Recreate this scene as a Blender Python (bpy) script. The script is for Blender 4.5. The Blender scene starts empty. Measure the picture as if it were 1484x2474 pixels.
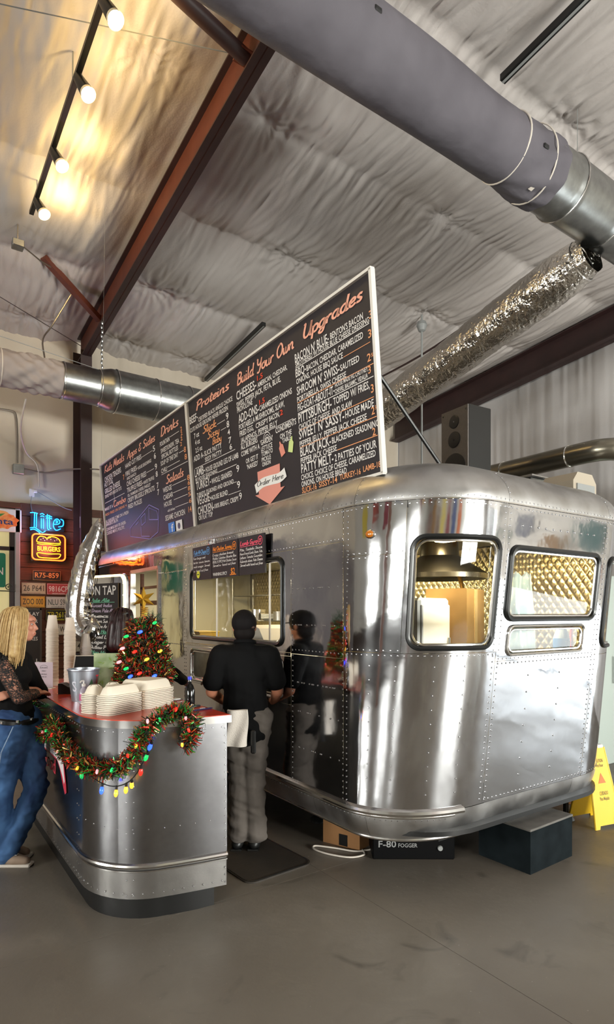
import bpy, bmesh, math, random
import numpy as np
from mathutils import Vector, Matrix, Euler

random.seed(7)
rng = np.random.default_rng(11)
scene = bpy.context.scene
COL = scene.collection
PI = math.pi
R = math.radians

# ------------------------------------------------------------------ camera
# world: x = along the trailer's end wall, y = along its long side, z = up (metres)
cam_d = bpy.data.cameras.new('camera')
cam = bpy.data.objects.new('camera', cam_d)
COL.objects.link(cam)
cam.location = (0.0, 0.0, 1.68)
cam.rotation_euler = (R(90), 0, -math.atan2(.5685, .8227))
cam_d.sensor_width = 36.0
cam_d.lens = 1430.0 / 2474.0 * 36.0
cam_d.shift_y = (1482.0 - 1237.0) / 2474.0
cam_d.clip_start = .05
scene.camera = cam

# ------------------------------------------------------------------ world + daylight
world = bpy.data.worlds.new('world')
scene.world = world
world.use_nodes = True
wn = world.node_tree.nodes
bg = wn['Background']
sky = wn.new('ShaderNodeTexSky')
sky.sky_type = 'HOSEK_WILKIE'
sky.turbidity = 6.0
sky.sun_direction = (-.35, -.55, .75)
world.node_tree.links.new(sky.outputs['Color'], bg.inputs['Color'])
bg.inputs['Strength'].default_value = 1.2

def area(name, loc, rot, sx, sy, power, color):
    d = bpy.data.lights.new(name, 'AREA')
    d.shape = 'RECTANGLE'; d.size = sx; d.size_y = sy; d.energy = power; d.color = color
    o = bpy.data.objects.new(name, d); COL.objects.link(o)
    o.location = loc; o.rotation_euler = rot
    return o
def point(name, loc, power, color, r=.05):
    d = bpy.data.lights.new(name, 'POINT')
    d.energy = power; d.color = color; d.shadow_soft_size = r
    o = bpy.data.objects.new(name, d); COL.objects.link(o); o.location = loc
    return o
DAY = (1.0, .985, .96)
# daylight in the glazed openings of the hall (front wall y=-8, left wall x=-7, right wall x=8.6)
FRONT_OPEN = [(3.4, 7.6)]
LEFT_OPEN = [(-5.5, -3.5), (-1.6, .4), (3.0, 5.0)]
RIGHT_OPEN = [(-6.6, -3.0)]
ADDED_DOOR = (-2.4, 1.0)            # unseen roll-up door, added on the right wall to brighten the floor, raised 1.3 m
for a, b in FRONT_OPEN:
    area('daylight_front', ((a + b) / 2, -8.12, 1.9), (R(90), 0, 0), b - a, 1.8, 1000, DAY)
for a, b in LEFT_OPEN:
    area('daylight_left', (-7.12, (a + b) / 2, 2.05), (R(90), 0, R(-90)), b - a, 1.3, 270, DAY)
for a, b in RIGHT_OPEN:
    area('daylight_right', (8.72, (a + b) / 2, 1.4), (R(90), 0, R(90)), b - a, 2.2, 185 * (b - a), (.93, 1.0, .97))

area('added_dock_daylight', (8.72, -.7, .66), (R(90), 0, R(90)), 3.3, 1.2, 55, (.93, 1.0, 1.0))
scene.view_settings.view_transform = 'Standard'
scene.view_settings.look = 'None'
scene.view_settings.gamma = 1.0
scene.view_settings.use_curve_mapping = False
scene.view_settings.exposure = 1.12

# ------------------------------------------------------------------ helpers
def lin(h):
    h = h.lstrip('#')
    v = [int(h[i:i + 2], 16) / 255 for i in (0, 2, 4)]
    return tuple(c / 12.92 if c <= .04045 else ((c + .055) / 1.055) ** 2.4 for c in v)

def mat(name, col, rough=.5, metal=0., bump=None, noise=None, emit=None, spec=None, coat=0, alpha=None, stretch=None, rough_noise=None):
    """principled material; bump=(scale,distance), noise=(scale, second colour, contrast)"""
    m = bpy.data.materials.new(name); m.use_nodes = True
    nt = m.node_tree; p = nt.nodes['Principled BSDF']
    c = lin(col) if isinstance(col, str) else col
    p.inputs['Base Color'].default_value = (*c, 1)
    p.inputs['Roughness'].default_value = rough
    p.inputs['Metallic'].default_value = metal
    if spec is not None: p.inputs['Specular IOR Level'].default_value = spec
    if coat: p.inputs['Coat Weight'].default_value = coat; p.inputs['Coat Roughness'].default_value = .1
    if alpha is not None: p.inputs['Alpha'].default_value = alpha
    tc = nt.nodes.new('ShaderNodeTexCoord')
    src = tc.outputs['Object']
    if stretch:
        mp = nt.nodes.new('ShaderNodeMapping'); mp.inputs['Scale'].default_value = stretch
        nt.links.new(src, mp.inputs['Vector']); src = mp.outputs['Vector']
    if noise:
        n = nt.nodes.new('ShaderNodeTexNoise'); n.inputs['Scale'].default_value = noise[0]; n.inputs['Detail'].default_value = 3
        r = nt.nodes.new('ShaderNodeMapRange')
        k = noise[2] if len(noise) > 2 else .2
        r.inputs[1].default_value = .5 - k; r.inputs[2].default_value = .5 + k
        mx = nt.nodes.new('ShaderNodeMix'); mx.data_type = 'RGBA'
        mx.inputs[6].default_value = (*c, 1)
        c2 = lin(noise[1]) if isinstance(noise[1], str) else noise[1]
        mx.inputs[7].default_value = (*c2, 1)
        nt.links.new(src, n.inputs['Vector']); nt.links.new(n.outputs['Fac'], r.inputs[0])
        nt.links.new(r.outputs[0], mx.inputs[0]); nt.links.new(mx.outputs[2], p.inputs['Base Color'])
    if rough_noise:
        n = nt.nodes.new('ShaderNodeTexNoise'); n.inputs['Scale'].default_value = rough_noise[0]; n.inputs['Detail'].default_value = 2
        r = nt.nodes.new('ShaderNodeMapRange'); r.inputs[1].default_value = .3; r.inputs[2].default_value = .7
        r.inputs[3].default_value = rough_noise[1]; r.inputs[4].default_value = rough_noise[2]
        nt.links.new(src, n.inputs['Vector']); nt.links.new(n.outputs['Fac'], r.inputs[0]); nt.links.new(r.outputs[0], p.inputs['Roughness'])
    if bump:
        prev = None
        bl = bump if isinstance(bump[0], tuple) else (bump,)
        for sc, ds in bl:
            n = nt.nodes.new('ShaderNodeTexNoise'); n.inputs['Scale'].default_value = sc; n.inputs['Detail'].default_value = 2
            b = nt.nodes.new('ShaderNodeBump'); b.inputs['Distance'].default_value = ds; b.inputs['Strength'].default_value = 1
            nt.links.new(src, n.inputs['Vector']); nt.links.new(n.outputs['Fac'], b.inputs['Height'])
            if prev: nt.links.new(prev.outputs['Normal'], b.inputs['Normal'])
            prev = b
        nt.links.new(prev.outputs['Normal'], p.inputs['Normal'])
    if emit:
        ec = lin(emit[0]) if isinstance(emit[0], str) else emit[0]
        p.inputs['Emission Color'].default_value = (*ec, 1); p.inputs['Emission Strength'].default_value = emit[1]
    return m

def glass_mat(name, tint=(1, 1, 1), ior=1.45, rough=0.02):
    m = bpy.data.materials.new(name); m.use_nodes = True
    nt = m.node_tree; nt.nodes.clear()
    o = nt.nodes.new('ShaderNodeOutputMaterial'); mx = nt.nodes.new('ShaderNodeMixShader')
    t = nt.nodes.new('ShaderNodeBsdfTransparent'); t.inputs[0].default_value = (*tint, 1)
    g = nt.nodes.new('ShaderNodeBsdfGlossy'); g.inputs['Roughness'].default_value = rough
    f = nt.nodes.new('ShaderNodeFresnel'); f.inputs[0].default_value = ior
    nt.links.new(f.outputs[0], mx.inputs[0]); nt.links.new(t.outputs[0], mx.inputs[1]); nt.links.new(g.outputs[0], mx.inputs[2])
    nt.links.new(mx.outputs[0], o.inputs[0])
    return m

class MB:
    """collects shapes; build() links them as ONE mesh object"""
    def __init__(s): s.v = []; s.f = []
    def add(s, vs, fs):
        b = len(s.v); s.v.extend([tuple(map(float, v)) for v in vs]); s.f.extend([tuple(i + b for i in f) for f in fs]); return s
    def box(s, c, d, rz=0, bev=0):
        x, y, z = d[0] / 2, d[1] / 2, d[2] / 2
        if bev <= 0:
            vs = [(i * x, j * y, k * z) for k in (-1, 1) for j in (-1, 1) for i in (-1, 1)]
            fs = [(0, 2, 3, 1), (4, 5, 7, 6), (0, 1, 5, 4), (2, 6, 7, 3), (0, 4, 6, 2), (1, 3, 7, 5)]
        else:
            b = min(bev, x * .9, y * .9, z * .9)
            vs = []; idx = {}
            for k in (-1, 1):
                for j in (-1, 1):
                    for i in (-1, 1):
                        idx[i, j, k] = len(vs)
                        vs += [(i * x, j * (y - b), k * (z - b)), (i * (x - b), j * y, k * (z - b)), (i * (x - b), j * (y - b), k * z)]
            fs = []
            def q(ax, sg):
                o = [a for a in range(3) if a != ax]
                l = []
                for a, b2 in ((-1, -1), (1, -1), (1, 1), (-1, 1)):
                    t = [0, 0, 0]; t[ax] = sg; t[o[0]] = a; t[o[1]] = b2
                    l.append(idx[tuple(t)] + ax)
                return l
            for ax in range(3):
                for sg in (-1, 1): fs.append(tuple(q(ax, sg)))
            for ax in range(3):
                o = [a for a in range(3) if a != ax]
                for a in (-1, 1):
                    for b2 in (-1, 1):
                        t0 = [0, 0, 0]; t0[ax] = -1; t0[o[0]] = a; t0[o[1]] = b2
                        t1 = list(t0); t1[ax] = 1
                        i0, i1 = idx[tuple(t0)], idx[tuple(t1)]
                        fs.append((i0 + o[0], i1 + o[0], i1 + o[1], i0 + o[1]))
            for key, i0 in idx.items(): fs.append((i0, i0 + 1, i0 + 2))
        cz, sz = math.cos(rz), math.sin(rz)
        return s.add([(c[0] + a * cz - b * sz, c[1] + a * sz + b * cz, c[2] + e) for a, b, e in vs], fs)
    def tube(s, pts, r, n=8, cap=True, closed=False):
        pts = [Vector(p) for p in pts]; m = len(pts)
        rs = r if isinstance(r, (list, tuple)) else [r] * m
        vs = []; up = None
        for i, p in enumerate(pts):
            if closed: t = pts[(i + 1) % m] - pts[i - 1]
            else: t = pts[min(i + 1, m - 1)] - pts[max(i - 1, 0)]
            if t.length < 1e-9: t = Vector((0, 0, 1))
            t.normalize()
            if up is None:
                a = Vector((0, 0, 1)) if abs(t.z) < .9 else Vector((1, 0, 0))
                up = (a - t * a.dot(t)).normalized()
            else:
                up = up - t * up.dot(t)
                if up.length < 1e-6: up = t.orthogonal()
                up.normalize()
            sd = t.cross(up)
            for k in range(n):
                a = 2 * PI * k / n
                vs.append(p + (up * math.cos(a) + sd * math.sin(a)) * rs[i])
        fs = []
        for i in range(m if closed else m - 1):
            for k in range(n):
                a = i * n + k; b = i * n + (k + 1) % n; j = ((i + 1) % m) * n
                fs.append((a, b, j + (k + 1) % n, j + k))
        if cap and not closed:
            fs.append(tuple(range(n - 1, -1, -1))); fs.append(tuple(range((m - 1) * n, m * n)))
        return s.add(vs, fs)
    def lathe(s, prof, c=(0, 0, 0), n=20, axis='z', sx=1, sy=1):
        vs = []; fs = []
        for r, z in prof:
            for k in range(n):
                a = 2 * PI * k / n
                x, y = r * math.cos(a) * sx, r * math.sin(a) * sy
                if axis == 'z': vs.append((c[0] + x, c[1] + y, c[2] + z))
                elif axis == 'x': vs.append((c[0] + z, c[1] + x, c[2] + y))
                else: vs.append((c[0] + y, c[1] + z, c[2] + x))
        for i in range(len(prof) - 1):
            for k in range(n):
                fs.append((i * n + k, i * n + (k + 1) % n, (i + 1) * n + (k + 1) % n, (i + 1) * n + k))
        if prof[0][0] > 1e-6: fs.append(tuple(range(n - 1, -1, -1)))
        if prof[-1][0] > 1e-6: fs.append(tuple(range((len(prof) - 1) * n, len(prof) * n)))
        return s.add(vs, fs)
    def prism(s, poly, z0, z1, fr=None):
        """poly in 2D extruded z0..z1; fr maps (x,y,z) to 3D"""
        n = len(poly); fr = fr or (lambda x, y, z: (x, y, z))
        vs = [fr(x, y, z0) for x, y in poly] + [fr(x, y, z1) for x, y in poly]
        fs = [tuple(range(n - 1, -1, -1)), tuple(range(n, 2 * n))] + [(i, (i + 1) % n, n + (i + 1) % n, n + i) for i in range(n)]
        return s.add(vs, fs)
    def grid(s, fn, nu, nv):
        vs = [fn(i / nu, j / nv) for j in range(nv + 1) for i in range(nu + 1)]
        fs = [(j * (nu + 1) + i, j * (nu + 1) + i + 1, (j + 1) * (nu + 1) + i + 1, (j + 1) * (nu + 1) + i) for j in range(nv) for i in range(nu)]
        return s.add(vs, fs)
    def ball(s, c, r, nu=10, nv=6, sc=(1, 1, 1)):
        vs = [(c[0], c[1], c[2] - r * sc[2])]; fs = []
        for j in range(1, nv):
            t = -PI / 2 + PI * j / nv
            for k in range(nu):
                a = 2 * PI * k / nu
                vs.append((c[0] + r * sc[0] * math.cos(t) * math.cos(a), c[1] + r * sc[1] * math.cos(t) * math.sin(a), c[2] + r * sc[2] * math.sin(t)))
        vs.append((c[0], c[1], c[2] + r * sc[2])); T = len(vs) - 1
        for k in range(nu):
            fs.append((0, 1 + (k + 1) % nu, 1 + k)); fs.append((T, 1 + (nv - 2) * nu + k, 1 + (nv - 2) * nu + (k + 1) % nu))
        for j in range(nv - 2):
            for k in range(nu):
                a = 1 + j * nu + k; b = 1 + j * nu + (k + 1) % nu
                fs.append((a, b, b + nu, a + nu))
        return s.add(vs, fs)
    def mesh(s, name, sharp=35):
        me = bpy.data.meshes.new(name); me.from_pydata(s.v, [], s.f); me.validate(); me.update()
        if sharp is not None and len(me.polygons):
            me.polygons.foreach_set('use_smooth', [True] * len(me.polygons)); me.set_sharp_from_angle(angle=R(sharp))
        return me
    def build(s, name, m, parent=None, loc=None, rot=None, sharp=35):
        return obj(name, s.mesh(name, sharp), m, parent, loc, rot)

def obj(name, me, m, parent=None, loc=None, rot=None):
    o = bpy.data.objects.new(name, me); COL.objects.link(o)
    if m is not None:
        if me.materials: me.materials[0] = m
        else: me.materials.append(m)
    if parent is not None: o.parent = parent
    if loc is not None: o.location = loc
    if rot is not None: o.rotation_euler = rot
    return o
def tag(o, label=None, cat=None, group=None, kind=None):
    if label: o['label'] = label
    if cat: o['category'] = cat
    if group: o['group'] = group
    if kind: o['kind'] = kind
    return o
def thing(name, label, cat, loc=(0, 0, 0), rz=0, group=None, rot=None):
    o = bpy.data.objects.new(name, None); COL.objects.link(o); o.empty_display_size = .1
    o.location = loc; o.rotation_euler = rot if rot is not None else (0, 0, rz)
    return tag(o, label, cat, group)
def struct(name, mb, m, parent=None, sharp=35, label=None):
    o = mb.build(name, m, parent, sharp=sharp) if isinstance(mb, MB) else obj(name, mb, m, parent)
    if parent is None: o['kind'] = 'structure'
    if label: o['label'] = label
    return o
def copy_tree(root, loc=None, rz=None, label=None, group=None):
    r = root.copy(); COL.objects.link(r)
    if loc is not None: r.location = loc
    if rz is not None: r.rotation_euler = (0, 0, rz)
    if label: r['label'] = label
    if group: r['group'] = group
    for ch in list(root.children):
        c = ch.copy(); COL.objects.link(c); c.parent = r
        for g in ch.children:
            d = g.copy(); COL.objects.link(d); d.parent = c
    return r
def frame(o, P, X, Y, Z):
    """place o so that its local axes are X,Y,Z at P"""
    o.matrix_world = Matrix(((X[0], Y[0], Z[0], P[0]), (X[1], Y[1], Z[1], P[1]), (X[2], Y[2], Z[2], P[2]), (0, 0, 0, 1)))
    return o

# ---- lettering: block letters from the built-in font, script letters from strokes
_fc = {}
def block(s):
    if s not in _fc:
        cu = bpy.data.curves.new('lettering', 'FONT'); cu.body = s; cu.size = 1; cu.resolution_u = 2; cu.offset = .012
        o = bpy.data.objects.new('lettering', cu); COL.objects.link(o)
        dg = bpy.context.evaluated_depsgraph_get(); e = o.evaluated_get(dg); me = e.to_mesh()
        v = np.array([x.co[:] for x in me.vertices]).reshape(-1, 3); f = [tuple(p.vertices) for p in me.polygons]
        e.to_mesh_clear(); bpy.data.objects.remove(o); bpy.data.curves.remove(cu)
        _fc[s] = (v, f)
    return _fc[s]
G = {}
def _g(ch, adv, *st): G[ch] = (adv, st)
_bowl = [(.42, .45), (.25, .5), (.08, .35), (.08, .12), (.22, 0), (.36, .1), (.42, .45)]
_g('a', .55, _bowl, [(.42, .5), (.40, .1), (.48, 0), (.56, .06)])
_g('b', .5, [(.08, 1), (.08, .05), (.25, 0), (.42, .15), (.40, .4), (.25, .48), (.09, .35)])
_g('c', .46, [(.4, .4), (.25, .5), (.08, .35), (.08, .12), (.25, 0), (.45, .1)])
_g('d', .57, _bowl, [(.46, 1), (.42, .1), (.5, 0), (.58, .06)])
_g('e', .46, [(.08, .22), (.35, .3), (.38, .43), (.25, .5), (.08, .35), (.09, .1), (.25, 0), (.46, .1)])
_g('f', .36, [(.4, .9), (.28, 1), (.2, .85), (.16, 0), (.1, -.3)], [(.02, .5), (.36, .53)])
_g('g', .52, _bowl, [(.42, .5), (.42, -.2), (.28, -.38), (.1, -.28), (.2, -.12), (.5, .05)])
_g('h', .54, [(.08, 1), (.08, 0)], [(.08, .3), (.25, .5), (.38, .42), (.38, .08), (.46, 0), (.55, .06)])
_g('i', .28, [(.1, .5), (.1, .08), (.18, 0), (.28, .06)], [(.1, .68), (.11, .74)])
_g('j', .3, [(.15, .5), (.14, -.2), (.02, -.34)], [(.15, .68), (.16, .74)])
_g('k', .5, [(.08, 1), (.08, 0)], [(.4, .5), (.1, .22), (.42, 0), (.5, .05)])
_g('l', .28, [(.1, 1), (.1, .08), (.18, 0), (.28, .08)])
_g('m', .8, [(.08, .5), (.08, 0)], [(.08, .3), (.22, .5), (.34, .4), (.34, 0)], [(.34, .3), (.5, .5), (.62, .4), (.62, .08), (.72, 0), (.8, .06)])
_g('n', .54, [(.08, .5), (.08, 0)], [(.08, .3), (.25, .5), (.38, .42), (.38, .08), (.46, 0), (.55, .06)])
_g('o', .5, [(.25, .5), (.08, .35), (.08, .12), (.25, 0), (.42, .12), (.42, .36), (.25, .5), (.47, .44)])
_g('p', .5, [(.08, .5), (.08, -.4)], [(.08, .35), (.25, .5), (.42, .38), (.42, .12), (.25, 0), (.08, .1)])
_g('q', .52, _bowl, [(.42, .5), (.42, -.4)])
_g('r', .4, [(.08, .5), (.08, 0)], [(.08, .28), (.22, .48), (.38, .44)])
_g('s', .42, [(.36, .45), (.22, .5), (.1, .4), (.2, .27), (.34, .15), (.26, .02), (.06, .05)])
_g('t', .36, [(.18, .85), (.16, .1), (.26, 0), (.36, .06)], [(.02, .55), (.36, .58)])
_g('u', .55, [(.08, .5), (.08, .12), (.2, 0), (.38, .12), (.4, .5), (.4, .08), (.48, 0), (.56, .06)])
_g('v', .48, [(.05, .5), (.2, 0), (.4, .5)])
_g('w', .66, [(.05, .5), (.1, .08), (.2, 0), (.3, .1), (.33, .45), (.34, .1), (.45, 0), (.58, .15), (.62, .5)])
_g('x', .46, [(.05, .5), (.4, 0)], [(.4, .5), (.05, 0)])
_g('y', .52, [(.08, .5), (.08, .12), (.2, 0), (.38, .12), (.4, .5), (.38, -.2), (.25, -.38), (.08, -.28)])
_g('z', .44, [(.05, .48), (.38, .5), (.06, 0), (.42, .02)])
_g('U', .72, [(.05, .95), (.12, 1), (.1, .3), (.25, 0), (.48, .1), (.58, .4), (.6, 1), (.58, .1), (.7, 0)])
_g('P', .6, [(.15, 1), (.12, 0)], [(.02, .85), (.3, 1), (.58, .85), (.5, .58), (.15, .48)])
_g('S', .56, [(.5, .85), (.35, 1), (.15, .88), (.2, .62), (.42, .42), (.4, .12), (.2, 0), (.02, .12)])
_g('B', .62, [(.15, 1), (.12, 0)], [(.02, .85), (.3, 1), (.55, .85), (.48, .58), (.15, .5), (.5, .42), (.55, .12), (.3, 0), (.05, .05)])
_g('Y', .64, [(.02, .95), (.1, 1), (.12, .65), (.28, .5), (.5, .65), (.58, 1), (.5, .3), (.35, -.1), (.12, -.05)])
_g('O', .7, [(.35, 1), (.1, .75), (.08, .3), (.3, 0), (.58, .2), (.62, .7), (.4, 1), (.25, .9)])
_g('K', .64, [(.12, 1), (.1, 0)], [(.55, 1), (.14, .5), (.45, .2), (.62, 0)])
_g('M', .78, [(.02, 0), (.12, .6), (.2, 1), (.38, .2), (.6, 1), (.64, .1), (.74, 0)])
_g('A', .64, [(.0, 0), (.2, .5), (.4, 1), (.46, .3), (.52, 0), (.62, .05)], [(.12, .38), (.5, .42)])
_g('D', .7, [(.15, 1), (.12, 0)], [(.0, .9), (.3, 1), (.62, .75), (.6, .3), (.35, 0), (.02, .05)])
_g('C', .62, [(.55, .85), (.35, 1), (.1, .75), (.08, .3), (.3, 0), (.6, .15)])
_g('&', .56, [(.45, .8), (.3, .95), (.12, .8), (.3, .55), (.05, .3), (.12, .05), (.35, .02), (.5, .3)])
_g('H', .64, [(.1, 1), (.08, 0)], [(.55, 1), (.52, 0)], [(.08, .5), (.54, .55)])
_g('F', .56, [(.15, 1), (.12, 0)], [(.05, .95), (.52, 1)], [(.13, .5), (.42, .53)])
_g('G', .66, [(.55, .85), (.35, 1), (.1, .75), (.08, .3), (.3, 0), (.58, .2), (.58, .45), (.35, .45)])
_g('L', .54, [(.12, 1), (.1, .05), (.3, 0), (.52, .06)])
_g('N', .66, [(.1, 0), (.12, 1), (.5, 0), (.55, 1)])
_g('T', .58, [(.02, .95), (.56, 1)], [(.3, .98), (.28, 0)])
_g('R', .62, [(.12, 1), (.1, 0)], [(.02, .88), (.3, 1), (.54, .82), (.45, .56), (.14, .5), (.56, 0)])
_g('E', .54, [(.5, .95), (.15, 1), (.12, .02), (.52, 0)], [(.14, .52), (.42, .53)])
_g('I', .26, [(.13, 1), (.12, 0)])
_g('1', .3, [(.05, .8), (.18, 1), (.17, 0)])
_g('2', .5, [(.06, .78), (.25, 1), (.42, .8), (.3, .45), (.04, .02), (.46, .03)])
_g('3', .5, [(.06, .88), (.28, 1), (.42, .8), (.2, .55), (.44, .32), (.28, 0), (.04, .1)])
_g('4', .5, [(.3, 1), (.05, .35), (.46, .35)], [(.34, .6), (.32, 0)])
_g('6', .5, [(.4, .95), (.12, .6), (.08, .2), (.25, 0), (.43, .18), (.34, .45), (.1, .35)])
_g('8', .5, [(.26, .52), (.08, .78), (.26, 1), (.42, .78), (.26, .52), (.06, .22), (.26, 0), (.45, .22), (.26, .52)])
_g('$', .5, [(.42, .8), (.25, .92), (.1, .75), (.25, .5), (.42, .28), (.26, .08), (.06, .18)], [(.26, 1.02), (.24, 0)])
_g('-', .36, [(.05, .4), (.3, .42)]); _g('.', .18, [(.06, .02), (.1, .04)]); _g(',', .18, [(.1, .06), (.05, -.1)])
_g("'", .16, [(.08, 1), (.06, .82)]); _g('!', .2, [(.1, 1), (.08, .25)], [(.08, .02), (.09, .05)]); _g(' ', .32)
def catmull(p, k=4, closed=False):
    p = [np.array(a, float) for a in p]; n = len(p)
    if n < 3: return p
    out = []
    for i in range(n if closed else n - 1):
        a, b, c, d = (p[(i - 1) % n] if closed or i else p[0]), p[i], p[(i + 1) % n], (p[(i + 2) % n] if closed or i + 2 < n else p[-1])
        for j in range(k):
            t = j / k
            out.append(.5 * (2 * b + (c - a) * t + (2 * a - 5 * b + 4 * c - d) * t * t + (3 * b - a - 3 * c + d) * t ** 3))
    if not closed: out.append(p[-1])
    return out
def ribbon2d(pts, w):
    """flat stroke of width w along 2D points"""
    n = len(pts); vs = []; fs = []
    for i in range(n):
        t = np.array(pts[min(i + 1, n - 1)]) - np.array(pts[max(i - 1, 0)]); l = np.hypot(*t[:2])
        t = t / l if l > 1e-9 else np.array([1., 0]); nn = np.array([-t[1], t[0]]) * w / 2
        vs += [(*(pts[i] + nn), 0), (*(pts[i] - nn), 0)]
    for i in range(n - 1): fs.append((2 * i, 2 * i + 1, 2 * i + 3, 2 * i + 2))
    return vs, fs
_sc = {}
def script(s, w=.15, slant=.22):
    key = (s, w, slant)
    if key not in _sc:
        V = []; F = []; x = 0
        for ch in s:
            if ch not in G: x += .4; continue
            adv, st = G[ch]
            for q in st:
                pts = [np.array([x + a + b * slant, b]) for a, b in (catmull(q) if len(q) > 2 else [np.array(z) for z in q])]
                v, f = ribbon2d(pts, w); b0 = len(V); V += v; F += [tuple(i + b0 for i in g) for g in f]
            x += adv
        _sc[key] = (np.array(V), F)
    return _sc[key]
def put_text(mb, s, x, y, wd, h, z=0.002, fr=None, **k):
    """letter s into the box with its baseline at y; '*' = script, '_' = rule; fr maps local (x,y,z) to 3D"""
    fr = fr or (lambda a, b, c: (a, b, c))
    if s == '_':
        mb.add([fr(x, y, z), fr(x + wd, y, z), fr(x + wd, y + h, z), fr(x, y + h, z)], [(0, 1, 2, 3)]); return
    if s[0] == '*': v, f = script(s[1:], **k); cap = 1.0
    else: v, f = block(s); cap = .73
    if len(v) == 0: return
    x0, x1 = v[:, 0].min(), v[:, 0].max()
    sx = wd / (x1 - x0) if x1 > x0 else 1
    if s[0] == '*' and len(s) < 3: pass
    mb.add([fr(x + (a - x0) * sx, y + b / cap * h, z) for a, b, c in v], f)
cy = scene.cycles
cy.max_bounces = 6; cy.diffuse_bounces = 3; cy.glossy_bounces = 3; cy.transmission_bounces = 4; cy.transparent_max_bounces = 8
cy.caustics_reflective = False; cy.caustics_refractive = False
cy.use_adaptive_sampling = True; cy.adaptive_threshold = .05
# ------------------------------------------------------------------ materials
M = {}
M['alu'] = mat('polished_aluminium', '#d3d4d8', .08, 1, bump=((2.2, .006), (9, .0007)), rough_noise=(3, .045, .13))
M['alu_dull'] = mat('worn_aluminium', '#c6c5c5', .4, 1, bump=((3, .004), (60, .0003)), rough_noise=(5, .30, .5), noise=(7, '#b0aeac', .25))
M['alu_bead'] = mat('aluminium_bead', '#d8d6d4', .18, 1)
M['rivet'] = mat('rivet_metal', '#c9c9cc', .25, 1)
M['galv'] = mat('galvanized_steel', '#9ea09f', .32, 1, noise=(14, '#8a8c8b', .2), bump=(30, .0006))
M['foil'] = mat('crinkled_foil', '#d9d4cc', .16, 1, bump=((45, .008), (16, .012)))
M['fabric_duct'] = mat('grey_duct_fabric', '#67636a', .85, 0, noise=(2.5, '#57535a', .2), bump=((5, .02), (60, .001)))
M['insul'] = mat('vinyl_insulation', '#cbc4c0', .5, 0, noise=(1.2, '#bfb7b3', .25), bump=(55, .0015))
M['insul_wall'] = mat('white_wall_insulation', '#d5d2d2', .5, 0, noise=(1.5, '#c8c5c5', .25), bump=(40, .001))
M['cream'] = mat('cream_wall_paint', '#d9cdbb', .7, 0, noise=(2, '#cfc2b0', .3), bump=(90, .0005))
M['wallgen'] = mat('hall_wall_paint', '#c9c3ba', .7, 0, noise=(1.5, '#bdb6ad', .3))
M['steel_red'] = mat('lamplit_red_steel', '#6a3727', .5, 0, noise=(5, '#5a2e22', .25), bump=(40, .0005))  # lit copy of the dark frame steel: lamp glow put into the colour
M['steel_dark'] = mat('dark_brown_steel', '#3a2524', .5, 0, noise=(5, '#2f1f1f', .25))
M['black'] = mat('black_paint', '#141414', .4)
M['rubber'] = mat('black_rubber', '#0e0f0f', .35)
M['white'] = mat('white_plastic', '#e4e2de', .5)
M['offwhite'] = mat('off_white', '#d8cfc4', .6)
M['grey'] = mat('grey_paint', '#8b8d8c', .5)
M['conduit'] = mat('conduit_metal', '#a9a197', .35, 1)
M['glass'] = glass_mat('window_glass', (.97, .98, .96))
M['wood'] = mat('brown_boards', '#6a3b26', .6, 0, noise=(6, '#54301f', .2), bump=(20, .002), stretch=(.6, 4, 6))
M['card'] = mat('cardboard', '#a87a4e', .8, 0, noise=(8, '#9b6f46', .3))

# concrete floor: stains, dust, fine scratches
def concrete():
    m = mat('stained_concrete', '#6d665e', .42, 0)
    nt = m.node_tree; p = nt.nodes['Principled BSDF']; L = nt.links.new
    tc = nt.nodes.new('ShaderNodeTexCoord')
    geo = nt.nodes.new('ShaderNodeNewGeometry')
    def noise(sc, det, lo, hi, w=0):
        n = nt.nodes.new('ShaderNodeTexNoise'); n.inputs['Scale'].default_value = sc; n.inputs['Detail'].default_value = det; n.inputs['Distortion'].default_value = w
        L(geo.outputs['Position'], n.inputs['Vector'])
        r = nt.nodes.new('ShaderNodeMapRange'); r.inputs[1].default_value = lo; r.inputs[2].default_value = hi
        L(n.outputs['Fac'], r.inputs[0]); return r.outputs[0]
    def mix(a, b, f):
        x = nt.nodes.new('ShaderNodeMix'); x.data_type = 'RGBA'
        for s, v in ((6, a), (7, b)):
            if isinstance(v, str): x.inputs[s].default_value = (*lin(v), 1)
            else: L(v, x.inputs[s])
        L(f, x.inputs[0]); return x.outputs[2]
    c = mix('#736c63', '#5f564d', noise(.55, 5, .35, .68, .6))
    c = mix(c, '#7c756c', noise(1.7, 4, .55, .8))
    c = mix(c, '#4b453e', noise(3.1, 5, .62, .8, 1))
    c = mix(c, '#979087', noise(46, 3, .72, .78))
    L(c, p.inputs['Base Color'])
    r = nt.nodes.new('ShaderNodeMapRange'); r.inputs[3].default_value = .28; r.inputs[4].default_value = .55
    L(noise(2.2, 4, .3, .7), r.inputs[0]); L(r.outputs[0], p.inputs['Roughness'])
    n = nt.nodes.new('ShaderNodeTexNoise'); n.inputs['Scale'].default_value = 25; n.inputs['Detail'].default_value = 6; L(geo.outputs['Position'], n.inputs['Vector'])
    b = nt.nodes.new('ShaderNodeBump'); b.inputs['Distance'].default_value = .0012; L(n.outputs['Fac'], b.inputs['Height']); L(b.outputs[0], p.inputs['Normal'])
    return m
M['concrete'] = concrete()

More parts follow.
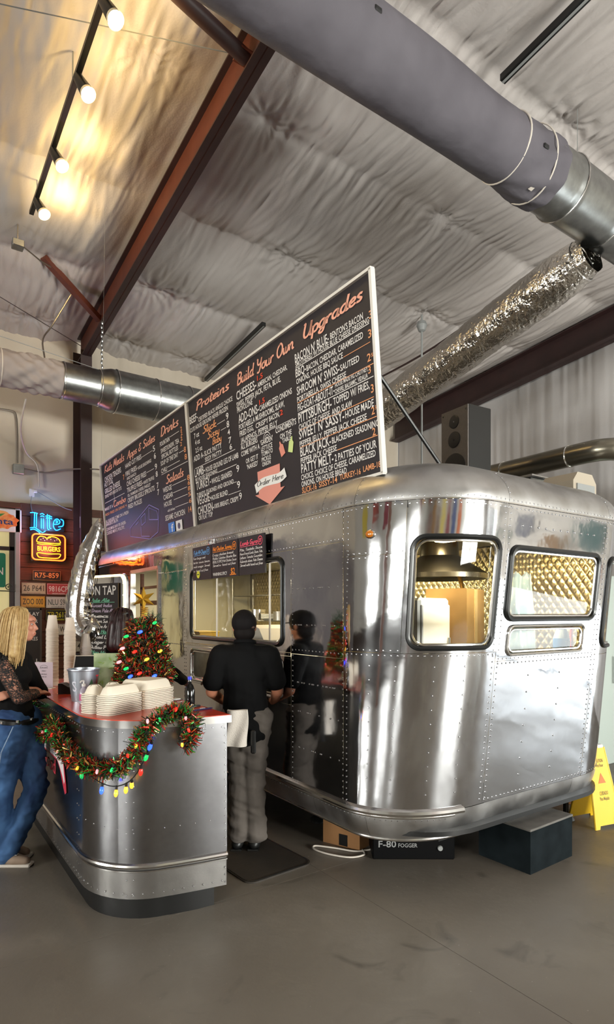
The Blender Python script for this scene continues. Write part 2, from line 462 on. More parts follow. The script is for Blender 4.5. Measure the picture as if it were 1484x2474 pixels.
def vnoise(x, y, seed=0):
    """bilinear value noise on numpy arrays, about -1..1"""
    g = np.random.default_rng(seed).uniform(-1, 1, (64, 64))
    xi = np.floor(x).astype(int); yi = np.floor(y).astype(int); fx = x - xi; fy = y - yi
    fx = fx * fx * (3 - 2 * fx); fy = fy * fy * (3 - 2 * fy)
    a = g[xi % 64, yi % 64]; b = g[(xi + 1) % 64, yi % 64]; c = g[xi % 64, (yi + 1) % 64]; d = g[(xi + 1) % 64, (yi + 1) % 64]
    return (a * (1 - fx) + b * fx) * (1 - fy) + (c * (1 - fx) + d * fx) * fy
def np_grid(name, P, m):
    """P: (ny,nx,3) array -> smooth mesh"""
    ny, nx = P.shape[:2]
    idx = np.arange(ny * nx).reshape(ny, nx)
    q = np.stack([idx[:-1, :-1], idx[:-1, 1:], idx[1:, 1:], idx[1:, :-1]], -1).reshape(-1, 4)
    me = bpy.data.meshes.new(name)
    me.vertices.add(ny * nx); me.vertices.foreach_set('co', P.reshape(-1).astype(np.float32))
    me.loops.add(q.size); me.loops.foreach_set('vertex_index', q.reshape(-1).astype(np.int32))
    me.polygons.add(len(q)); me.polygons.foreach_set('loop_start', np.arange(0, q.size, 4, dtype=np.int32))
    me.polygons.foreach_set('use_smooth', np.ones(len(q), bool))
    me.update(); me.validate(); me.materials.append(m)
    return me

XL, XR, YB, YN = -7.0, 8.6, 9.0, -8.0
def zc(y): return 5.66 + .088 * (9 - y)

# ------------------------------------------------------------------ floor: poured bays between saw cuts
fl = struct('floor', MB().box(((XL + XR) / 2, (YB + YN) / 2, -.13), (XR - XL, YB - YN, .2)), M['concrete'])
xs = [XL, -2.4, .2, 2.27, 4.9, XR]; ys = [YN, -2.1, .55, 3.13, 6.0, YB]
for i in range(len(xs) - 1):
    for j in range(len(ys) - 1):
        g = .003
        MB().box(((xs[i] + xs[i + 1]) / 2, (ys[j] + ys[j + 1]) / 2, -.0175), (xs[i + 1] - xs[i] - g, ys[j + 1] - ys[j] - g, .035)).build('slab', M['concrete'], fl)

# ------------------------------------------------------------------ ceiling: quilted vinyl insulation
x = np.concatenate([np.linspace(XL, -2.6, 14), np.arange(-2.5, XR + .03, .018)])
y = np.concatenate([np.linspace(YN, .9, 26), np.arange(1.0, YB + .05, .018)])
X, Y = np.meshgrid(x, y)
pp = 1.38; y0 = 8.62
t = (Y - y0) / pp; dy = np.abs(t - np.round(t)) * pp                      # distance to the nearest purlin line
sag = -.085 * np.abs(np.sin(PI * t)) ** .6
bl = 1.15; tx = (X - .35) / bl; dx = np.abs(tx - np.round(tx)) * bl
warp = .05 * vnoise(X * 1.7, Y * 1.1, 3) + .02 * vnoise(X * 5, Y * 1.5, 4)
wr = (.75 - 2.6 * np.abs(vnoise((X + warp) * 11, Y * .9, 5))) * .45 + (.7 - 2.4 * np.abs(vnoise((X + .10 * Y + warp) * 19, Y * 1.5, 6))) * .3 + vnoise((X - .15 * Y + warp) * 30, Y * 2.4, 12) * .3
amp = .006 + .017 * np.exp(-dy / .34) * (.55 + .45 * vnoise(X * .9, Y * .8, 7)) + .010 * np.clip(vnoise(X * .6, Y * .6, 8), 0, 1)
row = np.round(t)
px_ = dx * np.sign(tx - np.round(tx) + 1e-9); py_ = (t - row) * pp
jit = vnoise(np.round(tx) * 3.7 + 40, row * 5.3 + 40, 9)
has = (vnoise(np.round(tx) * 7.1 + 20, row * 3.9 + 20, 10) > -.05)
rr = np.hypot(px_ + .1 * jit, py_ * .8); th = np.arctan2(py_, px_ + .1 * jit)
pin = has * (.045 * np.exp(-rr / .10) + .009 * np.exp(-rr / .32) * np.cos(13 * th + 9 * jit + 3 * wr) * np.clip(rr / .08, 0, 1))
crease = -.010 * np.exp(-(dy / .02) ** 2) + .012 * np.exp(-(np.abs(((X + .6) / 1.83) - np.round((X + .6) / 1.83)) * 1.83 / .018) ** 2)
nr = np.clip((np.minimum(np.abs(X - 2.17), np.abs(X - 8.38)) - .10) / .35, 0, 1)
Z = zc(Y) + (sag + amp * wr * 1.7 + pin + crease) * (.08 + .92 * nr) - .02 - .03 * nr
me = np_grid('ceiling', np.stack([X, Y, Z], -1), M['insul'])
ceil = struct('ceiling', me, M['insul'])

# ------------------------------------------------------------------ far eave wall (y=9)
struct('wall_back', MB().box(((XL + 2.25) / 2, YB + .1, 2.85), (2.25 - XL, .2, 5.9)), M['cream'])
x = np.arange(2.25, XR + .05, .03); z = np.arange(0, 5.75, .05); X, Zg = np.meshgrid(x, z)
D = .05 * vnoise(X * 2.2, Zg * .3, 21) + .025 * vnoise(X * 7, Zg * .5, 22) + .006 * vnoise(X * 25, Zg * 3, 23)
struct('trim_1', np_grid('trim_1', np.stack([X, YB - .03 + D, Zg], -1), M['cream']), M['cream'])
# gable wall behind the trailer (x=8.6): draped white insulation
y = np.arange(1.2, YB, .025); z = np.arange(0, 6.4, .05); Yg, Zg = np.meshgrid(y, z)
D = .05 * vnoise(Yg * 1.1, Zg * .25, 31) + .007 * vnoise(Yg * 6, Zg * .35, 32) + .005 * vnoise(Yg * 15, Zg * .9, 33)
struct('wall_right', np_grid('wall_right', np.stack([XR - .05 + D, Yg, np.minimum(Zg, zc(Yg))], -1), M['insul_wall']), M['insul_wall'])
# walls behind the camera, with the glazed openings that light the hall
def holed_wall(name, along, fixed, lo, hi, top, opens, z0, z1, th=.2):
    mb = MB()
    def seg(a, b, c, d):
        if b - a < .01 or d - c < .01: return
        if along == 'x': mb.box(((a + b) / 2, fixed, (c + d) / 2), (b - a, th, d - c))
        else: mb.box((fixed, (a + b) / 2, (c + d) / 2), (th, b - a, d - c))
    prev = lo
    for a, b in opens:
        seg(prev, a, 0, top); seg(a, b, 0, z0); seg(a, b, z1, top); prev = b
    seg(prev, hi, 0, top)
    return struct(name, mb, M['wallgen'])
wf = holed_wall('wall_front', 'x', YN + .0, XL, XR, 7.3, FRONT_OPEN, 1.0, 2.8)
wl = holed_wall('wall_left', 'y', XL, YN, YB, 7.3, LEFT_OPEN, 1.4, 2.7)
wr_ = holed_wall('wall_side', 'y', XR + .1, YN, ADDED_DOOR[0], 7.3, RIGHT_OPEN, .3, 2.5)
struct('trim_8', MB().box((XR + .1, 1.125, 3.65), (.2, .25, 7.3)).box((XR + .1, -.7, 5.2), (.2, 3.4, 4.2)), M['wallgen'])
dd = struct('door_1', MB().box((XR + .1, ADDED_DOOR[0] + .03, 1.55), (.12, .06, 3.1)).box((XR + .1, ADDED_DOOR[1] - .03, 1.55), (.12, .06, 3.1)), M['grey'])
for i in range(9): MB().box((XR + .1, -.7, 1.37 + i * .2), (.04, 3.3, .19), bev=.01).build('slat', M['wallgen'], dd)
k = 0
for along, fixed, opens, z0, z1, nd in (('x', YN, FRONT_OPEN, 1.0, 2.8, 2), ('y', XL, LEFT_OPEN, 1.4, 2.7, 2), ('y', XR + .1, RIGHT_OPEN, .3, 2.5, 2)):
    for a, b in opens:
        k += 1
        fm = MB()
        def bar(u0, u1, c, d):
            if along == 'x': fm.box(((u0 + u1) / 2, fixed, (c + d) / 2), (u1 - u0, .1, d - c))
            else: fm.box((fixed, (u0 + u1) / 2, (c + d) / 2), (.1, u1 - u0, d - c))
        for i in range(nd + 1):
            u = a + (b - a) * i / nd; bar(u - .04, u + .04, z0, z1)
        for zz in (z0 + .04, (z0 + z1) / 2, z1 - .04): bar(a, b, zz - .04, zz + .04)
        w = struct('window_%d' % (k + 1), fm, M['steel_dark'])
        p = MB()
        if along == 'x': p.box(((a + b) / 2, fixed, (z0 + z1) / 2), (b - a, .01, z1 - z0))
        else: p.box((fixed, (a + b) / 2, (z0 + z1) / 2), (.01, b - a, z1 - z0))
        p.build('pane', M['glass'], w)
# hall decoration that the polished trailer mirrors: banners and posters on the walls behind the camera
bc = ['#a8402c', '#c98b2e', '#3d4f80', '#d8c04a', '#2f5a4a', '#8a2f3a', '#d07a3a', '#31343c']
for i in range(8):
    m_ = mat('banner_cloth_%d' % i, bc[i], .7)
    MB().box((XL + 1.0 + i * 1.85, YN + .13, 3.75 + .3 * (i % 3)), (.9, .04, 1.3)).build('banner', m_, wf)
for i in range(7):
    m_ = mat('poster_print_%d' % i, bc[(i * 3 + 1) % 8], .6)
    MB().box((XL + .13, -6.4 + i * 2.1, 3.6 + .35 * (i % 2)), (.04, 1.1, .8)).build('poster', m_, wl)
dkw = mat('added_dark_band_paint', '#2e2019', .45, noise=(3, '#3a2a20', .3))  # unseen dark band, added to darken the trailer's lower reflections
MB().box(((XL + XR) / 2, YN + .14, .48), (XR - XL - .4, .06, .96)).build('added_dark_band', dkw, wf)
MB().box((XL + .14, .5, .65), (.06, 16.6, 1.3)).build('added_dark_band', dkw, wl)
struct('trim_7', MB().box((-3.4, 8.95, 1.5), (7.0, .08, 3.0)), mat('added_dark_panel', '#8b8480', .5, noise=(1.2, '#6a6266', .15)))  # unseen panel, added to darken what the trailer's long side mirrors
for i, (y_, z_, w_, h_, c_) in enumerate(((-2.5, 2.05, .7, .35, '#2f4a3c'), (-1.75, 2.3, .3, .3, '#33364a'), (-1.1, 1.95, .4, .5, '#7a5a34'), (-.5, 2.25, .45, .4, '#3f5a58'), (-.45, 1.7, .3, .3, '#8a3a30'))):
    MB().box((XR + .06, y_, z_), (.02, w_, h_)).build('poster', mat('side_poster_%d' % i, c_, .6), wr_)
for i, (x_, z_, c_) in enumerate(((-5.6, 2.0, '#a0402c'), (-4.4, 2.3, '#c98b2e'), (-3.3, 1.9, '#6a3b26'), (-2.2, 2.2, '#d8c04a'), (-1.0, 2.0, '#8a2f3a'), (.3, 2.2, '#3d4f80'), (1.6, 2.0, '#c0602c'))):
    MB().box((x_, YN + .13, z_), (.8, .04, .9 + .1 * (i % 3))).build('poster', mat('front_poster_%d' % i, c_, .6), wf)
# wooden posts of the hall, to the left of the counter
for i, (px, py) in enumerate(((-3.6, 1.9), (-3.6, -2.6))):
    struct('trim_%d' % (5 + i), MB().box((px, py, zc(py) / 2), (.34, .34, zc(py)), bev=.01), M['wood'])

# ------------------------------------------------------------------ steel frame
RX = 2.17
def ibeam(name, x, y0_, y1_, zt, depth, fw_, m, tw=.012, ft=.016, off=.05, parts=('top', 'web', 'bot')):
    """rafter running along y at x; zt(y) is its top"""
    mb = MB(); n = 12
    for part in parts:
        pts = []
        for i in range(n + 1):
            y_ = y0_ + (y1_ - y0_) * i / n; zt_ = zt(y_) - off
            if part == 'top': a, b, w = zt_ - ft, zt_, fw_
            elif part == 'bot': a, b, w = zt_ - depth, zt_ - depth + ft, fw_
            else: a, b, w = zt_ - depth, zt_, tw
            pts += [(x - w / 2, y_, a), (x + w / 2, y_, a), (x + w / 2, y_, b), (x - w / 2, y_, b)]
        fs = [(0, 1, 2, 3), (4 * n + 3, 4 * n + 2, 4 * n + 1, 4 * n)]
        for i in range(n):
            for k_ in range(4): fs.append((4 * i + k_, 4 * i + 4 + k_, 4 * i + 4 + (k_ + 1) % 4, 4 * i + (k_ + 1) % 4))
        mb.add(pts, fs)
    return mb
rf = struct('trim_2', ibeam('rafter', RX, YN + .15, 8.86, zc, .36, .21, M['steel_red'], parts=('web',)), M['steel_red'], label='steel rafter running up the ceiling, lamp glow coloured into its web')
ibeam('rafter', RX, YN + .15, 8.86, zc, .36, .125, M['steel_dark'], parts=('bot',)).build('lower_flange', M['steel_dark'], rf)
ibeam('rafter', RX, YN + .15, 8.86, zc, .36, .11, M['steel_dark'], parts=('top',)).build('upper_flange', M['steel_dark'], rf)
struct('trim_3', ibeam('rafter', 8.38, 1.3, 8.95, zc, .42, .22, M['steel_dark']), M['steel_dark'], label='dark steel rafter along the white gable wall')
# column under the rafter
cb = MB()
cb.box((RX, 8.93, 2.72), (.19, .014, 5.44)); cb.box((RX, 8.58, 2.68), (.15, .016, 5.36)); cb.box((RX, 8.755, 2.72), (.012, .34, 5.4))
struct('trim_4', cb, M['steel_dark'], label='dark brown steel column at the back wall')
# bracing pieces that meet the rafter
def beam_thing(name, label, cat, a, b, w, h, m):
    a = Vector(a); b = Vector(b); d = (b - a); L = d.length; d.normalize()
    u = Vector((0, 0, 1)); u = (u - d * u.dot(d)).normalized(); s = d.cross(u)
    mb = MB(); vs = []
    for p in (a, b):
        for i, j in ((-1, -1), (1, -1), (1, 1), (-1, 1)): vs.append(p + s * (i * w / 2) + u * (j * h / 2))
    mb.add(vs, [(3, 2, 1, 0), (4, 5, 6, 7)] + [(i, (i + 1) % 4, 4 + (i + 1) % 4, 4 + i) for i in range(4)])
    return tag(mb.build(name, m), label, cat)
t_ = thing('strut_pipe', 'dark brown round strut meeting the rafter near the big duct', 'strut')
MB().tube([(.35, 3.55, 5.93), (2.12, 3.87, 5.80)], .055, 12).build('pipe', M['steel_dark'], t_)
MB().box((2.10, 3.87, 5.80), (.1, .14, .012)).build('end_plate', M['steel_red'], t_)
beam_thing('flange_brace', 'short red brown angle brace joining the rafter above the left duct', 'brace', (1.36, 7.25, 5.74), (2.15, 7.86, 5.50), .07, .07, M['steel_red'])
# ------------------------------------------------------------------ the polished aluminium trailer
XS, YE, YF, W, RC = 2.296, 2.30, 8.45, 2.45, .62
LS = YF - YE - RC; LA = PI * RC / 2; LE = W - 2 * RC
S1, S2, S3, S4 = LS, LS + LA, LS + LA + LE, LS + 2 * LA + LE          # corner start, end start, far corner start, far side start
SEND = S4 + LS
ZB, ZM, ZS, ZT = .30, .49, 2.34, 2.62
def inset(z):
    if z < ZM: return .07 * ((ZM - z) / (ZM - ZB)) ** 2
    if z > ZS: return .38 * (1 - math.sqrt(max(0, 1 - ((z - ZS) / (ZT - ZS)) ** 2)))
    return 0.
def plan(s, d):
    if s < S1: return XS + d, YF - s
    if s < S2:
        a = (s - S1) / RC; return XS + RC - math.cos(a) * (RC - d), YE + RC - math.sin(a) * (RC - d)
    if s < S3: return XS + RC + s - S2, YE + d
    if s < S4:
        a = (s - S3) / RC; return XS + W - RC + math.sin(a) * (RC - d), YE + RC - math.cos(a) * (RC - d)
    return XS + W - d, YE + RC + s - S4
def S(s, z, out=0.):
    x, y = plan(s, inset(z) - out)
    w = min(1, max(0, 1 - (y - YE) / RC))
    return Vector((x, y + .11 * (1.68 - z) * w, z + (out * max(0, (z - ZS) / (ZT - ZS)))))
def Sn(s, z):
    e = .004
    n = (S(s + e, z) - S(s - e, z)).cross(S(s, min(z + e, ZT)) - S(s, z - e))
    return n.normalized()
TL = Vector((XS + W / 2, 5.4, 0))
tr = thing('food_trailer', 'vintage polished aluminium travel trailer used as a burger kitchen', 'trailer', TL)
def wb(mb, name, m, parent, sharp=35):
    """parent is an unrotated top-level Empty (or a part of one): world-space vertices become local"""
    p = parent; off = Vector((0, 0, 0))
    while p is not None: off += p.location; p = p.parent
    mb.v = [(a - off[0], b - off[1], c - off[2]) for a, b, c in mb.v]
    return mb.build(name, m, parent, sharp=sharp)
def steps(a, b, d): 
    n = max(1, int(math.ceil((b - a) / d))); return [a + (b - a) * i / n for i in range(n + 1)]
def patch(s0, s1, z0, z1, out=0., g=.0012, ds=.06, dz=.09):
    ss = steps(s0 + g, s1 - g, ds); zz = steps(z0 + g, z1 - g, dz if z1 <= ZS + .01 else .025)
    mb = MB(); n = len(ss)
    mb.add([S(s, z, out) for z in zz for s in ss], [(j * n + i, j * n + i + 1, (j + 1) * n + i + 1, (j + 1) * n + i) for j in range(len(zz) - 1) for i in range(n - 1)])
    return mb
def rrect(s0, s1, z0, z1, r, n=14, c=7):
    """closed rounded rectangle, counter-clockwise; returns points and matching outer ratios"""
    pts = []
    def edge(ax, a, b, fx):
        for i in range(n): 
            t = a + (b - a) * i / n
            pts.append((t, fx) if ax == 's' else (fx, t))
    def arc(cs, cz, a0):
        for i in range(c):
            a = a0 + PI / 2 * i / c; pts.append((cs + r * math.cos(a), cz + r * math.sin(a)))
    edge('s', s0 + r, s1 - r, z0); arc(s1 - r, z0 + r, -PI / 2)
    edge('z', z0 + r, z1 - r, s1); arc(s1 - r, z1 - r, 0)
    edge('s', s1 - r, s0 + r, z1); arc(s0 + r, z1 - r, PI / 2)
    edge('z', z1 - r, z0 + r, s0); arc(s0 + r, z0 + r, PI)
    return pts
def ring(s0, s1, z0, z1, h, out=0., K=5, g=.0012):
    s0 += g; s1 -= g; z0 += g; z1 -= g
    hs0, hs1, hz0, hz1, r = h; n, c = 14, 7
    inn = rrect(hs0, hs1, hz0, hz1, r, n, c); N = len(inn); outp = []
    for i, (a, b) in enumerate(inn):
        ra = (a - hs0) / (hs1 - hs0); rb = (b - hz0) / (hz1 - hz0)
        q = i // (n + c); k = i % (n + c); mid = n + c // 2
        side = q if k <= mid else q + 1
        if k == mid:
            outp.append(((s1, z0), (s1, z1), (s0, z1), (s0, z0))[q]); continue
        side %= 4
        outp.append([(s0 + ra * (s1 - s0), z0), (s1, z0 + rb * (z1 - z0)), (s0 + ra * (s1 - s0), z1), (s0, z0 + rb * (z1 - z0))][side])
    mb = MB(); vs = []
    for k in range(K + 1):
        t = k / K
        for (a, b), (c_, d) in zip(inn, outp): vs.append(S(a + (c_ - a) * t, b + (d - b) * t, out))
    fs = [(k * N + i, (k + 1) * N + i, (k + 1) * N + (i + 1) % N, k * N + (i + 1) % N) for k in range(K) for i in range(N)]
    return mb.add(vs, fs)
def pane_mesh(h, out=-.012, K=7):
    inn = rrect(*h); N = len(inn); cs, cz = (h[0] + h[1]) / 2, (h[2] + h[3]) / 2
    vs = [S(cs, cz, out)]; fs = []
    for k in range(1, K + 1):
        for a, b in inn: vs.append(S(cs + (a - cs) * k / K, cz + (b - cz) * k / K, out))
    for i in range(N): fs.append((0, 1 + i, 1 + (i + 1) % N))
    for k in range(K - 1):
        for i in range(N):
            a = 1 + k * N + i; b = 1 + k * N + (i + 1) % N; fs.append((a, a + N, b + N, b))
    return MB().add(vs, fs)
def path_tube(pts, r, out=0., n=8, closed=True):
    return MB().tube([S(a, b, out) for a, b in pts], r, n, closed=closed)
WIN1 = (5.985, 6.545, 1.475, 2.125, .075)
WIN2 = (6.665, 7.64, 1.645, 2.085, .06)
VENT2 = (6.70, 7.54, 1.42, 1.60, .045)
WIN3 = (7.79, 8.55, 1.44, 2.08, .075)
WINS = (3.20, 4.82, 1.45, 2.085, .07)
VENTS = (3.20, 4.81, 1.06, 1.345, .05)
DOOR = (1.45, 2.35, .46, 2.17)
P = lambda mb, nm='panel', m='alu': wb(mb, nm, M[m], tr)
# long side, from the far end towards the camera
P(patch(0, 1.45, ZM, 1.40)); P(patch(0, 1.45, 1.40, ZS, .0015))
P(patch(1.45, 2.35, 2.17, ZS, .001))
P(patch(2.35, 3.05, ZM, 1.40)); P(patch(2.35, 3.05, 1.40, 2.11, .0015)); P(patch(2.35, 3.05, 2.11, ZS, .003))
P(patch(3.05, 4.93, ZM, 1.03)); P(ring(3.05, 4.93, 1.03, 1.375, VENTS, .001)); P(ring(3.05, 4.93, 1.40, 2.13, WINS, .002))
P(patch(3.05, 4.93, 1.375, 1.40, .004), 'belt_strip', 'alu_bead'); P(patch(3.05, S1, 2.13, ZS, .003))
P(patch(4.93, S1, ZM, 1.395)); P(patch(4.93, S1, 1.395, 2.13, .002))
# near corner
P(patch(S1, 6.60, ZM, 1.445, .001)); P(patch(S1, 5.945, 1.445, 2.03, .002)); P(patch(S1, 5.945, 2.03, ZS, .001)); P(ring(5.945, 6.60, 1.445, ZS, WIN1, .002))
# end wall
P(patch(6.60, 7.70, ZM, 1.385, .001)); P(ring(6.60, 7.70, 1.385, 1.622, VENT2, .002)); P(ring(6.60, 7.70, 1.622, ZS, WIN2, .001))
# far corner and hidden long side
P(patch(7.70, S4 + .05, ZM, 1.385, .002)); P(ring(7.70, S4 + .05, 1.385, ZS, WIN3, .001)); P(patch(S4 + .05, SEND, ZM, ZS, 0, ds=.4, dz=.4))
# skirt below the bead
sk = [0, 1.2, 2.35, 3.9, 5.2, 5.75, 6.62, 7.6, S4, SEND]
for a, b in zip(sk[:-1], sk[1:]): P(patch(a, b, ZB, ZM, .004 if a < 6.6 else 0., dz=.03, ds=.06 if b < SEND else .4), 'skirt_panel', 'alu_dull')
# roof edge panels
rp = [0, 1.6, 3.2, 4.55, 5.30, 5.62, 6.60, 7.72, S4, SEND]
for a, b in zip(rp[:-1], rp[1:]): P(patch(a, b, ZS, ZT, .002, ds=.06 if b < SEND else .4), 'roof_panel', 'alu_dull')
dk = MB(); n = 24
def deck(u, v):
    y_ = YE + .25 + (YF - YE - .25) * v; xa, xb = XS + .30, XS + W - .30
    if v < .12: sh = .33 * (1 - v / .12) ** 2; xa += sh; xb -= sh
    return (xa + (xb - xa) * u, y_, ZT - .035 + .05 * math.sin(PI * u))
P(dk.grid(deck, 10, 30), 'roof_deck', 'alu_dull')
# far end wall, belly
P(MB().box((XS + W / 2, YF - .01, (ZB + ZT) / 2 - .02), (W - .06, .02, ZT - ZB - .1)), 'end_panel')
P(MB().prism([tuple(plan(s, .1)) for s in steps(0, SEND, .12)], .34, .37), 'belly_pan', 'black')
# beads
P(path_tube([(s, ZM - .003) for s in steps(0, 6.42, .05)], .021, .012, 8, False), 'bead', 'alu_bead')
P(path_tube([(s, ZM - .028) for s in steps(0, 6.36, .05)], .010, .009, 8, False), 'bead', 'alu_bead')
P(path_tube([(s, ZB + .004) for s in steps(0, S4, .05)], .012, .0, 8, False), 'bottom_rail', 'alu_bead')
P(path_tube([(s, ZS + .002) for s in steps(0, S4, .05)], .006, .002, 6, False), 'drip_rail', 'alu_bead')
# rivets
rv = MB()
def rivet(s, z, r=.0055):
    p = S(s, z, .002); nrm = Sn(s, z); u = nrm.orthogonal().normalized(); v = nrm.cross(u); b = []
    for k in range(6):
        a = k * PI / 3; b.append(p + (u * math.cos(a) + v * math.sin(a)) * r)
    for k in range(6):
        a = k * PI / 3; b.append(p + (u * math.cos(a) + v * math.sin(a)) * r * .62 + nrm * r * .6)
    b.append(p + nrm * r * .78)
    rv.add(b, [(k, (k + 1) % 6, 6 + (k + 1) % 6, 6 + k) for k in range(6)] + [(6 + k, 6 + (k + 1) % 6, 12) for k in range(6)])
def rrow(s0, z0, s1, z1, d=.036):
    L = math.hypot(s1 - s0, z1 - z0); n_ = max(1, int(L / d))
    for i in range(n_ + 1): rivet(s0 + (s1 - s0) * i / n_, z0 + (z1 - z0) * i / n_)
for s in (2.37, 3.03, 3.07, 4.95, 5.525, 5.565, 6.575, 6.625, 7.68, 7.72): rrow(s, ZM + .03, s, ZS - .02)
for z, a, b in ((ZS - .022, .05, S4), (ZS + .02, .05, S4), (1.425, 4.95, 5.52), (1.375, 2.4, 3.0), (2.10, 2.4, 3.05), (2.15, 3.05, 5.52), (1.46, 5.57, 5.93), (1.43, 5.57, 6.57), (2.015, 5.57, 5.93), (2.045, 5.57, 5.93), (1.388, 3.1, 4.9), (1.40, 6.63, 7.67), (1.37, 6.63, 7.67), (ZM + .02, 6.62, S4), (ZM - .05, .05, 6.3)):
    rrow(a, z, b, z, .04)
for s in (1.6, 3.2, 4.55, 5.30, 5.62, 6.60, 7.72): rrow(s + .012, ZS + .03, s + .012, ZT - .08, .03)
for i in range(60): rivet(random.uniform(4.98, 5.5), random.choice((.75, 1.0, 1.2, 1.6, 1.85)) , .006)
for i in range(10):
    for s in (5.75, 5.92, 6.15, 6.35): rivet(s, .6 + i * .085, .006)
for s in (6.95, 7.3): 
    for i in range(7): rivet(s, .62 + i * .11, .006)
for s in np.arange(6.75, 7.6, .08): rivet(s, 2.22, .007)
r_ = P(rv, 'rivet', 'rivet'); tag(r_, 'small domed rivets along the panel seams', kind='stuff')
# windows: rubber gasket, inner aluminium frame, pane
def window(h, gasket=.016, m='rubber', div=()):
    w = P(path_tube(rrect(*h), gasket, .006, 8), 'window', m)
    h2 = (h[0] + .02, h[1] - .02, h[2] + .02, h[3] - .02, h[4])
    wb(path_tube(rrect(*h2), .009, -.004, 6), 'window_frame', M['alu_bead'], w)
    wb(pane_mesh(h), 'pane', M['glass'], w)
    for s in div:
        wb(MB().tube([S(s, h[2] + .01, -.01), S(s, h[3] - .01, -.01)], .009, 6), 'mullion', M['offwhite'], w)
    return w
window(WINS, div=(3.72, 4.62)); window(WIN1, .015); window(WIN2, .017); window(WIN3, .014)
window(VENTS, .012, 'alu_bead'); window(VENT2, .010, 'alu_bead')
# marker lamp, small details
amber = mat('amber_lens', '#b8691a', .15, 0, coat=1)
mk = P(MB().ball((0, 0, 0), 1, 14, 8, (.001, .001, .001)), 'marker_lamp', 'alu_bead')
mk.data = MB().ball((0, 0, 0), .035, 16, 8, (.35, 1, .8)).mesh('marker_lamp'); mk.data.materials.append(M['alu_bead'])
p_ = S(5.735, 2.155, .004); n_ = Sn(5.735, 2.155); mk.location = p_ - TL; mk.rotation_euler = (0, 0, math.atan2(n_.y, n_.x))
MB().ball((.008, 0, 0), .028, 16, 8, (.5, 1, .8)).build('lens', amber, mk)
# door frame and open door leaf
ds0, ds1, dz0, dz1 = DOOR
df = MB()
for s in (ds0, ds1): df.box((XS + .01, YF - s, (dz0 + dz1) / 2), (.06, .04, dz1 - dz0))
df.box((XS + .01, YF - (ds0 + ds1) / 2, dz1), (.06, ds1 - ds0, .04)); df.box((XS + .01, YF - (ds0 + ds1) / 2, dz0), (.08, ds1 - ds0, .04))
P(df, 'door_frame', 'alu_dull')
inner = MB().box((XS + .10, YF - 1.9, 1.98), (.03, .80, .03)).box((XS + .10, YF - 1.9, 1.80), (.03, .80, .05)).box((XS + .10, YF - 1.52, 1.5), (.03, .05, 1.3)).box((XS + .10, YF - 2.28, 1.5), (.03, .05, 1.3))
P(inner, 'screen_door_frame', 'wood')
LEAF_A = R(17)
LX = Vector((-math.sin(LEAF_A), math.cos(LEAF_A), 0)); LN = Vector((-math.cos(LEAF_A), -math.sin(LEAF_A), 0)); LP = Vector((XS - .03, YF - ds0 + .03, 0))
leaf_fr = lambda a, b, c: tuple(LP + LX * a + Vector((0, 0, b)) + LN * c)
hl = rrect(.0, .88, .50, 2.16, .10, 6, 6)
lf = P(MB().prism([(a, b) for a, b in hl], 0, .03, leaf_fr), 'door', 'alu')
# running gear and jacks under the belly
for y_ in (5.3, 6.1):
    for x_ in (XS + .22, XS + W - .22):
        wh = P(MB().lathe([(.10, -.09), (.26, -.09), (.31, -.06), (.31, .06), (.26, .09), (.10, .09)], (x_, y_, .31), 24, 'x'), 'wheel', 'rubber')
        wb(MB().lathe([(.0, -.095), (.17, -.10), (.18, -.07)], (x_, y_, .31), 16, 'x'), 'hub', M['grey'], wh)
ch = MB()
for x_ in (XS + .55, XS + W - .55): ch.box((x_, 5.4, .30), (.08, 5.6, .12))
P(ch, 'chassis_rail', 'black')
for x_, y_ in ((XS + W - .25, 2.78), (XS + .5, 3.9), (XS + .55, 7.6)):
    P(MB().lathe([(.07, 0), (.06, .02), (.022, .05), (.022, .34)], (x_, y_, 0), 10), 'jack', 'black')

# ------------------------------------------------------------------ inside the trailer
quilt = mat('quilted_steel', '#d8c89c', .3, 1, bump=(30, .0004))
inn_w = mat('warm_inner_lining', '#c6bc9e', .45, .0)
fl_y0, fl_y1 = YE + .12, YF - .1
IX = XS + W - .09
P(MB().box((XS + W / 2, 5.5, .47), (W - .2, 5.6, .05)), 'kitchen_floor', 'grey')
wb(MB().box((XS + W / 2, 5.45, 2.33), (W - .25, 5.7, .02)), 'kitchen_ceiling', inn_w, tr)
# embossed diamond sheet on the far lining
qy = np.linspace(2.62, 8.2, 560); qz = np.linspace(.95, 2.32, 150); Yq, Zq = np.meshgrid(qy, qz)
uu = Yq / .075; vv = Zq / .105
a1 = np.abs((uu + vv) - np.round(uu + vv)); a2 = np.abs((uu - vv) - np.round(uu - vv))
Dq = .016 * np.minimum(np.minimum(a1, a2) * 2.4, .55) ** .8
me = np_grid('quilted_lining', np.stack([IX - Dq - TL.x, Yq - TL.y, Zq - TL.z], -1), quilt)
o = obj('quilted_lining', me, quilt, tr)
wb(MB().box((IX + .02, 5.5, 1.4), (.02, 5.7, 1.9)), 'kitchen_lining', inn_w, tr)
wb(MB().box((XS + W / 2, YF - .12, 1.4), (W - .2, .02, 1.9)), 'kitchen_end_lining', inn_w, tr)
lampm = mat('kitchen_lamp_glow', '#fff2cf', .5, emit=('#ffe9b0', 6))
for i, (lx, ly) in enumerate(((XS + 1.30, 3.05), (XS + 1.2, 4.9), (XS + 1.2, 6.9))):
    w = P(MB().box((lx, ly, 2.295), (.16, .62, .045), bev=.01), 'ceiling_lamp', 'white')
    wb(MB().box((lx, ly, 2.262), (.11, .56, .02), bev=.006), 'diffuser', lampm, w)
    area('kitchen_lamp', (lx, ly, 2.245), (0, 0, 0), .12, .56, 15, (1.0, .85, .55))
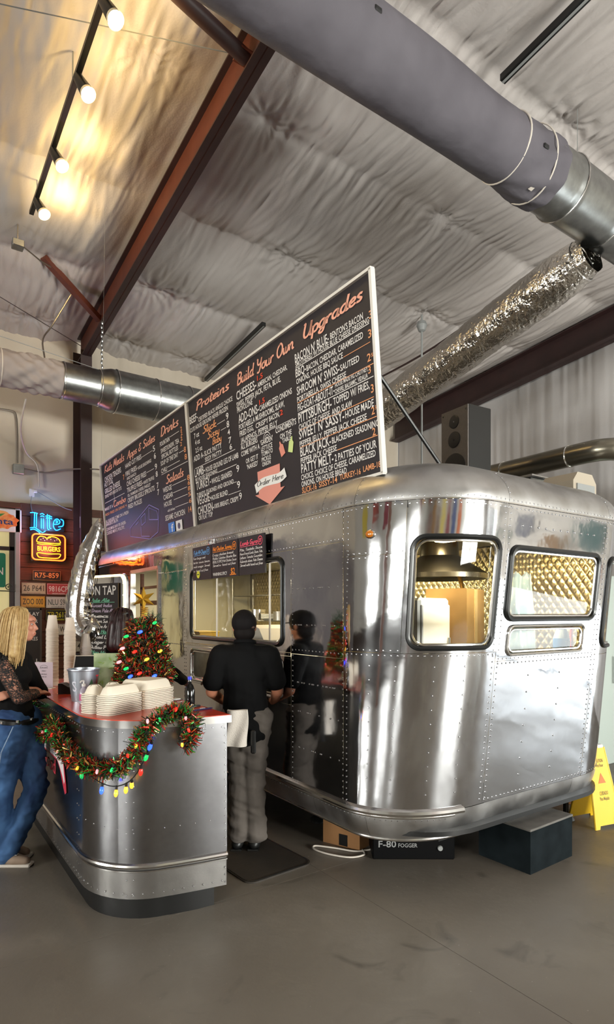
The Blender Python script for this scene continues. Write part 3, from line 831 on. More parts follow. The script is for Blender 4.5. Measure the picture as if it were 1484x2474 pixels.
# things standing in the kitchen, seen through the glass
stl = M['galv']
t = thing('kitchen_counter', 'steel worktop under the window inside the trailer', 'counter', (XS + .50, 5.25, .495))
MB().box((0, 0, .40), (.55, 2.5, .8)).build('cabinet', stl, t); MB().box((0, 0, .815), (.6, 2.55, .03), bev=.006).build('worktop', M['alu_dull'], t)
t = thing('wire_shelf_rack', 'wire shelf rack against the far kitchen wall', 'shelf', (IX - .24, 7.25, .495))
for x_ in (-.18, .18):
    for y_ in (-.9, .9): MB().tube([(x_, y_, 0), (x_, y_, 1.72)], .012, 8).build('post', M['alu_bead'], t)
for z_ in (.7, 1.08, 1.45):
    mb = MB()
    for i in range(13): mb.tube([(-.18 + .03 * i, -.9, z_), (-.18 + .03 * i, .9, z_)], .003, 4)
    for y_ in np.linspace(-.9, .9, 13): mb.tube([(-.18, y_, z_ - .006), (.18, y_, z_ - .006)], .003, 4)
    mb.build('shelf', M['alu_bead'], t)
def pot(loc, r, h, label, m):
    t = thing('stock_pot', label, 'pot', loc)
    MB().lathe([(0, 0), (r, 0), (r, h), (r * 1.04, h), (r * 1.04, h + .008), (r * .97, h + .008), (r * .97, .01), (0, .01)], (0, 0, 0), 22).build('body', m, t)
    for s in (-1, 1): MB().tube([(.03, s * r, h * .75), (.03, s * (r + .035), h * .78), (-.03, s * (r + .035), h * .78), (-.03, s * r, h * .75)], .005, 6).build('handle', M['alu_bead'], t)
pot((IX - .24, 6.7, 1.95), .085, .18, 'narrow steel pot on the top kitchen shelf, nearest the window mullion', M['alu_bead'])
pot((IX - .24, 7.7, 1.58), .13, .15, 'wide steel pot on the middle kitchen shelf', M['alu_bead'])
pot((IX - .24, 7.05, 1.58), .10, .12, 'squat steel pot on the middle kitchen shelf beside the plates', M['alu_dull'])
bowlm = M['white']
for i in range(6):
    o = MB().lathe([(0, 0), (.05, 0), (.12, .03), (.118, .034), (.05, .006), (0, .006)], (IX - .24, 7.36, 1.58 + i * .012), 22).build('plate', bowlm)
    tag(o, 'white plate in the small stack on the middle kitchen shelf', 'plate', 'plates on the kitchen shelf')
for y_, c, l in ((5.62, '#caa33a', 'yellow carton on the worktop behind the service window'), (4.05, '#d8d2c4', 'white rounded bread bin behind the service window')):
    t = thing('carton' if y_ > 5 else 'bread_bin', l, 'carton' if y_ > 5 else 'bin', (XS + .50, 6.1 if y_ > 5 else 4.7, 1.325))
    if y_ > 5:
        MB().box((0, 0, .075), (.24, .36, .15), bev=.008).build('body', mat('yellow_card', c, .7), t); MB().box((0, 0, .153), (.25, .37, .012)).build('lid', mat('yellow_card_lid', '#d9b54e', .7), t)
    else:
        MB().prism([(-.2, 0), (.2, 0), (.2, .12), (.12, .22), (0, .25), (-.12, .22), (-.2, .12)], -.15, .15, lambda a, b, c_: (c_, a, b)).build('body', M['offwhite'], t); MB().box((-.155, 0, .1), (.012, .1, .015)).build('handle', M['grey'], t)
t = thing('range_hood', 'dark extractor hood over the stove behind the corner window', 'hood', (XS + 1.62, 3.62, 1.98))
MB().lathe([(.16, .34), (.17, .2), (.42, .04), (.42, 0), (.40, 0), (.38, .03), (.0, .12)], (0, 0, 0), 28).build('canopy', mat('hood_metal', '#6d675a', .3, 1), t)
MB().tube([(.06, -.36, -.55), (.03, -.2, .02)], .018, 8).build('support', mat('brass_pipe', '#a8803c', .3, 1), t)
t = thing('cardboard_carton', 'tall tan cardboard carton seen through the corner window', 'carton', (XS + 1.44, 3.28, .495), R(20))
MB().box((0, 0, .69), (.40, .34, 1.38)).build('body', mat('tan_carton', '#b48d55', .75, noise=(6, '#a27d49', .3)), t); MB().box((0, -.172, 1.0), (.06, .004, .75)).build('tape', mat('tape', '#c9a874', .4), t)
t = thing('white_fridge', 'white cold cabinet at the left of the corner window', 'fridge', (XS + .98, 3.30, .495), R(10))
MB().box((0, 0, .65), (.4, .4, 1.3), bev=.02).build('body', M['white'], t); MB().box((0, -.205, .75), (.37, .02, 1.0), bev=.008).build('door', M['white'], t); MB().tube([(.15, -.23, .5), (.15, -.23, 1.0)], .008).build('handle', M['grey'], t)
t = thing('stove_pan', 'round steel pan at the foot of the corner window', 'pan', (XS + .82, YE + .50, 1.36))
MB().lathe([(0, 0), (.11, 0), (.14, .06), (.145, .06), (.115, -.005), (0, -.005)], (0, 0, .005), 24).build('bowl', M['alu_bead'], t); MB().tube([(.13, .05, .06), (.28, .16, .08)], .009).build('handle', M['black'], t)
t = thing('inner_ledge', 'narrow steel ledge running below the end windows', 'ledge', (XS + W / 2 + .0, YE + .33, 1.34))
MB().box((0, .05, -.01), (1.9, .34, .02)).build('top', M['alu_dull'], t)
MB().box((-.7, .1, -.43), (.03, .03, .83)).build('leg', stl, t); MB().box((.7, .1, -.43), (.03, .03, .83)).build('leg', stl, t)
# spray bottle, red marker, clear bag on the ledge
t = thing('spray_bottle', 'clear bottle with blue label behind the small end window', 'bottle', (4.05, YE + .24, 1.342))
MB().lathe([(0, 0), (.042, 0), (.044, .02), (.044, .12), (.03, .165), (.014, .185), (.014, .2)], (0, 0, 0), 18).build('body', mat('bottle_clear', '#c3ccd0', .15), t)
MB().lathe([(.0445, .055), (.0450, .057), (.0450, .117), (.0445, .119)], (0, 0, 0), 18).build('label', mat('blue_label', '#2f6aa8', .4), t)
mb = MB(); put_text(mb, 'TURBO', -.032, -.0455 + .0, .064, .02, fr=lambda a, b, c: (a, -.0455, .085 + b + .0455)); mb.build('lettering', M['white'], t)
MB().lathe([(.015, .2), (.016, .225), (.0, .23)], (0, 0, 0), 14).build('cap', M['black'], t)
t.scale = (1.3, 1.3, 1.3)
t = thing('red_tube', 'red plastic stick leaning beside the blue labelled bottle', 'stick', (4.17, YE + .24, 1.342))
MB().tube([(0, 0, 0), (.012, .0, .23)], .013, 10).build('shaft', mat('red_plastic', '#c2332a', .4), t); MB().tube([(.0121, 0, .231), (.0135, 0, .25)], .009, 10).build('cap', M['black'], t)
bagm = mat('clear_bag', '#cfe0dc', .2, alpha=.55)
t = thing('plastic_bag', 'crumpled clear plastic bag inside the end window', 'bag', (3.72, YE + .36, 1.342))
def bagf(u, v):
    r = .13 * (1 - .25 * v) * (1 + .12 * math.sin(9 * u * PI + 4 * v)); a = 2 * PI * u
    return (r * math.cos(a) * 1.15, r * math.sin(a) * .55, .62 * v + .02 * math.sin(7 * a))
MB().grid(bagf, 28, 14).build('bag', bagm, t); MB().box((.02, 0, .3), (.12, .04, .2), bev=.02).build('contents', mat('teal_pack', '#3f7f78', .5), t)
# ------------------------------------------------------------------ the two menu boards on the roof edge
chalk = mat('chalkboard_black', '#211c1f', .55, noise=(5, '#2a2427', .3))
inkm = {'w': mat('chalk_white', '#dfdad6', .8), 'o': mat('chalk_orange', '#e29a6a', .8), 'r': mat('chalk_red', '#e0482c', .8), 'p': mat('salmon_paint', '#e6a48c', .7)}
wood_w = mat('white_board_edge', '#d9d4cc', .6)
BP = Vector((2.42, 8.42, 2.53)); BV = Vector((-.10, 0, 1.205)).normalized(); BU = Vector((0, -1, 0)); BN = BU.cross(BV)
TABLE = [
('*Upgrades', 5.001, 1.071, 0.651, 0.086, 'p'),
("BACON N' BLUE-", 4.883, 0.948, 0.404, 0.061, 'w'),
("BENTON'S BACON", 5.304, 0.955, 0.333, 0.042, 'w'),
('SMOTHERED W/ HOUSE BLUE CHEESE DRESSING', 4.884, 0.915, 0.806, 0.035, 'w'),
('3', 5.691, 0.932, 0.036, 0.048, 'o'),
('BBQ-', 4.88, 0.845, 0.13, 0.06, 'w'),
('BACON, CHEDDAR, CARAMELIZED', 5.017, 0.845, 0.61, 0.041, 'w'),
('3', 5.673, 0.824, 0.03, 0.051, 'o'),
('ONIONS, HOUSE BBQ SAUCE', 4.881, 0.795, 0.541, 0.039, 'w'),
("SHROOM N' SWISS-", 4.88, 0.719, 0.499, 0.061, 'w'),
('SAUTEED', 5.387, 0.721, 0.191, 0.042, 'w'),
('2', 5.651, 0.689, 0.035, 0.049, 'o'),
('50', 5.69, 0.706, 0.023, 0.024, 'o'),
('PORTABELLA, SWISS CHEESE', 4.877, 0.668, 0.565, 0.039, 'w'),
('FIG-GOAT-ABOUT-IT-', 4.877, 0.604, 0.435, 0.055, 'w'),
('HOUSE MADE FIG CHUTNEY,', 5.321, 0.638, 0.334, 0.029, 'w'),
('CHEVRE, BALSAMIC, VIDALIA', 5.316, 0.599, 0.331, 0.03, 'w'),
('3', 5.653, 0.618, 0.026, 0.046, 'o'),
('PITTSBURGH-', 4.876, 0.522, 0.396, 0.068, 'w'),
('TOPPED W/ FRIES,', 5.293, 0.531, 0.365, 0.049, 'w'),
('3', 5.668, 0.498, 0.026, 0.052, 'o'),
('CHOICE OF CHEESE, AND SLAW', 4.874, 0.472, 0.61, 0.041, 'w'),
("SWEET N' SASSY-", 4.871, 0.408, 0.525, 0.068, 'w'),
('HOUSE MADE', 5.408, 0.414, 0.278, 0.048, 'w'),
('PEPPER JELLY, PEPPER JACK CHEESE', 4.871, 0.353, 0.744, 0.041, 'w'),
('2', 5.66, 0.368, 0.03, 0.048, 'o'),
('50', 5.695, 0.391, 0.023, 0.025, 'o'),
('BLACK JACK-', 4.871, 0.284, 0.367, 0.069, 'w'),
('BLACKENED SEASONING', 5.251, 0.288, 0.47, 0.043, 'w'),
('2', 5.657, 0.242, 0.03, 0.047, 'o'),
('PEPPER JACK CHEESE', 4.869, 0.234, 0.428, 0.041, 'w'),
('PATTY MELT-', 4.869, 0.166, 0.385, 0.066, 'w'),
('2 PATTIES OF YOUR', 5.269, 0.166, 0.419, 0.049, 'w'),
('CHOICE. CHOICE OF CHEESE, CARAMELIZED', 4.862, 0.116, 0.813, 0.041, 'w'),
('ONIONS, ON HOUSE BREAD', 4.86, 0.068, 0.525, 0.041, 'w'),
('SLICK-16', 4.861, 0.023, 0.182, 0.042, 'o'),
('SISSY-14', 5.071, 0.028, 0.209, 0.04, 'o'),
('TURKEY-16', 5.308, 0.035, 0.217, 0.038, 'o'),
('LAMB-18', 5.55, 0.043, 0.164, 0.037, 'o'),
('_', 4.883, 0.906, 0.806, 0.005, 'w'),
('_', 5.427, 0.796, 0.261, 0.004, 'o'),
('_', 4.878, 0.662, 0.827, 0.005, 'o'),
('_', 4.875, 0.588, 0.824, 0.005, 'w'),
('_', 4.878, 0.467, 0.813, 0.005, 'o'),
('_', 4.873, 0.346, 0.832, 0.005, 'o'),
('_', 5.297, 0.233, 0.406, 0.005, 'o'),
('CHEESES-', 3.992, 0.942, 0.334, 0.073, 'w'),
('1.5', 4.346, 0.992, 0.087, 0.04, 'r'),
('AMERICAN, CHEDDAR,', 4.345, 0.939, 0.432, 0.039, 'w'),
('SWISS, PEPPER JACK, FETA, BLUE,', 3.983, 0.884, 0.698, 0.043, 'w'),
('PROVOLONE', 3.988, 0.839, 0.259, 0.044, 'w'),
('ADD-ONS-', 4.0, 0.749, 0.337, 0.073, 'w'),
('1.5', 4.353, 0.801, 0.084, 0.04, 'r'),
('CARAMELIZED ONIONS', 4.347, 0.753, 0.471, 0.044, 'w'),
('PORTABELLA MUSHROOMS, SLAW,', 3.998, 0.693, 0.71, 0.046, 'w'),
('FRIED EGG,', 4.002, 0.638, 0.234, 0.046, 'w'),
('CRISPY', 4.272, 0.637, 0.198, 0.041, 'w'),
('BACON,', 4.481, 0.639, 0.151, 0.041, 'w'),
('2', 4.64, 0.641, 0.04, 0.04, 'r'),
('JALAPENOS, PEPPER JELLY', 4.013, 0.582, 0.582, 0.042, 'w'),
('ALL BURGERS', 4.004, 0.527, 0.28, 0.043, 'w'),
('COME WITH A', 4.002, 0.471, 0.308, 0.043, 'w'),
("'GARDEN'", 4.326, 0.489, 0.188, 0.041, 'w'),
('LETTUCE', 4.331, 0.442, 0.171, 0.037, 'w'),
('TOMATO', 4.33, 0.4, 0.172, 0.037, 'w'),
('PICKLE', 4.33, 0.359, 0.139, 0.034, 'w'),
('ONION', 4.331, 0.321, 0.128, 0.034, 'w'),
('OR GET IT', 4.073, 0.399, 0.205, 0.039, 'w'),
("'NAKED'", 4.084, 0.348, 0.181, 0.04, 'w'),
('CONDIMENTS', 4.562, 0.526, 0.284, 0.044, 'w'),
('ON THE', 4.618, 0.472, 0.16, 0.037, 'w'),
('TABLE', 4.644, 0.435, 0.12, 0.034, 'w'),
('*Proteins', 3.194, 1.076, 0.691, 0.08, 'p'),
('BEEF-', 3.032, 0.991, 0.186, 0.072, 'w'),
('CERTIFIED BLACK ANGUS CHOICE', 3.227, 0.964, 0.694, 0.04, 'w'),
('CUTS HOUSE GROUND NEVER FROZEN', 3.027, 0.912, 0.797, 0.041, 'w'),
('7 oz', 3.106, 0.837, 0.116, 0.049, 'w'),
('*Slick', 3.296, 0.836, 0.299, 0.063, 'o'),
('9', 3.781, 0.838, 0.048, 0.056, 'w'),
('4 oz', 3.119, 0.771, 0.107, 0.049, 'w'),
('*Sissy', 3.386, 0.763, 0.261, 0.062, 'o'),
('8', 3.783, 0.768, 0.047, 0.057, 'w'),
('2.5 oz', 3.114, 0.699, 0.152, 0.046, 'w'),
('*Baby', 3.481, 0.692, 0.197, 0.056, 'o'),
('4', 3.79, 0.702, 0.044, 0.048, 'w'),
('ADD A-', 3.058, 0.625, 0.231, 0.053, 'w'),
('SLICK PATTY', 3.299, 0.627, 0.361, 0.047, 'w'),
('SISSY PATTY', 3.305, 0.571, 0.349, 0.044, 'w'),
('7', 3.795, 0.631, 0.054, 0.051, 'w'),
('6', 3.806, 0.573, 0.047, 0.048, 'w'),
('LAMB-', 3.055, 0.476, 0.231, 0.08, 'w'),
('HOUSE GROUND LEG OF LAMB', 3.304, 0.476, 0.649, 0.047, 'w'),
('W/ HOUSE SEASONING', 3.055, 0.427, 0.485, 0.041, 'w'),
('9', 3.9, 0.361, 0.052, 0.06, 'w'),
('TURKEY-', 3.066, 0.349, 0.33, 0.08, 'w'),
('WHOLE, GRAINFED', 3.409, 0.349, 0.408, 0.049, 'w'),
('TURKEYS, DE-BONED AND GROUND', 3.07, 0.28, 0.765, 0.04, 'w'),
('9', 3.892, 0.226, 0.055, 0.06, 'w'),
('VEGGIE-', 3.064, 0.205, 0.305, 0.08, 'w'),
('HOUSE BLEND', 3.376, 0.203, 0.336, 0.045, 'w'),
('9', 3.914, 0.126, 0.048, 0.059, 'w'),
('CHICKEN-', 3.063, 0.109, 0.356, 0.08, 'w'),
('100% BREAST, CRISPY', 3.431, 0.12, 0.471, 0.043, 'w'),
('OR FLAT TOP', 3.071, 0.057, 0.309, 0.046, 'w'),
('_', 4.005, 0.572, 0.805, 0.004, 'w'),
('_', 3.072, 0.554, 0.831, 0.005, 'w'),
('_', 3.548, 0.426, 0.362, 0.005, 'w'),
('_', 3.604, 0.842, 0.156, 0.004, 'w'),
('_', 3.665, 0.774, 0.105, 0.004, 'w'),
('_', 3.834, 0.282, 0.054, 0.004, 'w'),
('_', 3.718, 0.196, 0.234, 0.004, 'w'),
('*Build Your Own', 4.015, 1.058, 0.87, 0.088, 'p'),
('*Kids Meals', 0.162, 1.075, 0.868, 0.093, 'p'),
('CHICKEN TENDERS', 0.139, 0.955, 0.726, 0.068, 'w'),
('HOT DOG', 0.114, 0.886, 0.38, 0.067, 'w'),
('GRILLED CHEESE', 0.108, 0.802, 0.673, 0.066, 'w'),
('SERVED WITH FRIES OR TOTS', 0.092, 0.742, 0.733, 0.044, 'w'),
('7', 0.918, 0.849, 0.058, 0.061, 'o'),
('MAKE IT A', 0.04, 0.575, 0.368, 0.043, 'w'),
('*Combo', 0.443, 0.572, 0.517, 0.076, 'p'),
('ADD FRIES OR DRINK 4', 0.041, 0.504, 0.926, 0.035, 'o'),
('ALL BURGERS COME ON A FRESH', 0.01, 0.408, 0.992, 0.042, 'w'),
("BAKER'S BUN", -0.003, 0.365, 0.543, 0.043, 'w'),
('CONSUMING RAW OR UNDER-', -0.021, 0.298, 0.863, 0.042, 'w'),
('COOKED MEATS, POULTRY,', -0.037, 0.245, 0.791, 0.043, 'w'),
('SEAFOOD, OR EGGS MAY', -0.053, 0.191, 0.793, 0.043, 'w'),
('INCREASE FOODBORNE ILLNESS', -0.073, 0.123, 0.914, 0.043, 'w'),
('*Apps & Sides', 1.123, 1.061, 0.986, 0.083, 'p'),
('HAND CUT FRIES', 1.039, 0.962, 0.593, 0.056, 'w'),
('5', 2.011, 0.956, 0.067, 0.064, 'w'),
('FIRE FRIES-', 1.027, 0.868, 0.444, 0.057, 'w'),
('HOUSE SEASONINGS', 1.492, 0.861, 0.444, 0.038, 'w'),
('6', 2.026, 0.871, 0.062, 0.065, 'w'),
('AND RANCH', 1.056, 0.815, 0.35, 0.038, 'w'),
('CHILI CHEESE FRIES', 1.037, 0.741, 0.705, 0.06, 'w'),
('9', 2.029, 0.752, 0.067, 0.065, 'w'),
('TRUFFLE FRIES-', 1.03, 0.664, 0.583, 0.059, 'w'),
('WHITE TRUFFLE', 1.628, 0.66, 0.355, 0.04, 'w'),
('8', 2.037, 0.671, 0.062, 0.061, 'w'),
('OIL, PARMESAN CHEESE, PARSLEY', 1.038, 0.608, 0.82, 0.037, 'w'),
('CRISPY BRUSSELS SPROUTS', 1.026, 0.539, 0.941, 0.056, 'w'),
('FRIED PICKLES', 1.02, 0.463, 0.51, 0.056, 'w'),
('7', 2.043, 0.546, 0.055, 0.062, 'w'),
('7', 2.044, 0.47, 0.055, 0.062, 'w'),
('*Drinks', 2.264, 1.06, 0.506, 0.089, 'p'),
('FOUNTAIN', 2.231, 0.961, 0.271, 0.049, 'w'),
('SWEET/UNSW. TEA', 2.238, 0.886, 0.506, 0.049, 'w'),
('SPECIAL BOTTLES', 2.245, 0.824, 0.459, 0.048, 'w'),
('SOUP OF THE DAY', 2.209, 0.758, 0.486, 0.049, 'w'),
('CHILI', 2.205, 0.678, 0.164, 0.049, 'w'),
('2', 2.796, 0.987, 0.045, 0.041, 'o'),
('2', 2.796, 0.941, 0.045, 0.041, 'o'),
('2', 2.786, 0.892, 0.045, 0.041, 'o'),
('2', 2.764, 0.843, 0.046, 0.041, 'o'),
('8', 2.844, 0.763, 0.053, 0.055, 'o'),
('8', 2.848, 0.69, 0.057, 0.055, 'o'),
('*Salads', 2.311, 0.545, 0.489, 0.083, 'p'),
('WEDGE', 2.212, 0.465, 0.249, 0.054, 'w'),
('CAESAR', 2.212, 0.388, 0.269, 0.054, 'w'),
('HOUSE', 2.211, 0.31, 0.219, 0.053, 'w'),
('add chicken', 2.299, 0.247, 0.203, 0.028, 'w'),
('SESAME CHICKEN', 2.217, 0.161, 0.537, 0.058, 'w'),
('8', 2.871, 0.482, 0.062, 0.052, 'o'),
('6', 2.874, 0.432, 0.059, 0.045, 'o'),
('8', 2.869, 0.378, 0.059, 0.045, 'o'),
('5', 2.867, 0.321, 0.062, 0.045, 'o'),
('6', 2.872, 0.255, 0.062, 0.045, 'o'),
('14', 2.846, 0.166, 0.072, 0.06, 'o'),
('_', 0.071, 0.676, 0.854, 0.006, 'w'),
('_', 1.639, 0.972, 0.359, 0.005, 'w'),
('_', 1.752, 0.771, 0.245, 0.005, 'w'),
('_', 2.517, 0.994, 0.242, 0.005, 'w'),
('_', 2.206, 0.661, 0.709, 0.005, 'w'),
('_', 2.474, 0.497, 0.372, 0.005, 'w'),
('_', 2.488, 0.419, 0.361, 0.005, 'w'),
('_', 2.493, 0.346, 0.36, 0.005, 'w'),
('_', 2.385, 0.707, 0.337, 0.005, 'w'),
('_', 2.718, 0.785, 0.121, 0.005, 'w'),
('_', 2.516, 0.263, 0.339, 0.005, 'w')
]
BH = 1.209; SPLIT = 2.99; BW = 5.745
def menu(label, u0, u1, name='menu_board'):
    t = thing(name, label, 'menu board'); frame(t, BP + BU * u0, BU, BV, BN)
    w = u1 - u0
    MB().box((w / 2, BH / 2, -.012), (w, BH, .018)).build('panel', chalk, t)
    fr = MB()
    for a in (0.008, w - .008): fr.box((a, BH / 2, 0), (.022, BH, .034))
    for b in (.0, BH): fr.box((w / 2, b, 0), (w, .018, .034))
    fr.build('frame', wood_w, t)
    mbs = {k: MB() for k in inkm}
    for s, x, y, ww, h, c in TABLE:
        if not (u0 - .05 <= x < u1 - .02): continue
        x = max(x - u0, .03); ww = min(ww, w - .025 - x)
        if c == 'p':
            hq = MB(); put_text(hq, s, x, y, ww, h, z=.0008); hq.build('heading', inkm['p'], t, sharp=None); continue
        put_text(mbs[c], s, x, y, ww, h, z=.0008)
    return t, mbs
ta, ma = menu('black chalkboard menu with kids meals, sides, drinks and salads, left board', 0.0, SPLIT)
tb, mb_ = menu('black chalkboard menu with proteins and upgrades, right board', SPLIT + .01, BW)
# left board: trailer line drawing, social icons, bracket
def poly(mb, pts, w, z=.0012, closed=False):
    q = [np.array(p, float) for p in pts]
    if closed: q.append(q[0])
    for a, b in zip(q[:-1], q[1:]):
        v, f = ribbon2d([a, b], w); mb.add([(x, y, z) for x, y, _ in v], f)
lav = mat('lavender_chalk', '#8f86c9', .8); dr = MB()
for pts, c in (([(1.03, .22), (1.76, .405), (2.05, .31), (1.97, .07), (1.70, .018), (1.02, .12)], True), ([(1.74, .375), (1.99, .30)], False), ([(1.74, .375), (1.72, .24), (2.0, .205), (1.99, .30)], True), ([(1.45, .30), (1.60, .33), (1.60, .23), (1.46, .205)], True), ([(1.25, .235), (1.36, .26)], False), ([(1.43, .19), (1.42, .08), (1.70, .05)], False)):
    poly(dr, pts, .009, closed=c)
dr.build('trailer_drawing', lav, ta)
poly(ma['w'], [(.42, .905), (.50, .88), (.50, .66), (.46, .64)], .009)
fb = MB().prism([(2.29, .02), (2.465, .02), (2.465, .125), (2.29, .125)], .0006, .003); fb.build('blue_icon', mat('icon_blue', '#3f7fd0', .6), ta)
mb2 = MB(); put_text(mb2, 'f', 2.37, .025, .06, .085, z=.0036); mb2.build('icon_letter', M['white'], ta)
ig = MB().prism([(2.50, .018), (2.665, .018), (2.665, .122), (2.50, .122)], .0006, .003); ig.build('camera_icon', M['white'], ta)
MB().lathe([(.02, 0), (.032, 0), (.032, .002), (.02, .002)], (2.583, .065, .0032), 20).build('icon_ring', M['black'], ta)
# right board: arrow with ribbon, squeeze bottles, tomato
U0 = SPLIT + .01
sal = mat('salmon_arrow', '#d98f80', .7)
MB().prism([(x - U0, y) for x, y in ((4.405, .012), (4.64, .115), (4.58, .115), (4.59, .295), (4.25, .295), (4.25, .115), (4.19, .115))], .0006, .003).build('arrow', sal, tb)
rb = catmull([np.array((x - U0, y)) for x, y in ((4.205, .165), (4.32, .195), (4.45, .195), (4.575, .19), (4.665, .215))], 6)
v, f = ribbon2d(rb, .075); MB().add([(x, y, .0042) for x, y, _ in v], f).build('ribbon', M['white'], tb)
mb3 = MB(); put_text(mb3, '*Order Here', 4.235 - U0, .178, .40, .042, z=.0052, w=.10); mb3.build('ribbon_lettering', M['black'], tb)
def squeeze(x, y, rot, m):
    p = [(-.03, 0), (.03, 0), (.03, .075), (.012, .088), (.005, .115), (-.005, .115), (-.012, .088), (-.03, .075)]
    c, s = math.cos(rot), math.sin(rot)
    MB().prism([(x - U0 + a * c - b * s, y + a * s + b * c) for a, b in p], .0006, .003).build('bottle_drawing', m, tb)
squeeze(4.65, .345, .35, mat('ketchup_pink', '#d98a78', .7)); squeeze(4.745, .345, -.3, mat('mustard_green', '#c6d68a', .7))
for r_ in (.055, .035, .018):
    poly(mb_['w'], [(4.43 - U0 + r_ * math.cos(a), .515 + r_ * math.sin(a)) for a in np.linspace(.3, 2.9, 12)], .005)
NAMES = {'w': 'white_lettering', 'o': 'orange_lettering', 'r': 'red_lettering', 'p': 'salmon_heading'}
for tt, mm in ((ta, ma), (tb, mb_)):
    for k_, q in mm.items():
        if q.f: tag(q.build(NAMES[k_], inkm[k_], tt, sharp=None), kind='stuff')
# back strut and feet of the right board
st = MB().tube([(5.70 - U0, .62, -.03), (5.69 - U0, .02, -.62)], .012, 8); st.build('strut', M['black'], tb)
MB().box((5.25 - U0, -.005, .012), (.42, .03, .03)).build('ledge', M['alu_bead'], tb)
for tt, w in ((ta, SPLIT), (tb, BW - U0)):
    for q in (.3, w / 2, w - .3): MB().box((q, -.03, -.02), (.05, .07, .03)).build('foot', M['alu_dull'], tt)
# ------------------------------------------------------------------ chalk specials hung over the service window
spec = [('small chalk specials board headed in blue, with a yellow round sticker', 5.14, .40, '#6fa8e0', "Fish-N-Chips", ["Two large cod,", "tartar sauce, lemon,", "malt vinegar. Served", "w/ hand cut fries"]),
        ('small chalk specials board headed in orange, between the other two', 4.735, .49, '#f08a2c', "Hot Chicken Sammy", ["Crispy chicken breast,", "Pickles, Coleslaw, Brioche Bun", "REALLY SPICY Hot Chicken Sauce", "Served w/ hand cut fries", "WARNING SPICY"]),
        ('small chalk specials board headed in pink, overlapping the window', 4.235, .41, '#ef5a72', "Lamb Gyro", ["Pita, Tzatziki Sauce,", "House Ground Lamb, Onion, Feta,", "Lettuce, Tomato, Cucumber,", "Kalamata olives, Feta Cheese.", "Served with hand cut fries"])]
for i, (lab, y_, w, c, head, lines) in enumerate(spec):
    t = thing('specials_board', lab, 'chalkboard', group='specials boards over the window'); frame(t, Vector((2.262, y_, 1.985)), BU, Vector((-.03, 0, 1)).normalized(), BU.cross(Vector((-.03, 0, 1)).normalized()))
    MB().box((w / 2, .15, -.008), (w - .006, .30, .014)).build('panel', chalk, t)
    cm = mat('chalk_head_%d' % i, c, .8); q = MB(); put_text(q, '*' + head, .03, .235, w - .13, .034, z=.001, w=.16)
    put_text(q, '_', .03, .222, w - .12, .004, z=.001)
    poly(q, [(w - .06 + .032 * math.cos(a), .25 + .032 * math.sin(a)) for a in np.linspace(0, 2 * PI, 18)], .005)
    put_text(q, '*13', w - .082, .237, .04, .026, z=.0014, w=.16); q.build('heading', cm, t, sharp=None)
    q = MB(); dy_ = .165 / len(lines)
    for j, ln in enumerate(lines):
        if ln.startswith('WARNING'): put_text(q, ln, .02, .02, w * .55, .028, z=.001); continue
        put_text(q, '*' + ln, .022, .19 - j * dy_ * .92, min(w - .05, .0165 * len(ln) + .03), .02, z=.001, w=.13)
    q.build('lettering', inkm['w'], t, sharp=None)
    if i == 0: MB().lathe([(0, 0), (.034, 0), (.034, .002), (0, .003)], (.12, .05, .0), 22).build('sticker', mat('yellow_sticker', '#d8d23c', .5), t); MB().box((.12, .05, .0035), (.045, .009, .001)).build('sticker_print', mat('sticker_green', '#3b5a2a', .6), t)
    if i == 1:
        q = MB(); put_text(q, '$2', w - .13, .022, .07, .05, z=.0012); put_text(q, '_', w - .15, .012, .11, .006, z=.0012); q.build('price', cm, t, sharp=None)
    for a in (.04, w - .04): MB().tube([(a, .30, -.008), (a, .345, -.02)], .002, 5).build('wire', M['grey'], t)
# ------------------------------------------------------------------ service counter
CT = 1.10
def counter_plan(d=0.0):
    """outline of the counter, inset d; starts at the aisle corner, runs along the near end, round to the public side, to the far end"""
    pts = []
    pts.append((1.555, 3.06 + d))
    for a, b in ((1.40, 3.085), (1.25, 3.115)): pts.append((a, b + d))
    r = .42; cx, cy = 1.285, 3.55
    for i in range(1, 13):
        a = PI * 1.5 - PI / 2 * i / 12
        pts.append((cx + (r - d) * math.cos(a) , cy + (r - d) * math.sin(a) * 1.03))
    for y_ in (4.0, 4.6, 5.1): pts.append((.862 + d, y_))
    r2 = .36; cx, cy = 1.222, 5.2
    for i in range(1, 9):
        a = PI - PI / 2 * i / 8
        pts.append((cx + (r2 - d) * math.cos(a), cy + (r2 - d) * math.sin(a)))
    pts.append((1.50, 5.56 - d))
    return pts
ct = thing('service_counter', 'riveted aluminium order counter with red top and rounded corner', 'counter', (1.2, 4.2, 0))
CL = ct.location
def shell(z0, z1, d, i0=0, i1=None, dz=.1, th=None):
    p = counter_plan(d)[i0:i1]; zz = steps(z0, z1, dz); n = len(p)
    # resample finely for clean reflections
    return MB().add([(a, b, z) for z in zz for a, b in p], [(j * n + i, j * n + i + 1, (j + 1) * n + i + 1, (j + 1) * n + i) for j in range(len(zz) - 1) for i in range(n - 1)])
calu = mat('brushed_counter_aluminium', '#98989b', .24, 1, bump=((2.5, .004), (120, .00012)), rough_noise=(1.5, .19, .27), noise=(30, '#8f8f92', .3))
calu2 = mat('counter_kick_aluminium', '#b4b2b0', .34, 1, bump=((6, .001), (120, .0002)), noise=(9, '#a19f9d', .25))
N_ = len(counter_plan())
cuts = [(0, 9), (8, 16), (15, N_ - 1)]
for a, b in cuts: wb(shell(.30, 1.055, 0, a, b), 'side_panel', calu, ct)
wb(shell(.12, .297, .004, 0, N_ - 1, .03), 'lower_panel', calu2, ct)
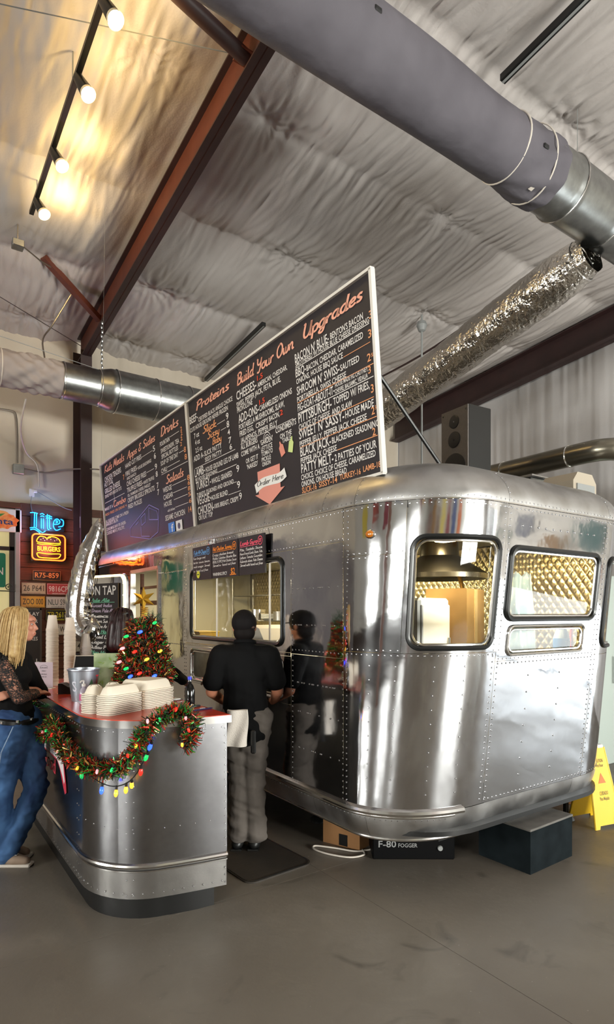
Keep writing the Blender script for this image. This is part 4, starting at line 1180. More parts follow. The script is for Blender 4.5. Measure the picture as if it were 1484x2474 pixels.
wb(MB().add([(1.553, 3.062, .12), (1.553, 3.062, 1.06), (1.553, 5.55, 1.06), (1.553, 5.55, .12)], [(0, 1, 2, 3)]), 'back_panel', calu2, ct)
wb(MB().tube([(a, b, .30) for a, b in counter_plan(-.004)], .014, 8), 'bead', M['alu_bead'], ct)
wb(MB().tube([(a, b, .272) for a, b in counter_plan(-.001)], .006, 6), 'bead', M['alu_bead'], ct)
tp = counter_plan(-.018); tp[0] = (1.575, tp[0][1]); tp[-1] = (1.575, tp[-1][1]); 
wb(MB().prism(tp, 1.055, 1.096), 'edge_band', M['alu_bead'], ct)
tp2 = counter_plan(-.012); tp2[0] = (1.57, tp2[0][1]); tp2[-1] = (1.57, tp2[-1][1])
redtop = mat('red_laminate', '#d0442c', .22, 0, noise=(9, '#c23b26', .3))
wb(MB().prism(tp2, 1.096, 1.10), 'countertop', redtop, ct)
kp = counter_plan(.035); kp[0] = (1.50, kp[0][1] + .02)
wb(MB().prism(kp, 0.0, .125), 'toe_kick', M['black'], ct)
# rivets
rv = MB()
def crivet(p, n, r=.0048):
    p = Vector(p); n = Vector(n); u = n.orthogonal().normalized(); v = n.cross(u)
    b = [p + (u * math.cos(k * PI / 3) + v * math.sin(k * PI / 3)) * r for k in range(6)] + [p + (u * math.cos(k * PI / 3) + v * math.sin(k * PI / 3)) * r * .6 + n * r * .6 for k in range(6)] + [p + n * r * .75]
    rv.add(b, [(k, (k + 1) % 6, 6 + (k + 1) % 6, 6 + k) for k in range(6)] + [(6 + k, 6 + (k + 1) % 6, 12) for k in range(6)])
cp = [Vector((*p, 0)) for p in counter_plan()]
def at_len(l):
    for a, b in zip(cp[:-1], cp[1:]):
        d = (b - a).length
        if l <= d: 
            t = (b - a) / d; return a + t * l, Vector((-t.y, t.x, 0)) * -1
        l -= d
    return cp[-1], Vector((0, 1, 0))
TOT = sum((b - a).length for a, b in zip(cp[:-1], cp[1:]))
l = .03
while l < TOT - .1:
    p, n = at_len(l)
    n = -n if n.dot(p - Vector((1.25, 4.2, 0))) < 0 else n
    for z in (.15, 1.03): crivet((p.x, p.y, z), n)
    l += .055
for lr in (.012, .52, .56, .98, 1.02):
    p, n = at_len(lr); n = -n if n.dot(p - Vector((1.25, 4.2, 0))) < 0 else n
    for z in np.arange(.14, 1.04, .042 if lr < .1 else .085): crivet((p.x, p.y, z), n)
for lr in np.arange(.1, 1.0, .085):
    p, n = at_len(lr); n = -n if n.dot(p - Vector((1.25, 4.2, 0))) < 0 else n
    crivet((p.x, p.y, .50 + .05 * (lr - .4) ** 2), n)
tag(wb(rv, 'rivet', M['rivet'], ct), 'small rivets on the counter panels', kind='stuff')
# logo decal on the public side: striped flying figure with red outline and lettering
lg = lambda a, b, c: (.858 - c - CL.x, 4.62 - a - CL.y, .60 + b - CL.z)          # a runs towards the camera
dred = mat('decal_red', '#c8364a', .5); dwh = mat('decal_white', '#e8dfe0', .5); dgr = mat('decal_pale', '#b9b3c6', .5)
MB().prism([(-.35, .22), (.50, .27), (.62, .23), (.70, .12), (.75, .02), (.76, -.03), (.72, -.05), (.66, 0), (.58, .08), (.50, .12), (-.35, .12)], .0008, .0016, lg).build('logo_outline', dred, ct)
MB().prism([(-.34, .21), (.50, .258), (.60, .22), (.68, .12), (.715, .03), (.70, .01), (.655, .05), (.57, .10), (.50, .13), (-.34, .13)], .0018, .0024, lg).build('logo_body', dwh, ct)
for i in range(4): MB().prism([(-.34, .140 + i * .020), (.52, .148 + i * .026), (.52, .153 + i * .026), (-.34, .146 + i * .020)], .0026, .003, lg).build('logo_stripe', dgr, ct)
q = MB(); put_text(q, 'Food', .05, .015, .40, .10, z=.0012, fr=lg); q.build('logo_lettering', dred, ct, sharp=None)
# ------------------------------------------------------------------ nested open clamshell boxes
pulp = mat('moulded_pulp', '#e6dccb', .85, bump=(60, .0006))
pulp2 = mat('moulded_pulp_edge', '#d5bfa6', .85)
def dome(w, d, h, r=.05, lip=.012, dents=()):
    """inverted tray: flange at z=0, domed top"""
    def loop(w_, d_, r_, n=5):
        pts = []
        for cx, cy, a0 in ((w_ / 2 - r_, d_ / 2 - r_, 0), (-w_ / 2 + r_, d_ / 2 - r_, PI / 2), (-w_ / 2 + r_, -d_ / 2 + r_, PI), (w_ / 2 - r_, -d_ / 2 + r_, 1.5 * PI)):
            for i in range(n + 1): a = a0 + PI / 2 * i / n; pts.append((cx + r_ * math.cos(a), cy + r_ * math.sin(a)))
        return pts
    lv = [(w, d, r, -.006), (w, d, r, 0), (w - 2 * lip, d - 2 * lip, r * .9, .001), (w - .05, d - .05, r * .8, h * .75), (w - .075, d - .075, r * .7, h), ]
    vs = []; n = None
    for a, b, c, z in lv:
        p = loop(a, b, c); n = len(p); vs += [(x, y, z) for x, y in p]
    fs = [(k * n + i, k * n + (i + 1) % n, (k + 1) * n + (i + 1) % n, (k + 1) * n + i) for k in range(len(lv) - 1) for i in range(n)]
    fs.append(tuple(range((len(lv) - 1) * n, len(lv) * n)))
    return MB().add(vs, fs)
A_ = math.atan2(.44, .897)
lidm = dome(.275, .265, .055).mesh('lid'); lidm.materials.append(pulp)
trays = MB()
d1 = dome(.27, .13, .05, .04); d2 = dome(.125, .125, .05, .04)
trays.add([(a, b - .066, c) for a, b, c in d1.v], d1.f); trays.add([(a - .07, b + .067, c) for a, b, c in d2.v], d2.f); trays.add([(a + .07, b + .067, c) for a, b, c in d2.v], d2.f)
traym = trays.mesh('tray'); traym.materials.append(pulp)
hingem = MB().box((0, 0, -.003), (.02, .24, .005)).mesh('hinge'); hingem.materials.append(pulp2)
NB = 11
for i in range(NB):
    lab = 'lowest of the nested white takeout boxes on the red counter' if i == 0 else ('topmost nested white takeout box, lid and tray domes showing' if i == NB - 1 else 'open white takeout box in the middle of the nested stack on the counter')
    t = thing('takeout_box', lab, 'takeout box', (1.165 + .002 * math.sin(i * 2.1), 3.60 + .002 * math.cos(i * 1.7), CT + .007 + i * .0105), A_ + .006 * math.sin(i * 3.3), 'nested takeout boxes')
    obj('tray', traym, pulp, t, (-.14, 0, 0)); obj('lid', lidm, pulp, t, (.14, 0, 0)); obj('hinge', hingem, pulp2, t)
# ------------------------------------------------------------------ paper cups in tall inverted stacks
cupw = mat('paper_cup', '#e2d5c8', .7); cupp = mat('cup_print', '#3d3a3a', .6)
def cup_mesh(r0, r1, h):
    return MB().lathe([(r1 - .002, .002), (r1 + .003, 0), (r1 + .004, .004), (r1, .008), (r0, h - .004), (r0 - .004, h), (0, h)], (0, 0, 0), 20).mesh('cup')
cm1 = cup_mesh(.032, .045, .115); cm1.materials.append(cupw); cm2 = cup_mesh(.026, .036, .10); cm2.materials.append(cupw)
def stack(name, me, loc, n, dz, label, group, pr=None):
    for i in range(n):
        o = obj('paper_cup', me, None, None, (loc[0] + .001 * math.sin(i * 1.9), loc[1] + .001 * math.cos(i * 2.3), loc[2] + i * dz))
        tag(o, label if i < n - 1 else label.replace('paper cup in', 'topmost paper cup of'), 'cup', group)
stack('a', cm1, (1.02, 5.08, CT), 44, .0105, 'white paper cup in the tallest inverted stack', 'cups of the tallest stack')
stack('b', cm1, (1.20, 5.28, CT), 42, .0105, 'white paper cup in the slimmer stack behind the tallest one', 'cups of the second stack')
clearc = mat('clear_plastic', '#cfc6bf', .12, alpha=.5)
cm3 = cup_mesh(.030, .046, .12); cm3.materials.append(clearc)
stack('c', cm3, (1.33, 5.28, CT), 24, .0125, 'clear plastic paper cup in the short stack by the tablet'.replace('paper cup', 'cup'), 'clear cups by the tablet')
# ------------------------------------------------------------------ table-top things
t = thing('sign_holder', 'acrylic stand holding a pale lilac notice at the counter end', 'sign', (.93, 4.93, CT), R(-36))
MB().box((0, 0, .003), (.15, .07, .006)).build('base', M['white'], t); MB().box((0, 0, .105), (.14, .004, .195)).build('sheet', mat('lilac_paper', '#c8b6c0', .7), t)
q = MB()
for s, z, w in (('BURGERS', .155, .06), ('WEEKLY', .13, .035), ('SPECIALS', .105, .045), ('ASK US', .085, .04)): put_text(q, s, -w / 2, z, w, .009, fr=lambda a, b, c: (a, -.0028, b))
poly3 = [( -.03 + .06 * i / 8, -.0028, .168 + .012 * math.sin(PI * i / 8)) for i in range(9)]; q.tube(poly3, .001, 4)
q.build('lettering', M['black'], t, sharp=None)
t = thing('tablet_stand', 'black tablet till on a tilting stand beside the cups', 'tablet', (1.28, 4.98, CT), R(-25))
MB().box((0, 0, .006), (.14, .12, .012), bev=.004).build('base', M['black'], t); MB().tube([(0, .02, .01), (0, .03, .14)], .012, 8).build('neck', M['grey'], t)
vs = lambda a, b, c: (a, b * math.cos(R(52)) - c * math.sin(R(52)), .14 + b * math.sin(R(52)) + c * math.cos(R(52)))
MB().prism([(-.125, -.06), (.125, -.06), (.125, .12), (-.125, .12)], -.012, 0, vs).build('case', M['offwhite'], t)
MB().prism([(-.115, -.05), (.115, -.05), (.115, .11), (-.115, .11)], .0005, .0015, vs).build('screen', mat('dark_screen', '#15171a', .1), t)
t = thing('card_reader', 'small black card reader lying behind the bucket', 'card reader', (1.02, 4.52, CT), R(-30))
MB().prism([(-.06, 0), (.06, 0), (.06, .02), (-.03, .075), (-.06, .075)], -.05, .05, lambda a, b, c: (a, c, b)).build('body', M['black'], t); MB().box((.01, -.02, .052), (.05, .03, .004)).build('keypad', M['grey'], t)
t = thing('ice_bucket', 'galvanised bucket with letters and a pine tree print on the counter', 'bucket', (1.02, 4.10, CT))
MB().lathe([(0, 0), (.075, 0), (.10, .20), (.106, .205), (.106, .212), (.097, .212), (.073, .008), (0, .008)], (0, 0, 0), 28).build('pail', mat('bucket_metal', '#aab0bb', .35, .8), t)
def on_bucket(a, b, c):
    r = .0755 + .025 * b / .2 + .001; an = -2.1 + a / .09; return (r * math.cos(an), r * math.sin(an), b)
q = MB(); put_text(q, 'S', -.055, .07, .035, .07, fr=on_bucket); q.build('letter', mat('lilac_ink', '#d9dbe8', .6), t, sharp=None)
q = MB(); put_text(q, 'T', .105, .115, .03, .06, fr=on_bucket); q.build('letter', mat('red_ink', '#b5303a', .6), t, sharp=None)
q = MB()
for i in range(3): q.add([on_bucket(.075 - .026 + i * .005, .05 + i * .03, 0), on_bucket(.075 + .026 - i * .005, .05 + i * .03, 0), on_bucket(.075, .09 + i * .03, 0)], [(0, 1, 2)])
q.build('tree_print', mat('green_ink', '#2f5a3a', .6), t)
t = thing('sanitizer_bottle', 'clear pump bottle of hand gel in front of the bucket', 'bottle', (.985, 3.96, CT))
MB().lathe([(0, 0), (.026, 0), (.027, .01), (.027, .075), (.018, .095), (.012, .10), (.012, .11)], (0, 0, 0), 18).build('body', mat('gel_clear', '#c7bfd0', .12, alpha=.75), t)
MB().lathe([(.013, .11), (.013, .125), (.005, .128), (.005, .145), (.0, .146)], (0, 0, 0), 12).build('pump', M['white'], t); MB().tube([(0, 0, .145), (-.02, -.02, .147), (-.028, -.028, .14)], .005, 6).build('spout', M['white'], t)
MB().lathe([(.0274, .02), (.0276, .022), (.0276, .06), (.0274, .062)], (0, 0, 0), 18).build('label', mat('pink_label', '#c25a86', .5), t)
t = thing('menu_card', 'pale green leafy menu card standing on the counter', 'card', (1.22, 4.22, CT), R(-30))
cg = mat('green_card', '#cfe0b4', .55, noise=(9, '#a8c48a', .08)); MB().box((0, 0, .15), (.205, .008, .30)).build('sheet', cg, t); MB().box((0, .02, .004), (.205, .09, .008)).build('base', M['white'], t)
lv = MB()
for i in range(16):
    a, b, an, s = random.uniform(-.08, .08), random.uniform(.04, .27), random.uniform(0, PI), random.uniform(.012, .026)
    lv.add([(a + s * math.cos(an), -.0052, b + s * math.sin(an)), (a - .3 * s * math.sin(an), -.0052, b + .3 * s * math.cos(an)), (a - s * math.cos(an), -.0052, b - s * math.sin(an)), (a + .3 * s * math.sin(an), -.0052, b - .3 * s * math.cos(an))], [(0, 1, 2, 3)])
lv.build('leaf_print', mat('leaf_ink', '#9cbf5e', .6), t)
t = thing('phone', 'black phone lying on the red counter by the aisle', 'phone', (1.47, 3.42, CT), R(20))
MB().box((0, 0, .005), (.15, .075, .010), bev=.003).build('body', M['black'], t); MB().box((0, 0, .0107), (.14, .066, .001)).build('screen', mat('phone_glass', '#1d1a24', .08), t)
t = thing('pen', 'dark pen lying in front of the phone', 'pen', (1.50, 3.27, CT), R(12))
MB().tube([(-.07, 0, .006), (.06, 0, .006), (.075, 0, .006)], [.0055, .0055, .002], 8).build('barrel', mat('pen_body', '#2a2144', .3), t); MB().box((.0, .0, .013), (.04, .003, .002)).build('clip', M['alu_bead'], t)
t = thing('receipt_tray', 'small silver tray behind the phone', 'tray', (1.50, 3.75, CT), R(15))
MB().box((0, 0, .004), (.13, .08, .008), bev=.003).build('dish', M['alu_bead'], t); MB().box((0, 0, .010), (.10, .05, .004)).build('slip', M['white'], t)
t = thing('dark_stand_in', 'made-up black bottle shape on the counter edge, for a dark form and reflected lamp', 'bottle', (1.53, 3.53, CT))  # bottle is made up; its blue cap paints a tree lamp's reflection
MB().lathe([(0, 0), (.030, 0), (.032, .01), (.032, .09), (.022, .12), (.012, .135), (.012, .16)], (0, 0, 0), 18).build('body', mat('dark_form', '#0c0c0c', .12), t)
MB().lathe([(.0135, .158), (.0135, .178), (0, .18)], (0, 0, 0), 12).build('cap', mat('reflected_lamp_blue', '#2438c8', .3), t)
# ------------------------------------------------------------------ tinsel garland with bulbs along the counter edge
def tinsel(path, rad, n, strip, mats):
    """returns one MB per material of thin bent strips around a path"""
    mbs = [MB() for _ in mats]; P_ = [np.array(p, float) for p in path]
    seg = np.array([np.linalg.norm(b - a) for a, b in zip(P_[:-1], P_[1:])]); cum = np.concatenate([[0], np.cumsum(seg)])
    for i in range(n):
        l = random.uniform(0, cum[-1]); k = min(len(seg) - 1, int(np.searchsorted(cum, l) - 1) if l > 0 else 0); k = max(k, 0)
        c = P_[k] + (P_[k + 1] - P_[k]) * ((l - cum[k]) / max(seg[k], 1e-6)); tdir = (P_[k + 1] - P_[k]) / max(seg[k], 1e-6)
        d = rng.normal(size=3); d -= tdir * d.dot(tdir) * .6; d /= np.linalg.norm(d)
        w = np.cross(d, rng.normal(size=3)); w /= np.linalg.norm(w); L_ = rad * random.uniform(.6, 1.1); wd = strip * random.uniform(.7, 1.3)
        bend = rng.normal(size=3) * L_ * .18
        a0, a1, a2 = c + d * L_ * .12, c + d * L_ * .6 + bend, c + d * L_
        mbs[random.choices(range(len(mats)), weights=[m_[1] for m_ in mats])[0]].add([a0 - w * wd, a0 + w * wd, a1 + w * wd, a1 - w * wd, a2 + w * wd * .5, a2 - w * wd * .5], [(0, 1, 2, 3), (3, 2, 4, 5)])
    return mbs
tg = mat('green_tinsel', '#2c9a3c', .22, .6); tr_ = mat('red_tinsel', '#c23a28', .22, .6); td = mat('dark_pine_tinsel', '#1c2a18', .6); tgo = mat('gold_tinsel', '#e0b060', .2, .7)
bulbc = {'red': mat('red_bulb', '#d8231c', .15, emit=('#ff2a1c', .6)), 'green': mat('green_bulb', '#12a04c', .15, emit=('#18c060', .5)), 'blue': mat('blue_bulb', '#2440e8', .15, emit=('#2040ff', 2.5)), 'amber': mat('amber_bulb', '#e8a838', .15, emit=('#ffb030', .7)), 'pink': mat('pink_bulb', '#e88a90', .15, emit=('#ff9aa0', .6))}
gp = catmull([np.array(p) for p in ((.80, 5.0, 1.12), (.815, 4.84, 1.05), (.812, 4.72, .90), (.80, 4.45, .86), (.80, 4.15, .90), (.80, 4.00, .985), (.805, 3.86, .95), (.81, 3.68, .88), (.83, 3.50, .85), (.87, 3.32, .835), (.94, 3.17, .85), (1.00, 3.095, .91), (1.055, 3.06, 1.02), (1.11, 3.05, 1.10), (1.20, 3.06, 1.13), (1.29, 3.05, 1.14), (1.325, 3.01, 1.08), (1.30, 3.0, 1.00), (1.27, 3.01, .965))], 4)
t = thing('tinsel_garland', 'red and green tinsel garland swagged along the counter edge', 'garland', (1.0, 3.6, .85))
loc_ = lambda p: tuple(np.array(p) - np.array(t.location))
wb(MB().tube([tuple(p) for p in gp], .012, 6), 'core', td, t)
for q, (m_, _) , nm in zip(tinsel(gp, .066, 6500, .0036, ((tg, 3), (tr_, 3.2), (td, 3), (tgo, 1.4))), ((tg, 3), (tr_, 3), (td, 3), (tgo, 1)), ('green_tinsel', 'red_tinsel', 'dark_tinsel', 'gold_tinsel')):
    tag(wb(q, nm, m_, t, sharp=None), kind='stuff')
def bulb_mesh():
    return MB().lathe([(0, -.026), (.006, -.022), (.0095, -.012), (.008, .0), (.0055, .006), (0, .006)], (0, 0, 0), 10)
bm_ = bulb_mesh().mesh('bulb'); sock = MB().lathe([(.006, .004), (.0065, .018), (.003, .022)], (0, 0, 0), 8).mesh('socket'); sock.materials.append(M['black'])
bmc = {}
for k_ in bulbc: bmc[k_] = bm_.copy(); bmc[k_].materials.append(bulbc[k_])
def bulb(parent, p, c, s=1.0, rot=(0, 0, 0)):
    o = obj('bulb', bmc[c], None, parent, tuple(Vector(p) - Vector(parent.location)), rot); o.scale = (s, s, s)
    k_ = obj('socket', sock, None, o); return o
cols = ['pink', 'green', 'red', 'amber', 'pink', 'green', 'red', 'pink', 'red', 'amber']
for i in range(20):
    p = gp[3 + int(i * (len(gp) - 6) / 19)]
    out_ = Vector((-.8, -.6, 0)) * .045
    bulb(t, Vector(p) + out_ + Vector((0, 0, random.uniform(-.03, .03))), cols[i % 10], .85, (random.uniform(-.6, .6), random.uniform(-.6, .6), 0))
# loose string of lamps under the swag
t = thing('light_string', 'black cord of coloured bulbs hanging under the garland', 'light string', (1.0, 3.2, .8))
cord = catmull([np.array(p) for p in ((.82, 3.45, .845), (.865, 3.24, .795), (.93, 3.135, .772), (1.0, 3.085, .80), (1.055, 3.06, .88), (1.09, 3.05, .97), (1.12, 3.05, 1.05))], 5)
wb(MB().tube([tuple(p) for p in cord], .003, 6), 'cord', M['black'], t)
for i, c in ((2, 'green'), (7, 'blue'), (11, 'amber'), (14, 'amber'), (16, 'amber'), (20, 'red'), (24, 'green'), (27, 'blue')):
    p = cord[min(i, len(cord) - 1)]; bulb(t, (p[0] - .006, p[1] - .008, p[2] - .022), c, 1.25, (random.uniform(-.35, .35), random.uniform(-.35, .35), 0))
# ------------------------------------------------------------------ small tinsel tree with a gold star
TX, TY = 1.40, 4.00
t = thing('christmas_tree', 'small Christmas tree of red and green tinsel with a gold star', 'christmas tree', (TX, TY, CT))
MB().lathe([(0, 0), (.075, 0), (.075, .012), (.012, .02), (.012, .10), (0, .10)], (0, 0, 0), 16).build('stand', M['black'], t)
sp = [np.array((TX + r_ * math.cos(a), TY + r_ * math.sin(a), z_)) for i in range(150) for r_, a, z_ in [((.175 * (1 - (i / 150) ** 1.15 * .60)), i * .33, CT + .10 + .42 * i / 150)]]
wb(MB().lathe([(0, .06), (.14, .09), (.12, .3), (.05, .54), (0, .56)], (TX, TY, CT), 16), 'branches', mat('dark_branches', '#17200f', .9), t)
for q, m_, nm in zip(tinsel(sp, .062, 8000, .0040, ((tg, 1.6), (tr_, 4.5), (td, 4), (tgo, 1.6))), (tg, tr_, td, tgo), ('green_tinsel', 'red_tinsel', 'dark_tinsel', 'gold_tinsel')):
    tag(wb(q, nm, m_, t, sharp=None), kind='stuff')
sp2 = [np.array((TX + .06 * math.cos(a), TY + .06 * math.sin(a), CT + .40 + .02 * a)) for a in np.linspace(0, 7, 40)]
tag(wb(tinsel(sp2, .085, 700, .0016, ((td, 1),))[0], 'pine_sprig', mat('pine_needles', '#2f4a32', .7), t, sharp=None), kind='stuff')
for dx_, z_, c in ((-.03, .17, 'blue'), (.12, .17, 'blue'), (.02, .46, 'blue'), (-.075, .43, 'green'), (.10, .52, 'green'), (.03, .19, 'red'), (-.01, .33, 'red'), (.07, .28, 'amber'), (-.12, .26, 'pink'), (.14, .33, 'amber'), (-.1, .35, 'pink'), (-.06, .22, 'green')):
    rr_ = .17 * (1 - (z_ - .1) * 1.2) + .05
    a_ = dx_; p = Vector((TX, TY, CT + z_)) + Vector((.8227, -.5685, 0)) * a_ + Vector((-.5685, -.8227, 0)) * math.sqrt(max(.0, rr_ ** 2 - a_ ** 2))
    bulb(t, p, c, 1.15, (random.uniform(-.4, .4), 1.2, 0))
gold = mat('gold_star', '#d9a93c', .3, .9)
st_ = MB(); c0 = np.array((TX - .01, TY - .01, CT + .68)); rt_ = np.array((.8227, -.5685, 0)); up_ = np.array((0, 0, 1.)); fw_ = np.array((.5685, .8227, 0))
pts = []
for k_ in range(12):
    a = PI / 2 + k_ * PI / 6; r_ = .085 if k_ % 2 == 0 else .034; pts.append(c0 + rt_ * r_ * math.cos(a) + up_ * r_ * math.sin(a))
st_.add([*pts, c0 - fw_ * .025, c0 + fw_ * .025], [(k_, (k_ + 1) % 12, 12) for k_ in range(12)] + [((k_ + 1) % 12, k_, 13) for k_ in range(12)])
wb(st_, 'star', gold, t, sharp=10)
wb(MB().tube([(TX + .025 * math.cos(a), TY + .025 * math.sin(a), CT + .53 + .0016 * i) for i in range(60) for a in [i * .8]], .003, 5), 'star_spring', gold, t)
# ------------------------------------------------------------------ board panel on the back wall, left of the column
t = thing('board_panel', 'brown plank panel covered with licence plates on the back wall', 'wall panel', (1.95, 8.93, 0))
z_ = .0; k = 0
while z_ < 3.12:
    h = .178
    MB().box((-.0 + .0, .02, z_ + h / 2), (1.14, .05 - .006 * (k % 2), h - .006), bev=.003).build('plank', M['wood'], t); z_ += h; k += 1
WY = 8.895
def plate(label, s, x0, z1, w, h, bgc, fg, extra=None, rot=0):
    t = thing('license_plate', label, 'license plate', (x0 + w / 2, WY, z1 - h / 2), group='licence plates on the plank panel', rot=(0, rot, 0))
    MB().box((0, 0, 0), (w, .004, h), bev=.0015).build('plate', mat('plate_' + s.replace(' ', '_'), bgc, .45), t)
    q = MB(); put_text(q, s, -w * .42, -h * .22, w * .84, h * .52, fr=lambda a, b, c: (a, -.0032, b))
    q.build('number', mat('plate_ink_' + s.replace(' ', '_'), fg, .5), t, sharp=None)
    rim = MB()
    for zz in (-h / 2 + .006, h / 2 - .006): rim.box((0, -.0022, zz), (w - .012, .002, .003))
    for xx in (-w / 2 + .006, w / 2 - .006): rim.box((xx, -.0022, 0), (.003, .002, h - .012))
    rim.build('rim', mat('plate_rim_' + s.replace(' ', '_'), fg, .5), t)
    for xx in (-w * .3, w * .3): MB().lathe([(.004, 0), (.003, -.003), (0, -.0035)], (xx, -.002, h * .42), 8, 'y').build('bolt', M['alu_bead'], t)
    if extra: 
        q = MB(); put_text(q, extra[0], -w * .28, -h * .44, w * .56, h * .1, fr=lambda a, b, c: (a, -.0034, b)); q.build('slogan', mat('plate_slogan_' + s.replace(' ', '_'), extra[1], .5), t, sharp=None)
plate('dark licence plate with orange characters R75-859', 'R75-859', 1.53, 2.28, .37, .14, '#2b1a15', '#e09a5a')
plate('beige licence plate reading 26 P641', '26 P641', 1.39, 2.105, .312, .158, '#bfae90', '#5b4f42', ('Tennessee', '#a05a4a'))
plate('red licence plate reading 9816CP', '9816CP', 1.715, 2.10, .305, .155, '#b2474a', '#e6d8d4', ('ORGAN DONOR', '#e6d8d4'))
plate('yellow licence plate reading ZOO 000', 'ZOO 000', 1.38, 1.92, .312, .158, '#dc9c22', '#4d3c1c', ('KENTUCKY', '#6a4a20'))
plate('white licence plate reading NLU S96 with an orange picture', 'NLU S96', 1.705, 1.915, .312, .16, '#d0cfc8', '#5f6a64', ('COUNTY', '#5f6a64'))
plate('black licence plate with yellow characters TP 2617', 'TP 2617', 1.70, 1.735, .31, .155, '#1d1c18', '#d8d23a', ('TENNESSEE', '#d8d23a'))
plate('pale licence plate reading 26C 42 beside the column', '26C 42', 2.16, 3.08, .312, .165, '#cfc3ae', '#6f6558', ('Tennessee', '#8a7a6a'))
plate('blue licence plate starting VY below the beige one', 'VY 381', 2.17, 2.80, .30, .15, '#2c2f58', '#d0cdd8')
plate('white licence plate reading WGV near the cups', 'WGV 18', 1.86, 1.53, .30, .155, '#c9c2b4', '#4a4640')
plate('black and white licence plate reading 469 KX', '469-KX', 2.10, 1.285, .31, .155, '#bdb5a2', '#38352f')
plate('dark green licence plate above the 469 plate', 'HMT 27', 2.10, 1.45, .30, .15, '#2a2a14', '#b8942c')
plate('black licence plate reading 69 75 behind the tablet', '69-75', 2.02, 1.10, .31, .155, '#17171a', '#b8bcc0')
plate('dark brown licence plate low behind the tablet', 'T 4410', 2.20, 2.58, .29, .15, '#3a2418', '#c9a070')
# ------------------------------------------------------------------ neon signs
def neon_mat(n, c, s): return mat(n, c, .3, emit=(c, s))
nb = neon_mat('neon_blue', '#1a86ff', 2.6); nr = neon_mat('neon_red', '#ff5a1a', 2.6); ny = neon_mat('neon_yellow', '#ffa51e', 1.6); ng = neon_mat('neon_green', '#8fb820', 1.0)
NY = 8.86
def nt_(mb, pts, r, closed=False, x0=0, z0=0, sc=1, k=4):
    p = catmull([np.array(a, float) for a in pts], k, closed) if len(pts) > 2 else [np.array(a, float) for a in pts]
    mb.tube([(x0 + a[0] * sc, 0, z0 + a[1] * sc) for a in p], r, 6, closed=closed)
t = thing('neon_beer_sign', 'blue neon sign reading Lite on the plank panel', 'neon sign', (1.49, NY, 2.80))
MB().box((.23, .022, .13), (.44, .012, .2)).build('backing', M['black'], t)
q = MB(); r_ = .0062
for off in (0, .026):   # double outlined blackletter strokes
    nt_(q, [(.06 + off, .27), (.055 + off, .07)], r_)
for seg in ([(.005, .265), (.05, .272), (.10, .262)], [(.0, .055), (.06, .065), (.11, .035), (.16, .005), (.20, .03)], [(.005, .03), (.06, .04), (.13, -.005)],
            [(.145, .20), (.145, .06)], [(.172, .20), (.172, .06)], [(.13, .255), (.16, .268), (.185, .25)], [(.135, .225), (.16, .235), (.185, .222)],
            [(.225, .265), (.225, .075), (.25, .05)], [(.252, .255), (.252, .085), (.275, .07)], [(.20, .235), (.24, .245), (.285, .232)], [(.205, .21), (.24, .216), (.285, .206)],
            [(.31, .13), (.37, .14), (.39, .175), (.355, .21), (.315, .18), (.305, .10), (.34, .05), (.40, .075)], [(.335, .155), (.36, .165), (.35, .185), (.335, .175)], [(.40, .21), (.435, .19), (.43, .12), (.37, .10)]):
    nt_(q, seg, r_)
q.build('blue_tube', nb, t)
for x_ in (.03, .25, .40): MB().tube([(x_, .02, .14), (x_, 0, .14)], .005, 6).build('standoff', M['black'], t)
t['label'] = 'blue neon sign reading Lite on the plank panel'
point('neon_glow_blue', (1.72, NY - .13, 2.93), 5, (.25, .5, 1), .12)
t = thing('neon_burger_sign', 'red and yellow neon sign of a hamburger reading BURGERS', 'neon sign', (1.52, NY, 2.425))
MB().box((.215, .022, .175), (.46, .012, .38)).build('backing', mat('neon_back', '#2a0d08', .3), t)
q = MB(); rr = rrect(0, .43, 0, .355, .05, 3, 5); q.tube([(a, 0, b) for a, b in rr], .009, 8, closed=True); q.build('red_tube', nr, t)
q = MB(); nt_(q, [(.07, .245), (.065, .285), (.10, .325), (.16, .32), (.19, .30), (.215, .325), (.28, .33), (.34, .305), (.365, .265), (.35, .24), (.21, .238)], .006, True)
nt_(q, [(.07, .095), (.21, .085), (.36, .092), (.355, .05), (.32, .03), (.21, .028), (.10, .032), (.07, .055)], .006, True)
nt_(q, [(.19, .30), (.24, .32)], .005); q.build('yellow_tube', ny, t)
q = MB(); nt_(q, [(.06, .225), (.12, .215), (.21, .222), (.29, .212), (.37, .225)], .005); q.build('green_tube', ng, t)
q = MB(); put_text(q, 'BURGERS', .065, .125, .30, .065, fr=lambda a, b, c: (a, -.004, b)); q.build('lettering', ny, t, sharp=None)
bun = mat('dark_bun', '#1c0f0a', .6); MB().prism([(.08, .25), (.08, .29), (.12, .315), (.30, .318), (.35, .28), (.345, .25)], .004, .010, lambda a, b, c: (a, c, b)).build('bun_print', bun, t)
q = MB()
for a, b in ((.11, .28), (.16, .27), (.19, .285), (.24, .29), (.29, .275), (.32, .29), (.14, .30)): q.ball((a, .002, b), .006, 6, 4)
q.build('sesame', M['white'], t)
point('neon_glow_red', (1.72, NY - .13, 2.6), 6, (1, .22, .12), .12)
